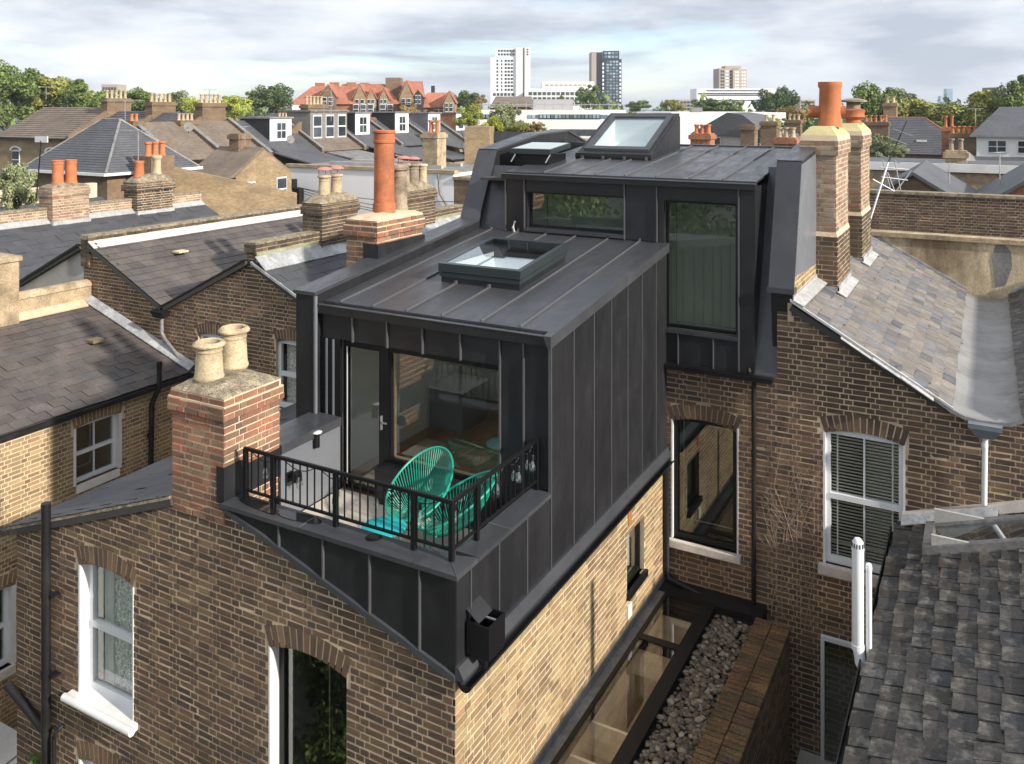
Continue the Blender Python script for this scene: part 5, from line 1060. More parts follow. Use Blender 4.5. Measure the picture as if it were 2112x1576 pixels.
D1 = thing('terrace_house', 'brick terrace house at the left edge behind the twin orange chimney pots', 'house', (-25.5, 16, 0))
brick_wall(D1, Pieces(0), (-28.0, 0), math.pi / 2, 12.5, 20, 8.6, [(12.5, 9.3), (20, 9.3)], mb_dark, m_mortar_l, thick=.3, seed=99, wname='party_wall', body_from=5)
MB().prism([(-23.1, 12.5, 8.8), (-25.5, 12.5, 7.7), (-27.9, 12.5, 8.8), (-27.9, 12.5, 5), (-23.1, 12.5, 5)], (0, 7.6, 0)).build('house_body', m_slate_g, D1)
# pale canopy low in the gap between the outriggers
cn = thing('canopy', 'pale canopy panels low in the gap at bottom left', 'canopy', (-12.2, 7.5, 0))
for i in range(3): MB().prism([(-13.9 + i * .95, 6.2, 1.9), (-13.0 + i * .95, 6.2, 1.9), (-13.0 + i * .95, 8.2, 2.12), (-13.9 + i * .95, 8.2, 2.12)], (0, 0, .03)).build('panel', mg_canopy, cn)
for x in (-13.9, -11.1): MB().box(x - .04, 6.25, 0, x + .04, 6.33, 1.9).build('post', m_white, cn)
# ------------------------------------------------------------ middle distance
mg_brick = M('distant_stock_brick', (.30, .22, .13), .95, var=.2, scale=.9, fine=.10, bscale=5, stretch=(1, 1, 2.4), stain=(.12, .085, .055, .5), stain_scale=.3)
mg_brickd = M('distant_brown_brick', (.19, .13, .082), .95, var=.2, scale=.9, fine=.10, bscale=5, stretch=(1, 1, 2.4), stain=(.09, .065, .045, .5), stain_scale=.4)
mg_red = M('distant_red_brick', (.34, .155, .085), .95, var=.18, scale=.8, fine=.15, bscale=8)
mg_tile = M('brown_concrete_tile', (.17, .135, .105), .9, var=.2, scale=.8, fine=.07, bscale=4)
mg_redtile = M('red_clay_tile', (.36, .135, .082), .85, var=.16, scale=.25, fine=.12, bscale=3)
mg_slate = M('distant_slate', (.088, .090, .10), .65, var=.15, scale=.8, fine=.06, bscale=4)
mg_felt = M('dark_dormer_cheek', (.028, .028, .032), .7, var=.2, fine=.1)
mg_white = M('distant_white_render', (.88, .88, .89), .8, var=.05, scale=.3, fine=.02)
mg_cream = M('distant_white_wall', (.72, .72, .70), .8, var=.04, scale=.1, fine=.02)
mg_grey = M('distant_grey_panel', (.20, .19, .18), .8, var=.1, fine=.05)
mg_navy = M('dark_glass_cladding', (.018, .030, .045), .15, var=.2, scale=.1, fine=0)
mg_conc = M('distant_concrete', (.38, .33, .28), .85, var=.08, scale=.1, fine=.04)
WIN = MB().box(-.5, 0, 0, .5, 1, 1)
WIN_ME = {}
def winbox(m):
    if m.name not in WIN_ME: WIN_ME[m.name] = MB().box(-.5, 0, 0, .5, 1, 1).mesh('window', m)
    return WIN_ME[m.name]
def bgwin(parent, O, ang, u, z, w, h, fm=m_white, gm=None, mull=1, proud=.06):
    """far window: pale frame proud of the wall, panes in front of its dark glass"""
    gm = gm or g_blank; ux, uy = math.cos(ang), math.sin(ang); ix, iy = -uy, ux
    def m4(uc, d, zz, ww, dd, hh): return Matrix(((ux * ww, ix * dd, 0, O[0] + ux * uc + ix * d), (uy * ww, iy * dd, 0, O[1] + uy * uc + iy * d), (0, 0, hh, zz), (0, 0, 0, 1)))
    f = inst('window', winbox(fm), m4(u, -proud, z, w, proud + .1, h), parent)
    pw_ = (w * .9 - .06 * (mull - 1)) / mull
    for i in range(mull):
        uc = u - w * .45 + pw_ / 2 + i * (pw_ + .06)
        for a, b_ in ((.06, .47), (.53, .94)):
            o = bpy.data.objects.new('pane', winbox(gm)); COL.objects.link(o); o.parent = f
            o.matrix_parent_inverse = Matrix.Identity(4)
            fr = Matrix(f.matrix_basis); o.matrix_basis = fr.inverted() @ m4(uc, -proud - .015, z + h * a, pw_, .03, h * (b_ - a))
    return f
def courses(parent, m, A, B, C, D, n, t=.07):
    """lapped slate courses on a roof face A-B eave, D-C ridge"""
    A, B, C, D = map(Vector, (A, B, C, D)); nr = (B - A).cross(D - A).normalized(); nr = nr if nr.z > 0 else -nr; b = MB()
    for i in range(n):
        p, q = i / n, (i + 1.0) / n; a0, b0, a1, b1 = A.lerp(D, p), B.lerp(C, p), A.lerp(D, q), B.lerp(C, q)
        b.add([a0, b0, b1, a1, a0 + nr * t, b0 + nr * t, b1 + nr * t * .25, a1 + nr * t * .25], [(4, 5, 6, 7), (0, 1, 5, 4), (1, 2, 6, 5), (3, 0, 4, 7)])
    o = b.build('slate_courses', m, parent); o['kind'] = 'stuff'
def pots_row(parent, x, y, dx, dy, n, z, m, r=.14, h=.6):
    me = MB().lathe(0, 0, [(r, 0), (r * .75, .2 * h), (r * .7, .8 * h), (r * .95, .86 * h), (r * .95, h), (r * .6, h - .01)], 10).mesh('chimney_pot', m, True)
    for i in range(n): inst('chimney_pot', me, Matrix.Translation((x + dx * (i - (n - 1) / 2), y + dy * (i - (n - 1) / 2), z)) @ Matrix.Rotation(i, 4, 'Z'), parent)
def bgstack(parent, x, y, wx, wy, z0, z1, m, n, pm, along='y', pr=.14, ph=.6):
    c = MB().box(x - wx / 2, y - wy / 2, z0, x + wx / 2, y + wy / 2, z1 - .3).box(x - wx / 2 - .08, y - wy / 2 - .08, z1 - .3, x + wx / 2 + .08, y + wy / 2 + .08, z1 - .08).box(x - wx / 2, y - wy / 2, z1 - .08, x + wx / 2, y + wy / 2, z1).build('chimney_stack', m, parent)
    if n: pots_row(c, x, y, 0 if along == 'y' else wx / (n + .3), wy / (n + .3) if along == 'y' else 0, n, z1, pm, pr, ph)
    return c
def tile_rows(parent, m, xe, ze, xr, zr_, y0, y1, n):
    """lapped tile courses on a slope"""
    b = MB(); dx, dz = (xr - xe) / n, (zr_ - ze) / n
    for i in range(n): b.hexa([(xe + dx * i, y0, ze + dz * i), (xe + dx * i, y1, ze + dz * i), (xe + dx * (i + 1), y1, ze + dz * (i + 1)), (xe + dx * (i + 1), y0, ze + dz * (i + 1)), (xe + dx * i, y0, ze + dz * i + .07), (xe + dx * i, y1, ze + dz * i + .07), (xe + dx * (i + 1), y1, ze + dz * (i + 1) + .02), (xe + dx * (i + 1), y0, ze + dz * (i + 1) + .02)])
    o = b.build('tile_courses', m, parent); o['kind'] = 'stuff'
# row of terraces along a street running away from us (their rears face right)
def row_house(label, ya, yb, roofm, wallm, dormer=None, chim=3, pm=m_buff, wins=1):
    t = thing('row_house', label, 'house', (-47, (ya + yb) / 2, 0), group='terrace backs with roof dormers')
    MB().box(-51.6, ya, 0, -44.1, yb, 8.65).build('wall', wallm, t)
    rf = MB().prism([(-43.9, ya + .15, 8.66), (-47.8, ya + .15, 11.0), (-51.7, ya + .15, 8.66)], (0, yb - ya - .3, 0)).build('roof', roofm, t)
    tile_rows(rf, roofm, -43.88, 8.70, -47.8, 11.04, ya + .16, yb - .16, 15 if roofm is mg_tile else 24)
    MB().prism([(-43.7, ya - .12, 8.62), (-43.7, ya - .12, 8.90), (-47.8, ya - .12, 11.24), (-52, ya - .12, 8.95), (-52, ya - .12, 8.62)], (0, .26, 0)).build('party_parapet', mg_brickd, t)
    MB().prism([(-43.68, ya - .15, 8.90), (-47.8, ya - .15, 11.25), (-47.8, ya - .15, 11.31), (-43.68, ya - .15, 8.97)], (0, .32, 0)).build('parapet_coping', m_leadd, t)
    part('gutter', m_blackplastic, t, (-43.95, ya, 8.56, -43.78, yb, 8.68))
    if chim: bgstack(t, -47.6, ya, .9, .8 if chim < 3 else 1.5, 10.0, 11.15, mg_brickd, chim, pm, 'y', .13, .45)
    for k in range(wins): bgwin(t, (-44.1, ya), math.pi / 2, (yb - ya) * (k + .6) / (wins + .2), 6.1, .95, 1.55, m_white)
    if dormer:
        yc, wd, hd, xf, cm, fm, n = dormer
        d = MB().prism([(xf, yc - wd / 2, 0), (xf, yc + wd / 2, 0), (-48, yc + wd / 2, 0), (-48, yc - wd / 2, 0)], (0, 0, 0.0)) if False else MB()
        zb = 8.66 + (-43.9 - xf) * 2.34 / 3.9 - .05
        d.box(-48.2, yc - wd / 2, zb, xf, yc + wd / 2, zb + hd); dd = d.build('dormer', cm, t)
        MB().box(-48.4, yc - wd / 2 - .12, zb + hd, xf + .15, yc + wd / 2 + .12, zb + hd + .12).build('flat_roof', m_leadd, dd)
        if fm is not None: MB().box(xf, yc - wd / 2, zb, xf + .03, yc + wd / 2, zb + hd).build('front', fm, dd)
        for k in range(n): bgwin(t, (xf + .03, yc - wd / 2), math.pi / 2, wd * (k + .5) / n, zb + .25, min(.95, wd / n * .82), hd - .5, m_upvc, mull=2 if n == 1 else 1)
    return t
row_house('brown tiled terrace back at the left end of the row, satellite dish on its stack', 36.6, 40.6, mg_tile, mg_brick, None, 2, m_terra2)
row_house('brown tiled terrace back without dormer, second in the row', 40.6, 44.6, mg_tile, mg_brick, None, 4, m_buff)
row_house('terrace back with dark cheeked dormer and three-light white window', 44.6, 50.0, mg_slate, mg_brick, (47.2, 2.2, 1.75, -45.3, mg_felt, m_upvc, 1), 0)
row_house('terrace back with wide grey slate-hung dormer of three small windows', 50.0, 55.0, mg_tile, mg_brick, (52.4, 4.3, 2.3, -45.2, mg_grey, None, 3), 4, m_buff)
row_house('terrace back with narrow white dormer left of the tall terracotta pot', 55.0, 60.0, mg_slate, mg_brick, (57.0, 1.9, 1.9, -45.6, mg_felt, m_upvc, 1), 0)
row_house('terrace back with white dormer just right of the tall terracotta pot', 60.0, 65.0, mg_slate, mg_brick, (62.5, 2.0, 1.9, -45.6, mg_felt, m_upvc, 1), 3, m_terra2, 2)
row_house('terrace back with blue-grey lead cheeked dormer', 65.0, 70.2, mg_slate, mg_brick, (67.6, 2.0, 1.8, -45.6, m_zincblue, m_upvc, 1), 3, m_terra2, 2)
row_house('terrace back at the far right end of the row with tile-hung dormer', 70.2, 75.4, mg_slate, mg_brickd, (73.0, 3.2, 1.8, -45.6, mg_red, m_upvc, 2), 2, m_terra2, 1)
# street row facing us at far left
def front_house(label, xa, xb, roofm, y=42.0, ze=9.55, zr2=12.0, wins=2, chim=True):
    t = thing('row_house', label, 'house', ((xa + xb) / 2, y + 4, 0), group='houses facing us at far left')
    MB().box(xa, y, 0, xb, y + 8, ze).build('wall', mg_brick, t)
    r_ = MB().prism([(xa, y - .3, ze), (xa, y + 4, zr2), (xa, y + 8.3, ze)], (xb - xa - .1, 0, 0)).build('roof', roofm, t)
    n = 16; b = MB(); dy, dz = 4.3 / n, (zr2 - ze) / n
    for i in range(n): b.hexa([(xa + .02, y - .3 + dy * i, ze + dz * i), (xb - .12, y - .3 + dy * i, ze + dz * i), (xb - .12, y - .3 + dy * (i + 1), ze + dz * (i + 1)), (xa + .02, y - .3 + dy * (i + 1), ze + dz * (i + 1)), (xa + .02, y - .3 + dy * i, ze + dz * i + .08), (xb - .12, y - .3 + dy * i, ze + dz * i + .08), (xb - .12, y - .3 + dy * (i + 1), ze + dz * (i + 1) + .03), (xa + .02, y - .3 + dy * (i + 1), ze + dz * (i + 1) + .03)])
    o = b.build('tile_courses', roofm, r_); o['kind'] = 'stuff'
    MB().prism([(xb - .15, y - .4, ze - .1), (xb - .15, y - .4, ze + .3), (xb - .15, y + 4, zr2 + .38), (xb - .15, y + 8.4, ze + .3), (xb - .15, y + 8.4, ze - .1)], (.3, 0, 0)).build('party_parapet', mg_brickd, t)
    part('gutter', m_blackplastic, t, (xa, y - .42, ze - .08, xb, y - .28, ze + .06))
    for k in range(wins):
        u = (xb - xa) * (k + .55) / (wins + .1); w = bgwin(t, (xa, y), 0, u, ze - 2.5, 1.0, 1.5, m_white)
        b = MB()
        for i in range(7):
            a0, a1 = math.pi * i / 7, math.pi * (i + 1) / 7
            P2 = lambda a, rr: (xa + u + rr * math.cos(a), y - .10, ze - 1.05 + rr * .5 * math.sin(a))
            b.prism([P2(a0, .58), P2(a0, .82), P2(a1, .82), P2(a1, .58)], (0, .14, 0))
        b.build('arch_surround', m_white, t)
    if chim: bgstack(t, xb - .2, y + 4, .8, 2.2, zr2 - .8, zr2 + .75, mg_brickd, 5, m_buff, 'y', .15, .65)
    return t
front_house('yellow brick house with tiled roof and white arched windows at left edge', -71.5, -61.8, mg_tile)
front_house('slate roofed house with a rooflight beside the left edge tiled house', -61.8, -56.5, mg_slate, ze=9.3, zr2=11.7, wins=0)
front_house('slate roofed house with many-potted stack, third from left edge', -56.5, -51.0, mg_slate, ze=9.2, zr2=11.6, wins=0)
front_house('slate roofed house with many-potted stack, behind the aerial', -51.0, -46.2, mg_slate, y=48, ze=9.2, zr2=11.5, wins=0)
# hipped slate house
t = thing('hipped_house', 'brown brick house with large hipped blue-grey slate roof', 'house', (-36, 26, 0))
MB().box(-38.6, 24.2, 0, -33.2, 28.6, 9.15).build('wall', mg_brickd, t)
ev = [(-38.9, 23.9, 9.2), (-32.9, 23.9, 9.2), (-32.9, 28.9, 9.2), (-38.9, 28.9, 9.2)]; rg = [(-36.6, 26.4, 11.45), (-35.3, 26.4, 11.45)]
hr = MB().add(ev + rg, [(0, 1, 5, 4), (1, 2, 5), (2, 3, 4, 5), (3, 0, 4), (3, 2, 1, 0)]).build('roof', mg_slate, t)
courses(hr, mg_slate, ev[0], ev[1], rg[1], rg[0], 22, .022); courses(hr, mg_slate, ev[1], ev[2], rg[1], rg[1], 22, .022)
for a, b_ in (((-32.9, 23.9, 9.2), rg[1]), ((-38.9, 23.9, 9.2), rg[0]), (rg[0], rg[1]), ((-32.9, 28.9, 9.2), rg[1])): MB().tube([a, b_], .06, 6).build('ridge_tiles', m_leadd, hr)
part('gutter', m_white, t, (-39, 23.75, 9.08, -32.8, 23.9, 9.2), (-32.9, 23.8, 9.08, -32.78, 29, 9.2))
c = MB().box(-32.4, 25.0, 7, -31.4, 26.2, 9.9).build('chimney_stack', mg_brickd, t); pots_row(c, -31.9, 25.6, .0, .36, 3, 9.9, m_terra2, .17, .62)
MB().prism([(-33.0, 27.4, 0), (-29.2, 31.5, 0), (-29.2, 31.5, 7.9), (-33.0, 27.4, 9.3)], (.3, -.3, 0)).build('garden_gable', mg_brick, t)
# low gabled house
t = thing('gabled_house', 'small brick house with dark tiled roof and sash windows beside white wall', 'house', (-35, 34, 0))
MB().box(-36.6, 31.8, 0, -33.6, 35.8, 8.45).build('wall', mg_brickd, t)
MB().prism([(-33.6, 31.8, 8.45), (-33.6, 33.8, 9.75), (-33.6, 35.8, 8.45)], (-.25, 0, 0)).build('gable', mg_brick, t)
MB().box(-33.598, 31.8, 0, -33.55, 35.8, 8.45).build('gable_sunlit_skin', mg_brick, t)  # thin skin of paler brick puts sunlit brightness into the gable end's colour
r_ = MB().prism([(-36.9, 31.5, 8.42), (-36.9, 33.8, 9.9), (-36.9, 36.1, 8.42)], (3.2, 0, 0)).build('roof', mg_tile, t)
bgstack(t, -35.4, 33.8, .7, .8, 9.3, 10.6, mg_brickd, 0, m_buff)
bgwin(t, (-33.55, 31.8), math.pi / 2, 1.0, 6.95, .55, 1.2); bgwin(t, (-33.55, 31.8), math.pi / 2, 3.2, 6.95, .75, 1.3); bgwin(t, (-36.6, 31.8), 0, 1.9, 6.95, .7, 1.0)
# white rendered flank wall with shed roof behind, and brick flank to the right
t = thing('rendered_building', 'long white rendered flank wall behind the terracotta pot', 'building', (-30, 41, 0))
MB().box(-35.9, 38.0, 0, -24.4, 44, 8.55).build('wall', mg_white, t)
part('coping', m_renderp, t, (-36.0, 37.9, 8.55, -24.3, 38.3, 8.72)); MB().box(-35.8, 38.3, 8.3, -24.5, 43.9, 8.62).build('roof', m_leadd, t)
for y in (40, 42): part('roof_upstand', m_renderg, t, (-34.5, y, 8.62, -26.5, y + .25, 8.80))
pipe('downpipe', '', '', [(-25.3, 37.9, 8.5), (-25.2, 37.9, 7.5), (-24.7, 37.9, 6.8)], .06, m_leadd, (), t)
bgstack(t, -27.3, 40.5, 1.0, .9, 8.0, 10.6, m_renderp, 2, m_terra2, 'x', .16, .7)
t = thing('brick_building', 'plain brick flank wall right of the white rendered wall', 'building', (-22, 41, 0))
MB().box(-24.35, 38.0, 0, -19.0, 44, 8.25).build('wall', mg_brickd, t); part('coping', m_flaunch, t, (-24.4, 37.9, 8.25, -18.9, 44, 8.4))
MB().box(-30, 52, 0, -26.2, 62, 9.6).build('rear_wing', mg_brick, t); bgwin(t, (-30, 52), 0, 1.0, 6.9, .9, 1.5)
# overhead wires across the white wall
wr = thing('overhead_wires', 'black telephone wires sagging across the white rendered wall', 'wires', (-31, 37.4, 7))
for k, (z1_, z2_) in enumerate(((7.6, 6.6), (7.5, 6.3), (7.35, 6.2), (7.55, 7.2))):
    MB().tube([(-35.6 + 12 * q / 12, 37.5, z1_ + (z2_ - z1_) * q / 12 - .35 * math.sin(math.pi * q / 12)) for q in range(13)], .018, 4).build('wire', m_cable, wr)
b = MB(); b.box(-35.4, 37.3, 6.3, -34.9, 37.7, 7.2).box(-34.8, 37.2, 6.5, -34.3, 37.6, 7.4).box(-35.2, 37.2, 7.3, -34.8, 37.6, 7.9); b.build('junction_boxes', m_blackplastic, wr)
# ------------------------------------------------------------ right-hand middle distance
t = thing('parapet_wall', 'long weathered brown brick wall behind the stained stucco parapet', 'wall', (1, 26, 0)); PW = Pieces(300)
brick_wall(t, PW, (0, 26), 0, -3.6, 3.2, 8.2, [(-3.6, 9.62), (3.2, 9.62)], mb_brown, m_mortar_d, body_from=0, thick=.3, seed=111)
PW.finish(); part('coping', m_flaunch, t, (-3.7, 25.95, 9.62, 3.3, 26.35, 9.70))
mb_ = M('weathered_metal_rail', (.5, .5, .5), .5, .5)
def gable_roof(label, xc, y, w, ln, ze, zr2, roofm, gm):
    t = thing('gabled_roof_house', label, 'house', (xc, y + ln / 2, 0))
    MB().prism([(xc - w / 2, y, 0), (xc + w / 2, y, 0), (xc + w / 2, y, ze), (xc, y, zr2), (xc - w / 2, y, ze)], (0, ln, 0)).build('wall', gm, t)
    for s in (-1, 1): MB().prism([(xc + s * (w / 2 + .2), y - .2, ze - .12), (xc, y - .2, zr2 + .02), (xc, y - .2, zr2 + .14), (xc + s * (w / 2 + .2), y - .2, ze)], (0, ln + .3, 0)).build('roof_slope', roofm, t)
    return t
g1 = gable_roof('slate roof with red brick gable beyond the right-hand wall', 1.35, 31.5, 3.6, 7, 8.6, 9.85, mg_slate, mg_red)
MB().box(1.2, 31.6, 9.6, 1.5, 32.0, 10.25).build('gable_block', m_renderp, g1)
gable_roof('low slate roof beyond the leaning aerial ladder', -2.2, 31.5, 3.4, 7, 8.7, 9.75, mg_slate, mg_brickd)
t = thing('valley_house', 'house with white fascia and grey render wall behind the slate gables', 'house', (1, 44, 0))
MB().box(-6, 40, 0, 5, 46, 9.35).build('wall', m_renderp, t); part('fascia', m_white, t, (-6.1, 39.85, 9.35, 1.6, 40, 9.68)); part('fascia', mg_brickd, t, (1.62, 39.85, 9.4, 5.1, 40, 9.75)); part('roof', mg_slate, t, (-6, 40, 9.4, 5, 46, 9.55))
bgstack(t, -1.2, 40.8, .8, .7, 9.2, 10.2, m_renderp, 2, m_oldpot, 'x', .13, .5); bgstack(t, 1.9, 41.5, .8, .8, 9.3, 10.5, mg_red, 2, m_terra2, 'x', .16, .7)
# satellite dish
p = at(1985, 335, D=40); ds = thing('satellite_dish', 'pale satellite dish on the roofs at right beyond the gables', 'dish', p)
MB().tube([(p.x, p.y + .2, 9.0), (p.x, p.y, p.z)], .03, 6).build('mast', m_steel, ds)
b = MB(); b.lathe(0, 0, [(.02, 0), (.25, .03), (.42, .10), (.46, .14), (.40, .12), (.22, .05)], 18)
d_ = b.build('reflector', m_renderg, ds, smooth=True); d_.matrix_basis = Matrix.Translation(p) @ Matrix.Rotation(R(-62), 4, 'Z') @ Matrix.Rotation(R(75), 4, 'Y') @ Matrix.Scale(1.15, 4)
MB().tube([p, p + Vector((.35, -.35, -.05))], .015, 5).build('feed_arm', m_blackplastic, ds)
t = thing('hipped_house', 'hipped slate house with red ridge tiles in front of the right-hand trees', 'house', (-5, 75, 0))
p = at(1870, 318, D=66)
MB().box(p.x - 4.6, p.y + .4, 0, p.x + 4.6, p.y + 8, p.z).build('wall', mg_brick, t)
ev = [(p.x - 5, p.y, p.z), (p.x + 5, p.y, p.z), (p.x + 5, p.y + 8.4, p.z), (p.x - 5, p.y + 8.4, p.z)]; rg = [(p.x - 1.8, p.y + 4, 11.2), (p.x + 1.0, p.y + 4, 11.2)]
hr = MB().add(ev + rg, [(0, 1, 5, 4), (1, 2, 5), (2, 3, 4, 5), (3, 0, 4), (3, 2, 1, 0)]).build('roof', mg_slate, t)
courses(hr, mg_slate, ev[0], ev[1], rg[1], rg[0], 22, .03)
for a, b_ in ((ev[1], rg[1]), (ev[0], rg[0]), (rg[0], rg[1])): MB().tube([a, b_], .07, 6).build('ridge_tiles', m_terra, hr)
MB().box(p.x + .6, p.y + 1.2, p.z + .9, p.x + 1.3, p.y + 2.6, p.z + 1.05).build('rooflight', mg_cream, hr)
bgstack(t, p.x - 2.3, p.y + 1.2, 1.9, .8, 8, 10.9, mg_brickd, 5, m_terra2, 'x', .13, .5); bgstack(t, p.x - 1.6, p.y + 5, 1.0, .9, 10, 12.4, mg_brick, 2, m_buff, 'x', .2, .5)
for px, yt, D, label in ((1957, 262, 62, 'slim orange brick chimney stack in front of right-hand trees'),):
    p = at(px, yt, D=D); t = thing('chimney_house', label, 'chimney', (p.x, p.y, 0)); bgstack(t, p.x, p.y, .9, .9, 0, p.z, mg_red, 2, m_terra2, 'x', .13, .8)
p = at(1988, 275, D=60); t = thing('chimney_house', 'broad brown chimney stack with red pots, right of the slim orange one', 'chimney', (p.x, p.y, 0)); bgstack(t, p.x, p.y, 1.8, 1.0, 0, p.z, mg_brickd, 5, m_terra2, 'x', .16, .5)
t = thing('row_house', 'slate house with white boarded attic windows at right edge', 'house', (4, 62, 0)); p = at(2000, 322, D=58)
MB().box(p.x, p.y, 0, p.x + 12, p.y + 7, p.z).build('wall', mg_brickd, t)
MB().box(p.x + .4, p.y - .1, p.z, p.x + 4.0, p.y + 3, p.z + 1.35).build('boarded_wall', mg_cream, t); MB().box(p.x + 4.4, p.y - .4, p.z - .2, p.x + 9, p.y + 3, p.z + 1.2).build('boarded_wall', mg_cream, t)
for u, n in ((1.2, 2), (2.9, 2)): bgwin(t, (p.x + .4, p.y - .1), 0, u, p.z + .25, 1.1, .85, m_white, mull=n)
for u, n in ((1.2, 2), (3.0, 2)): bgwin(t, (p.x + 4.4, p.y - .4), 0, u, p.z + .1, 1.5, .9, m_white, mull=n)
MB().prism([(p.x, p.y - .4, p.z + 1.3), (p.x + 12, p.y - .4, p.z + 1.3), (p.x + 12, p.y + 4, p.z + 3.2), (p.x + 1.8, p.y + 4, p.z + 3.2)], (0, .1, .1)).build('roof', mg_slate, t)
MB().prism([(p.x + 4.1, p.y - .5, p.z + 1.2), (p.x + 4.4, p.y - .5, p.z + 1.2), (p.x + 6.3, p.y + 4.2, p.z + 3.7), (p.x + 6.0, p.y + 4.2, p.z + 3.7)], (0, 0, .3)).build('party_parapet', m_renderp, t)
MB().prism([(p.x - .6, p.y - 2.6, p.z - 1.6), (p.x + 12, p.y - 2.6, p.z - 1.6), (p.x + 12, p.y, p.z), (p.x + .3, p.y, p.z)], (0, .05, .1)).build('lower_roof', mg_slate, t)
# aerials
def aerial(label, p, h, ln, ang, n=7, name='tv_aerial', tilt=0):
    t = thing(name, label, 'aerial', p); tip = Vector(p) + Vector((tilt, 0, h)); MB().tube([p, tip], .022, 6).build('mast', m_steel, t)
    u = Vector((math.cos(ang), math.sin(ang), 0)); MB().tube([tip - u * ln * .5, tip + u * ln * .5], .014, 5).build('boom', m_steel, t)
    w = Vector((-u.y, u.x, 0))
    for i in range(n):
        c_ = tip + u * ln * (i / (n - 1) - .5); MB().tube([c_ - w * .16, c_ + w * .16], .008, 4).build('element', m_steel, t)
    return t
aerial('tv aerial standing beside the hipped house chimney at left', at(285, 340, D=34), 1.35, 1.6, .4)
aerial('tv aerial on the many-potted stack behind the hipped roof', at(258, 262, D=52), 1.6, 2.2, .9, 9)
aerial('tv aerial on a thin mast in front of the red-roofed school', at(683, 250, D=62), 2.2, 2.0, .3)
aerial('tv aerial on a white mast at the right edge roofs', at(2062, 395, D=30), 1.35, .9, 1.2)
aerial('thin mast aerial by the slate gable at right', at(1958, 395, D=31), 1.0, .5, .5, 4)
aerial('street aerial mast in front of right-hand trees', at(2012, 290, D=60), 2.2, 1.0, .4, 4)
p = at(75, 410, D=24); t = thing('street_sign', 'small white sign plate on a thin black pole, left behind pots', 'sign', p)
q_ = at(85, 290, D=24); MB().tube([p, q_], .02, 6).build('pole', m_blackplastic, t)
MB().box(q_.x - .28, q_.y - .01, q_.z - .05, q_.x + .28, q_.y + .02, q_.z + .12).build('plate', m_white, t)
# leaning aerial ladder behind the right stacks
la = thing('aerial_mast', 'leaning metal aerial mast with dipoles beside the right chimney stacks', 'aerial', at(1792, 462, D=19.5))
a, b_ = at(1792, 462, D=19.5), at(1832, 335, D=19.8); MB().tube([a, b_], .022, 8).build('mast', m_steel, la); c_ = at(1870, 250, D=20.0); MB().tube([b_, c_], .014, 6).build('mast_top', m_blackplastic, la)
for px, py in ((1850, 292), (1862, 275), (1835, 330)):
    q = at(px, py, D=19.9); MB().tube([q + Vector((-.22, .1, .10)), q + Vector((.22, -.1, -.06))], .010, 5).build('dipole', m_steel, la)
for (xa, ya), (xb, yb) in (((1830, 355), (1845, 395)), ((1845, 330), (1858, 395)), ((1820, 330), (1838, 395)), ((1815, 345), (1875, 350)), ((1818, 365), (1872, 372)), ((1800, 370), (1845, 395)), ((1880, 352), (1850, 392))):
    MB().tube([at(xa, ya, D=22), at(xb, yb, D=22)], .016, 6).build('stay', m_steel, la)
# centre-right chimneys and cottage
def chim_bg(label, px, yt, D, wx, n, bm, pm, wy=.9):
    p = at(px, yt, D=D); t = thing('chimney_house', label, 'chimney', (p.x, p.y, 0), group='far chimney stacks'); bgstack(t, p.x, p.y, wx, wy, 0, p.z, bm, n, pm, 'x', .15, .45)
chim_bg('orange brick chimney stack left behind the zinc dormer roof', 1449, 275, 44, 1.0, 3, mg_red, m_terra2)
chim_bg('orange brick chimney stack with buff pots next to the zinc upstand', 1622, 283, 40, .95, 3, mg_red, m_buff)
chim_bg('tall brown chimney stack right of the grey cottage', 1588, 250, 60, 1.1, 2, mg_brickd, m_buff)
chim_bg('dark chimney stack against the grey cottage roof', 1545, 258, 56, .9, 0, mg_brickd, m_buff)
chim_bg('small far chimney stack left of the tall pale stacks', 1638, 247, 75, 1.2, 3, mg_brickd, m_buff)
p = at(1510, 300, D=62); t = thing('cottage', 'grey slate cottage with steep gable and white windows right of centre', 'house', (p.x, p.y, 0))
MB().box(p.x - 2.6, p.y, 0, p.x + 2.6, p.y + 6, p.z + .9).build('wall', m_renderg, t)
MB().prism([(p.x - 3.0, p.y - .3, p.z + .8), (p.x - .3, p.y - .3, p.z + 2.35), (p.x + .8, p.y - .3, p.z + 2.2), (p.x + 2.9, p.y - .3, p.z + .6)], (0, 6.5, 0)).build('roof', mg_slate, t)
bgwin(t, (p.x, p.y), 0, -1.2, p.z - .6, .75, 1.2); bgwin(t, (p.x, p.y), 0, 1.7, p.z - .3, .6, .9)
MB().prism([(p.x + 2.8, p.y, p.z - .8), (p.x + 4.6, p.y, p.z - .8), (p.x + 3.6, p.y, p.z + .8)], (0, 5, 0)).build('side_gable', mg_slate, t); bgwin(t, (p.x, p.y - .05), 0, 5.4, p.z - .7, .7, 1.2)
MB().box(p.x + 4.9, p.y, 0, p.x + 6.2, p.y + 4, p.z + .8).build('side_dormer', mg_felt, t)
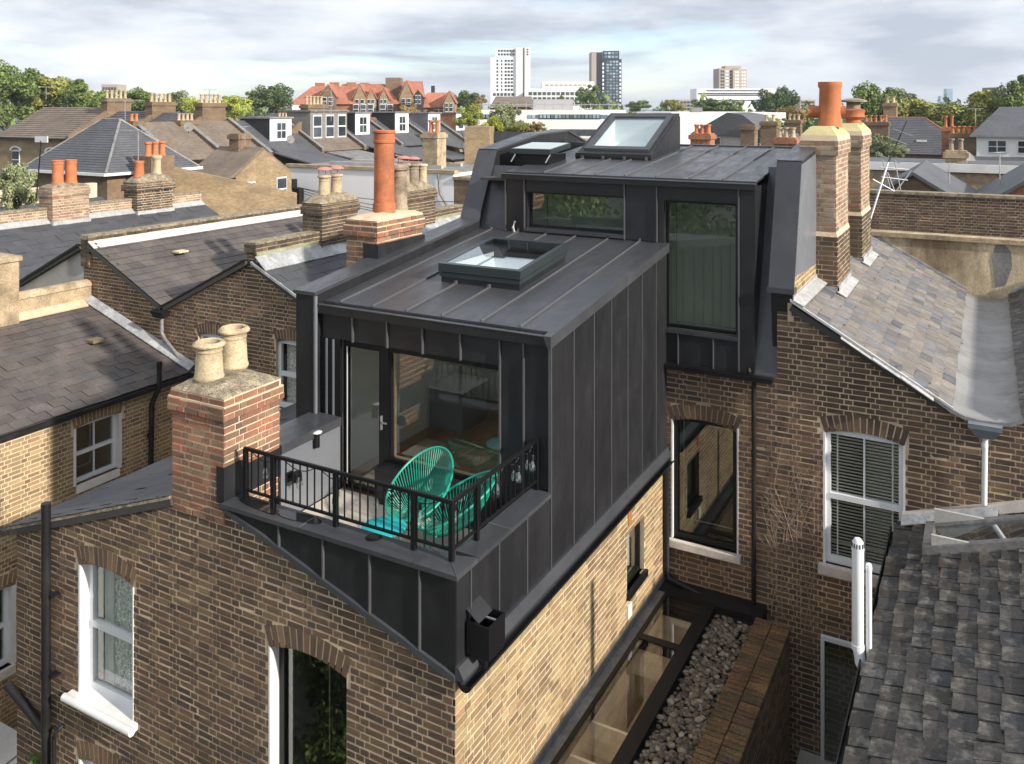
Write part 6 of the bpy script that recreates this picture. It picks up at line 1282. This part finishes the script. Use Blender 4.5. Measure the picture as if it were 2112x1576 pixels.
# ------------------------------------------------------------ far buildings
def frontal(px0, px1, yt, yb, D, off=0.0, depth=10.0):
    """facade spanning two pixel columns at depth D, turned by off; returns origin, angle, width, z range"""
    a = at(px0, yt, D=D); b_ = at(px1, yt, D=D); w = (b_ - a).length; ang = TH + off
    return (a.x, a.y), ang, w, at(px0, yb, D=D).z, a.z
def slab(parent, name, m, fr, depth, z0=None):
    O, ang, w, zb, zt = fr; u = Vector((math.cos(ang), math.sin(ang), 0)); i = Vector((-u.y, u.x, 0)) * depth; o = Vector((O[0], O[1], 0)); zb = zb if z0 is None else z0
    q = [o, o + u * w, o + u * w + i, o + i]
    return MB().hexa([(p.x, p.y, zb) for p in q] + [(p.x, p.y, zt) for p in q]).build(name, m, parent)
def grid(parent, fr, cols, rows, us, zs, m, proud=.12):
    """windows of a far facade: cols/rows, us=(u0,u1), zs=(z0,z1) as fractions, each its own part"""
    O, ang, w, zb, zt = fr; ux, uy = math.cos(ang), math.sin(ang); h = zt - zb
    for r in range(rows):
        for c in range(cols):
            cw = (us[1] - us[0]) * w / cols; ch = (zs[1] - zs[0]) * h / rows
            uc = us[0] * w + cw * (c + .5); z = zb + zs[0] * h + ch * (r + .2)
            inst('window', winbox(m), Matrix(((ux * cw * .74, -uy, 0, O[0] + ux * uc + uy * proud), (uy * cw * .74, ux, 0, O[1] + uy * uc - ux * proud), (0, 0, ch * .6, z), (0, 0, 0, 1))), parent)
t = thing('tower_block', 'white high-rise tower with projecting bay and dark vertical strip', 'tower', at(1053, 222, D=420))
fr = frontal(1012, 1064, 118, 240, 420); slab(t, 'bay', mg_white, fr, 14, 0)
for us, c in (((.22, .32), 1), ((.40, .48), 1), ((.54, .90), 3)): grid(t, fr, c, 9, us, (.42, .97), g_blank)
grid(t, fr, 6, 1, (.08, .95), (.33, .41), g_blank); grid(t, fr, 5, 3, (.2, .9), (.06, .31), g_blank)
fr = frontal(1022, 1064, 100, 118, 421); slab(t, 'crown', mg_white, fr, 12); grid(t, fr, 6, 2, (.1, .95), (.1, .95), g_blank)
slab(t, 'core', mg_cream, frontal(1064, 1078, 98, 240, 419), 16, 0); slab(t, 'dark_strip', mg_grey, frontal(1078, 1082, 99, 240, 419.5), 16, 0); fr = frontal(1082, 1094, 98, 240, 419); slab(t, 'core', mg_cream, fr, 16, 0)
grid(t, fr, 1, 3, (.3, .7), (.88, .99), g_blank)
t = thing('tower_block', 'dark glass tower with pale slab on its left side', 'tower', at(1250, 222, D=460))
slab(t, 'slab', mg_conc, frontal(1220, 1230, 107, 240, 459), 14, 0); slab(t, 'core', mg_navy, frontal(1230, 1242, 108, 240, 460), 14, 0)
fr = frontal(1242, 1282, 122, 240, 458); slab(t, 'glass_body', mg_navy, fr, 14, 0); m_pan = M('pale_glass', (.20, .27, .32), .15, var=.3, scale=.2, fine=0, rvar=.6)
grid(t, fr, 4, 15, (.2, .85), (.2, .98), m_pan); grid(t, fr, 1, 12, (.0, .1), (.1, .95), mg_white); grid(t, fr, 1, 12, (.88, .98), (.1, .95), mg_white)
fr = frontal(1244, 1277, 105, 122, 459); slab(t, 'crown', mg_navy, fr, 12); grid(t, fr, 4, 2, (.05, .95), (.05, .95), m_pan)
t = thing('apartment_block', 'long low white apartment block between the two towers', 'building', at(1150, 222, D=400))
fr = frontal(1082, 1226, 182, 240, 400); slab(t, 'body', mg_cream, fr, 12, 0); grid(t, fr, 14, 3, (.05, .98), (.35, .9), g_blank)
fr = frontal(1118, 1226, 168, 184, 402); slab(t, 'upper_storey', mg_cream, fr, 12); grid(t, fr, 10, 1, (.05, .95), (.3, .7), mg_conc)
t = thing('tower_block', 'brown and grey council tower with white balconies, right of centre', 'tower', at(1512, 222, D=420))
fr = frontal(1483, 1512, 141, 240, 420); slab(t, 'wing', mg_conc, fr, 12, 0); grid(t, fr, 2, 9, (.1, .38), (.35, .97), g_blank); grid(t, fr, 1, 9, (.4, .72), (.35, .97), mg_cream); grid(t, fr, 1, 9, (.75, .92), (.35, .97), g_blank)
fr = frontal(1512, 1540, 143, 240, 419); slab(t, 'wing', M('far_tan_panel', (.46, .36, .26), .85, var=.05), fr, 12, 0); grid(t, fr, 2, 9, (.1, .45), (.35, .97), mg_white); grid(t, fr, 2, 9, (.6, .95), (.35, .97), mg_white)
slab(t, 'roof_plant', mg_conc, frontal(1496, 1528, 136, 142, 421), 8)
t = thing('office_block', 'long white banded office block below the brown tower', 'building', at(1512, 222, D=380))
fr = frontal(1437, 1590, 183, 245, 380); slab(t, 'body', mg_white, fr, 14, 0)
for z in (.58, .74, .90): grid(t, fr, 1, 1, (.0, 1.0), (z, z + .07), M('band_window_%d' % int(z * 100), (.10, .12, .15), .3, var=.3, scale=.3))
grid(t, fr, 30, 1, (.02, .93), (.80, .88), g_blank, .2); slab(t, 'stair_tower', mg_cream, frontal(1574, 1598, 182, 245, 379), 10, 0)
for px0, px1, yt, D, label, m in ((209, 242, 174, 420, 'small grey block on the skyline above left-hand trees', mg_conc), (1952, 1965, 183, 1500, 'slim blue tower far off above the right-hand trees', M('far_blue_glass', (.16, .26, .40), .5, var=.05, fine=0)), (1940, 1949, 198, 1500, 'lower pale blue block far off beside the slim blue tower', M('far_pale_blue', (.30, .38, .48), .6, var=.05, fine=0)), (1400, 1440, 206, 300, 'cream low-rise block between trees and white office', mg_conc), (2058, 2074, 180, 300, 'dark box roof above the trees at right', mg_grey), (1650, 1682, 206, 280, 'pale flat-roofed block behind the tall pale stacks', mg_conc)):
    t = thing('far_block', label, 'building', at((px0 + px1) / 2, 222, D=D)); fr = frontal(px0, px1, yt, 240, D); slab(t, 'body', m, fr, 10, 0)
    if D < 1000: grid(t, fr, 5, 3, (.06, .94), (.35, .95), g_blank)
# red-roofed school
S = thing('school', 'Victorian brick school with red tiled roofs, gables and tall chimney', 'school', at(740, 250, D=170))
def school_block(px0, px1, yr, ye, D, depth, wallm, off=0., hipl=0, hipr=0):
    O, ang, w, zb, zt = frontal(px0, px1, ye, 300, D, off); slab(S, 'wall', wallm, (O, ang, w, 0, zt), depth, 0)
    zr_ = at(px0, yr, D=D).z; u = Vector((math.cos(ang), math.sin(ang), 0)); i = Vector((-u.y, u.x, 0)); o = Vector((O[0], O[1], 0)); e = .5
    a = o - u * e - i * e; b_ = o + u * (w + e) - i * e; c_ = o + u * (w + e) + i * (depth + e); d_ = o - u * e + i * (depth + e); m1 = o + u * (hipl - e) + i * depth / 2; m2 = o + u * (w + e - hipr) + i * depth / 2
    V = [(p.x, p.y, zt) for p in (a, b_, c_, d_)] + [(m1.x, m1.y, zr_), (m2.x, m2.y, zr_)]
    MB().add(V, [(0, 1, 5, 4), (1, 2, 5), (2, 3, 4, 5), (3, 0, 4), (3, 2, 1, 0)]).build('roof', mg_redtile, S); return O, ang, w, zt, zr_
f1 = school_block(602, 735, 177, 215, 170, 9, mg_red, 0, 3.5, 0)
MB().add([], []); slab(S, 'white_wall', mg_cream, (at(602, 217, D=169.5)[:2], TH, 5.6, 6, at(602, 216, D=169.5).z), .3)
f2 = school_block(700, 822, 172, 215, 172, 10, mg_red, 0, 0, 4)
f3 = school_block(820, 858, 165, 212, 176, 16, mg_red, 0, 0, 0); f4 = school_block(858, 935, 190, 222, 165, 9, mg_brickd, .15, 3, 0)
def gable_bay(pxc, wpx, ytop, ybase, D, m, win=True):
    a = at(pxc - wpx / 2, ybase, D=D); b_ = at(pxc + wpx / 2, ybase, D=D); ap = at(pxc, ytop, D=D); zsh = a.z + (ap.z - a.z) * .25; iv_ = Vector((-sn, cs, 0)) * 6
    g = MB().prism([(a.x, a.y, a.z - 4), (b_.x, b_.y, b_.z - 4), (b_.x, b_.y, zsh), tuple(ap), (a.x, a.y, zsh)], iv_).build('gable_bay', m, S)
    e = Vector((cs, sn, 0)) * .25
    MB().prism([tuple(Vector((a.x, a.y, zsh)) - e), tuple(ap + Vector((0, 0, .05))), tuple(ap + Vector((0, 0, .3))), tuple(Vector((a.x, a.y, zsh + .25)) - e)], iv_).build('roof_slope', mg_redtile, S)
    MB().prism([tuple(Vector((b_.x, b_.y, zsh)) + e), tuple(ap + Vector((0, 0, .05))), tuple(ap + Vector((0, 0, .3))), tuple(Vector((b_.x, b_.y, zsh + .25)) + e)], iv_).build('roof_slope', mg_redtile, S)
    w = (b_ - a).length
    if win:
        for k in (-.2, .2): bgwin(S, (ap.x, ap.y), TH, w * k, a.z - .8, w * .28, 1.7, m_white, mull=1, proud=.12)
gable_bay(676, 32, 176, 210, 169, mg_brickd); gable_bay(742, 27, 176, 214, 170, mg_brick); gable_bay(765, 21, 183, 214, 170, mg_brick); gable_bay(791, 20, 183, 214, 170, mg_brick); gable_bay(838, 28, 168, 212, 172, mg_brick); gable_bay(862, 18, 186, 206, 163, mg_felt); gable_bay(926, 24, 190, 222, 163, mg_brick)
for px in (735, 750, 765, 790, 805, 842): bgwin(S, at(px, 240, D=169.5)[:2], TH, 0, at(px, 236, D=169.5).z, 1.1, 2.0, m_white, mull=1, proud=.5)
p = at(813, 161, D=178); c = MB().obox((p.x, p.y), TH, 1.5, 2.0, 8, p.z).build('chimney_stack', mg_brickd, S)
for px, y_ in ((660, 171), (690, 170), (725, 170), (752, 171)): p = at(px, y_, D=177); MB().obox((p.x, p.y), TH, .9, .6, 10, p.z).build('chimney_stack', mg_red, S)
p = at(893, 177, D=172); MB().obox((p.x, p.y), TH, .35, .35, 10, p.z).build('vent_turret', mg_felt, S)
# long modern college building and neighbours
t = thing('college_building', 'long low modern building with white bands and dark ribbon windows', 'building', at(1150, 250, D=105))
fr = frontal(985, 1290, 227, 300, 105, -.06); slab(t, 'body', mg_cream, fr, 12, 0)
for us in ((.02, .12), (.34, .90)): grid(t, fr, 1, 1, us, (.70, .92), M('ribbon_window_%d' % int(us[0] * 100), (.05, .06, .07), .2, var=.3, scale=.5), .05); grid(t, fr, int((us[1] - us[0]) * 40), 1, us, (.74, .90), m_pan, .12)
grid(t, fr, 1, 1, (.42, .95), (.22, .52), g_blank, .06)
for k in range(16):
    q = at(990 + k * 19, 227, D=105); MB().tube([(q.x, q.y, q.z), (q.x, q.y, q.z + .9)], .04, 5).build('rail_post', m_steel, t)
a, b_ = at(988, 216, D=105), at(1288, 216, D=105); MB().tube([a, b_], .04, 5).build('guard_rail', m_steel, t)
fr = frontal(1100, 1182, 205, 228, 108); slab(t, 'plant_room', M('ribbed_metal', (.34, .33, .34), .6, var=.05), fr, 6)
t = thing('brick_hall', 'brown pitched roof hall behind the college building', 'building', at(1050, 222, D=125)); fr = frontal(1012, 1102, 222, 240, 125); slab(t, 'wall', mg_red, fr, 10, 0)
O, ang, w, zb, zt = fr; p1 = at(1022, 199, D=130); p2 = at(1096, 199, D=130); a = at(1010, 221, D=124.5); b_ = at(1104, 221, D=124.5); MB().add([tuple(a), tuple(b_), tuple(p2), tuple(p1), tuple(p1 + Vector((-sn * 6, cs * 6, -2.5))), tuple(p2 + Vector((-sn * 6, cs * 6, -2.5)))], [(0, 1, 2, 3), (3, 2, 5, 4)]).build('roof', mg_tile, t)
t = thing('white_shed', 'large blank white-walled shed right of the raked rooflight', 'building', at(1480, 260, D=95)); fr = frontal(1385, 1625, 232, 310, 95, .05); slab(t, 'wall', mg_cream, fr, 20, 0); p = at(1436, 231, D=97); MB().obox((p.x, p.y), TH, .6, .4, 10, p.z + .5).build('roof_vent', mg_grey, t)
t = thing('brick_terrace_end', 'brick end wall with trees and roof terrace left of the zinc upstand', 'building', at(975, 300, D=55)); fr = frontal(958, 1010, 262, 420, 55, -.1); slab(t, 'wall', mg_brick, fr, 8, 0); fr = frontal(990, 1130, 292, 400, 58, -.1); slab(t, 'wing', mg_brickd, fr, 8, 0); slab(t, 'planter', mg_felt, frontal(985, 1110, 272, 292, 57), 1.0); grid(t, fr, 4, 1, (.05, .7), (.82, .95), g_blank)
# ------------------------------------------------------------ trees
LEAF = {}
def leafmat(n, c, c2):
    c = tuple(a * 1.9 for a in c); c2 = tuple(a * 1.9 for a in c2)
    LEAF[n] = M('foliage_' + n, c, .75, ramp=[c, c2, tuple(a * .8 for a in c), tuple((a + b_) / 2 for a, b_ in zip(c, c2))], var=.35, scale=.35, fine=.15, bscale=2, spec=.25)
leafmat('green', (.060, .092, .026), (.115, .145, .040)); leafmat('olive', (.105, .115, .030), (.175, .170, .042)); leafmat('dark', (.034, .058, .022), (.066, .090, .034))
leafmat('yellow', (.30, .26, .035), (.38, .33, .05)); leafmat('lime', (.17, .20, .035), (.25, .26, .05)); leafmat('grey', (.105, .125, .062), (.165, .180, .095)); leafmat('autumn', (.15, .105, .035), (.22, .16, .06))
m_bark = M('bark', (.085, .065, .05), .95, var=.3, scale=2, fine=.1)
def crown_mesh(seed, mat_, n=9000, leaf=.040, squash=.9):
    g = np.random.default_rng(seed); nc = 34
    d = g.normal(size=(nc, 3)); d /= np.linalg.norm(d, axis=1)[:, None]; rad = g.uniform(.30, .92, nc)[:, None]; ctr = d * rad * np.array([1, 1, squash]); ctr[:, 2] = np.abs(ctr[:, 2] + .12) * np.sign(ctr[:, 2] + .25); cr = g.uniform(.13, .33, nc)
    idx = g.integers(0, nc, n); q = g.normal(size=(n, 3)); q /= np.linalg.norm(q, axis=1)[:, None]; q *= (g.uniform(.25, 1, n) ** .5)[:, None]
    c = ctr[idx] + q * cr[idx][:, None]; c[:, 2] = np.maximum(c[:, 2], -.72)
    nr = q * .8 + g.normal(size=(n, 3)) * .55; nr /= np.linalg.norm(nr, axis=1)[:, None]
    a = np.cross(nr, g.normal(size=(n, 3))); a /= np.linalg.norm(a, axis=1)[:, None]; b_ = np.cross(nr, a); s = (leaf * g.uniform(.6, 1.4, n))[:, None]
    v = np.stack([c - a * s, c - b_ * s * .7, c + a * s, c + b_ * s * .7], 1).reshape(-1, 3); f = np.arange(4 * n).reshape(-1, 4)
    me = bpy.data.meshes.new('crown'); me.from_pydata(v.tolist(), [], f.tolist()); me.materials.append(mat_); me.update(); return me
def trunk_mesh(seed):
    r6 = random.Random(seed); b = MB(); b.tube([(0, 0, 0), (.01, .01, .5), (.0, .02, 1.0)], .045, 8, r2=.03)
    for k in range(7):
        a = k * .9 + r6.random(); z = r6.uniform(.6, .98); b.tube([(0, .01, z), (.3 * math.cos(a), .3 * math.sin(a), z + .10), (.6 * math.cos(a), .6 * math.sin(a), z + .22)], .022, 6, r2=.006)
    return b.mesh('trunk', m_bark)
CR = {}; TK = [trunk_mesh(k) for k in range(3)]
def tree(label, px, ytop, wpx, D, kind, hp=None, k=0, base=None, name='tree', grp='trees among the rooftops'):
    """hp: crown height in photo pixels (default from width)"""
    top = at(px, ytop, D=D); w = wpx * D / F; h = (hp or wpx * .85) * D / F
    tree_at(label, (top.x, top.y), top.z, w, h, kind, k, base, name, grp)
def tree_at(label, xy, ztop, w, h, kind, k=0, base=0, name='tree', grp=None, fine=False):
    base = base or 0.0
    if fine:
        if 'fine' + kind not in CR: CR['fine' + kind] = crown_mesh(77, LEAF[kind], n=16000, leaf=.026)
        CR[(kind, k % 3)] = CR['fine' + kind]
    elif (kind, k % 3) in CR and CR[(kind, k % 3)] is CR.get('fine' + kind): del CR[(kind, k % 3)]
    if (kind, k % 3) not in CR: CR[(kind, k % 3)] = crown_mesh(hash(kind) % 97 * 0 + sum(map(ord, kind)) + 31 * (k % 3), LEAF[kind])
    t = thing(name, label, 'tree' if name == 'tree' else 'shrub', (xy[0], xy[1], base), grp)
    zc = ztop - h * .5
    c = inst('crown', CR[(kind, k % 3)], Matrix.Translation((xy[0], xy[1], zc)) @ Matrix.Rotation(k * 1.7, 4, 'Z') @ Matrix.Diagonal((w / 1.95, w / 1.95, h / 1.75, 1)), t)
    inst('trunk', TK[k % 3], Matrix.Translation((xy[0], xy[1], base)) @ Matrix.Diagonal((w * .42, w * .42, max(.5, (zc - base) / 1.15), 1)), t)
T = [('tall olive green tree at the left edge of the skyline', 15, 135, 150, 120, 'green', 130), ('broad olive tree second from the left edge', 105, 158, 150, 125, 'olive', 110), ('olive tree right of the left pair, above the many-potted stack', 165, 172, 120, 118, 'green', 90),
     ('green tree between the two left edge trees', 60, 150, 110, 140, 'green', 100), ('olive tree in the gap behind the left stack', 135, 168, 110, 150, 'olive', 80), ('hazy green tree right of the olive trees at left', 240, 192, 90, 160, 'green', 60), ('low green tree left of the skyline block', 205, 190, 90, 135, 'green', 60), ('rounded green tree right of the small skyline block', 300, 184, 120, 120, 'green', 70), ('blue-green conifer-like tree beside the third potted stack', 362, 186, 80, 125, 'grey', 65), ('small light green tree right of the blue-green one', 405, 202, 60, 120, 'lime', 45),
     ('pale green tree left of the dark round tree', 478, 196, 80, 125, 'lime', 60), ('dark round tree left of the red-roofed school', 562, 174, 100, 150, 'dark', 80), ('smaller tree tucked left of the dark round tree', 525, 188, 60, 160, 'green', 50),
     ('yellow leaved tree in front of the white school wall', 612, 228, 60, 90, 'yellow', 30), ('yellow shrub left of the grey slate-hung dormer', 570, 236, 44, 85, 'yellow', 22), ('brown-green tree in front of the school chimney', 848, 212, 55, 110, 'autumn', 48), ('dark tree right of the school wing', 955, 186, 60, 180, 'dark', 55),
     ('autumn brown tree left of the white tower', 985, 194, 50, 200, 'autumn', 35), ('lime tree on the roof terrace edge', 966, 218, 62, 75, 'lime', 52), ('grey-green tree in front of the college building', 1043, 213, 78, 72, 'grey', 72), ('lime shrub row beside the zinc upstand, left one', 1018, 244, 56, 58, 'lime', 44),
     ('yellow-green shrub right of the lime shrub on the terrace', 1070, 248, 56, 58, 'olive', 40), ('reddish autumn shrub at the right of the terrace', 1105, 252, 44, 58, 'autumn', 36), ('rounded tree below the dark glass tower', 1214, 180, 64, 210, 'green', 48), ('small trees left of the cream low-rise block', 1320, 208, 60, 260, 'green', 26),
     ('yellowing tree below the cream block', 1388, 205, 50, 240, 'olive', 30), ('dark tree in front of the white office block, left', 1462, 204, 80, 170, 'dark', 42), ('broad dark tree in front of the white office block, middle', 1500, 207, 80, 165, 'green', 40), ('tall dark tree right of the white office block', 1605, 184, 90, 150, 'dark', 75), ('spiky conifer beside the office stair tower', 1612, 178, 34, 155, 'dark', 60),
     ('brown autumn tree left of the tall pale stacks', 1640, 215, 80, 120, 'autumn', 50), ('green bush behind the grey cottage', 1578, 240, 80, 85, 'lime', 50), ('green bush right of the grey cottage chimneys', 1620, 248, 70, 90, 'green', 40),
     ('large green tree right behind the pale stacks', 1800, 176, 120, 100, 'green', 110), ('grey-green tree behind the row, right of the pale stacks', 1862, 182, 90, 140, 'grey', 60), ('wide yellow-green tree left of the slim blue tower', 1880, 200, 170, 98, 'olive', 90), ('dark tree under the slim blue tower', 1960, 214, 120, 110, 'green', 80), ('large olive tree near the right edge', 2042, 186, 140, 92, 'olive', 120), ('tall green tree cut by the right edge', 2105, 168, 120, 88, 'green', 130), ('dark tree between the hipped house and the stacks at right', 2000, 225, 90, 95, 'dark', 70),
     ('grey-green tree filling behind the hipped house', 1925, 226, 90, 105, 'green', 70)]
for i, (lb, px, yt, w, D, kd, hp) in enumerate(T): tree(lb, px, yt, w, D, kd, hp, i)
tree('leafy shrub behind the twin orange pots at left', 38, 335, 100, 26, 'grey', 120, 1, None, 'shrub', None); tree('grey-leaved bush between the pale stacks and hipped house', 1822, 276, 70, 55, 'grey', 60, 2, None, 'shrub', None)
tree('yucca-like pale bush above the leaning aerial', 1852, 300, 50, 50, 'grey', 30, 0, None, 'shrub', None); tree('small weed at the foot of the black soil pipe', 84, 1548, 46, 10.9, 'green', 24, 1, 3.2, 'shrub', None)
# garden trees behind the camera side, mirrored in the glass
for i, (x, y, z, w, kd) in enumerate(((-16, -5, 10.5, 7, 'green'), (-10.5, -8, 10, 6.5, 'dark'), (-23, -3, 11, 8, 'olive'), (-6, -13, 11, 7, 'green'))): tree_at(('leafy garden tree behind the houses, mirrored in the balcony glass', 'dark garden tree mirrored in the tall dormer window', 'broad garden tree mirrored in the neighbouring sash', 'far garden tree mirrored in the picture windows')[i], (x, y), z, w, 8, kd, i, 0, 'tree', 'garden trees seen mirrored in the glass', True)
for i, (x, y, w, kd, lb) in enumerate(((-9.5, 1.5, 4.2, 'green', 'garden shrub mirrored in the lower picture window'), (-12.5, 2.8, 3.6, 'dark', 'garden shrub mirrored in the net-curtained sash'), (-7.5, -1.2, 4.4, 'olive', 'olive garden shrub mirrored low in the balcony glass'))): tree_at(lb, (x, y), 4.2, w, 4.0, kd, i, 0, 'shrub', 'garden shrubs seen mirrored in the glass', True)
# far woodland on the horizon
wv_ = []; wf = []; o = 0; me0 = crown_mesh(5, LEAF['green'], n=150, leaf=.16)
base = np.array([v.co for v in me0.vertices]); bfs = [tuple(p.vertices) for p in me0.polygons]
for i in range(420):
    px = rng.uniform(-250, 2360); D = rng.uniform(230, 900); h = rng.uniform(10, 15.5); w = rng.uniform(8, 15); p = at(px, 222, D=D)
    a = rng.uniform(0, 6.28); ca, sa = math.cos(a), math.sin(a); q = base @ np.array([[ca, -sa, 0], [sa, ca, 0], [0, 0, 1]]).T * np.array([w / 2, w / 2, h / 2]) + np.array([p.x, p.y, h * .55]); wv_.append(q); wf += [tuple(k + o for k in f) for f in bfs]; o += len(base)
me = bpy.data.meshes.new('woodland'); me.from_pydata(np.concatenate(wv_).tolist(), [], wf); me.materials.append(LEAF['green']); me.update()
ob = bpy.data.objects.new('distant_woodland', me); COL.objects.link(ob); ob['kind'] = 'stuff'; ob['label'] = 'far green woodland along the horizon'; ob['category'] = 'woodland'
# ------------------------------------------------------------ rear additions and clutter between the terraces
r8 = random.Random(21)
for i, (ya, yb, z, xo, lb) in enumerate(((45.2, 49.0, 7.9, -39.5, 'low brick rear addition below the three-light dormer'), (50.6, 54.2, 7.7, -38.8, 'low brick rear addition below the slate-hung dormer'), (55.8, 59.2, 7.9, -39.2, 'low brick rear addition below the narrow white dormer'), (61.0, 64.4, 7.6, -39.5, 'rear addition with lean-to roof right of the terracotta pot'), (66.0, 69.4, 7.8, -39.0, 'rear addition below the lead cheeked dormer'))):
    t = thing('rear_addition', lb, 'building', ((xo - 44) / 2, (ya + yb) / 2, 0), group='rear additions of the far terrace')
    MB().box(-44.05, ya, 0, xo, yb, z).build('wall', mg_brick if i % 2 else mg_brickd, t)
    MB().prism([(-44.05, ya - .15, z + .9), (xo + .2, ya - .15, z), (xo + .2, ya - .15, z + .1), (-44.05, ya - .15, z + 1.0)], (0, yb - ya + .3, 0)).build('roof', mg_slate if i != 1 else m_leadd, t)
    part('gutter', m_blackplastic, t, (xo + .12, ya - .1, z - .08, xo + .26, yb + .1, z + .04))
    bgwin(t, (xo, ya), math.pi / 2, (yb - ya) * .5, z - 1.9, .9, 1.4); bgwin(t, (-42, ya), 0, .8, z - 1.7, .7, 1.1)
    pipe('downpipe', '', '', [(xo + .15, ya + .3, z), (xo + .15, ya + .3, z - 4)], .06, m_blackplastic, (), t)
for i, (px, py, D, h, lb) in enumerate(((432, 214, 62, 1.0, 'tv aerial on the third potted stack'), (668, 240, 66, 1.2, 'tv aerial on the slate-hung dormer stack'), (835, 246, 74, 1.0, 'tv aerial behind the tall terracotta pot'), (905, 250, 80, 1.1, 'tv aerial over the lead cheeked dormer'), (95, 205, 70, 1.0, 'tv aerial on the left edge potted stack'), (505, 300, 46, 1.0, 'tv aerial on the small gabled house'))):
    aerial(lb, at(px, py, D=D), h, 1.1, .3 + i, 6)
for px, py, D, lb in ((388, 262, 52, 'dark satellite dish on the brown tiled terrace stack'), (598, 288, 60, 'grey satellite dish by the three-light dormer')):
    p = at(px, py, D=D); ds = thing('satellite_dish', lb, 'dish', p); b = MB(); b.lathe(0, 0, [(.02, 0), (.2, .03), (.36, .10), (.40, .13), (.35, .11), (.2, .05)], 16)
    d_ = b.build('reflector', mg_grey, ds, smooth=True); d_.matrix_basis = Matrix.Translation(p) @ Matrix.Rotation(R(-40 + 20), 4, 'Z') @ Matrix.Rotation(R(75), 4, 'Y') @ Matrix.Scale(.75, 4); MB().tube([p, p + Vector((.3, -.3, -.05))], .015, 5).build('feed_arm', m_blackplastic, ds); MB().tube([p, p + Vector((-.3, .3, -.4))], .025, 5).build('bracket', m_steel, ds)
# ------------------------------------------------------------ haze
hm = bpy.data.materials.new('haze'); hm.use_nodes = True; hn = hm.node_tree.nodes; hn.clear(); ho = hn.new('ShaderNodeOutputMaterial'); hv = hn.new('ShaderNodeVolumePrincipled')
hv.inputs['Color'].default_value = (.86, .92, 1.0, 1); hv.inputs['Density'].default_value = .00028; hv.inputs['Anisotropy'].default_value = .25
hm.node_tree.links.new(hv.outputs['Volume'], ho.inputs['Volume'])
hz_ = MB().box(-5100, -3100, -1, 5100, 6100, 62).build('haze', hm); hz_['kind'] = 'stuff'; hz_['label'] = 'thin pale haze in the air'; hz_['category'] = 'haze'
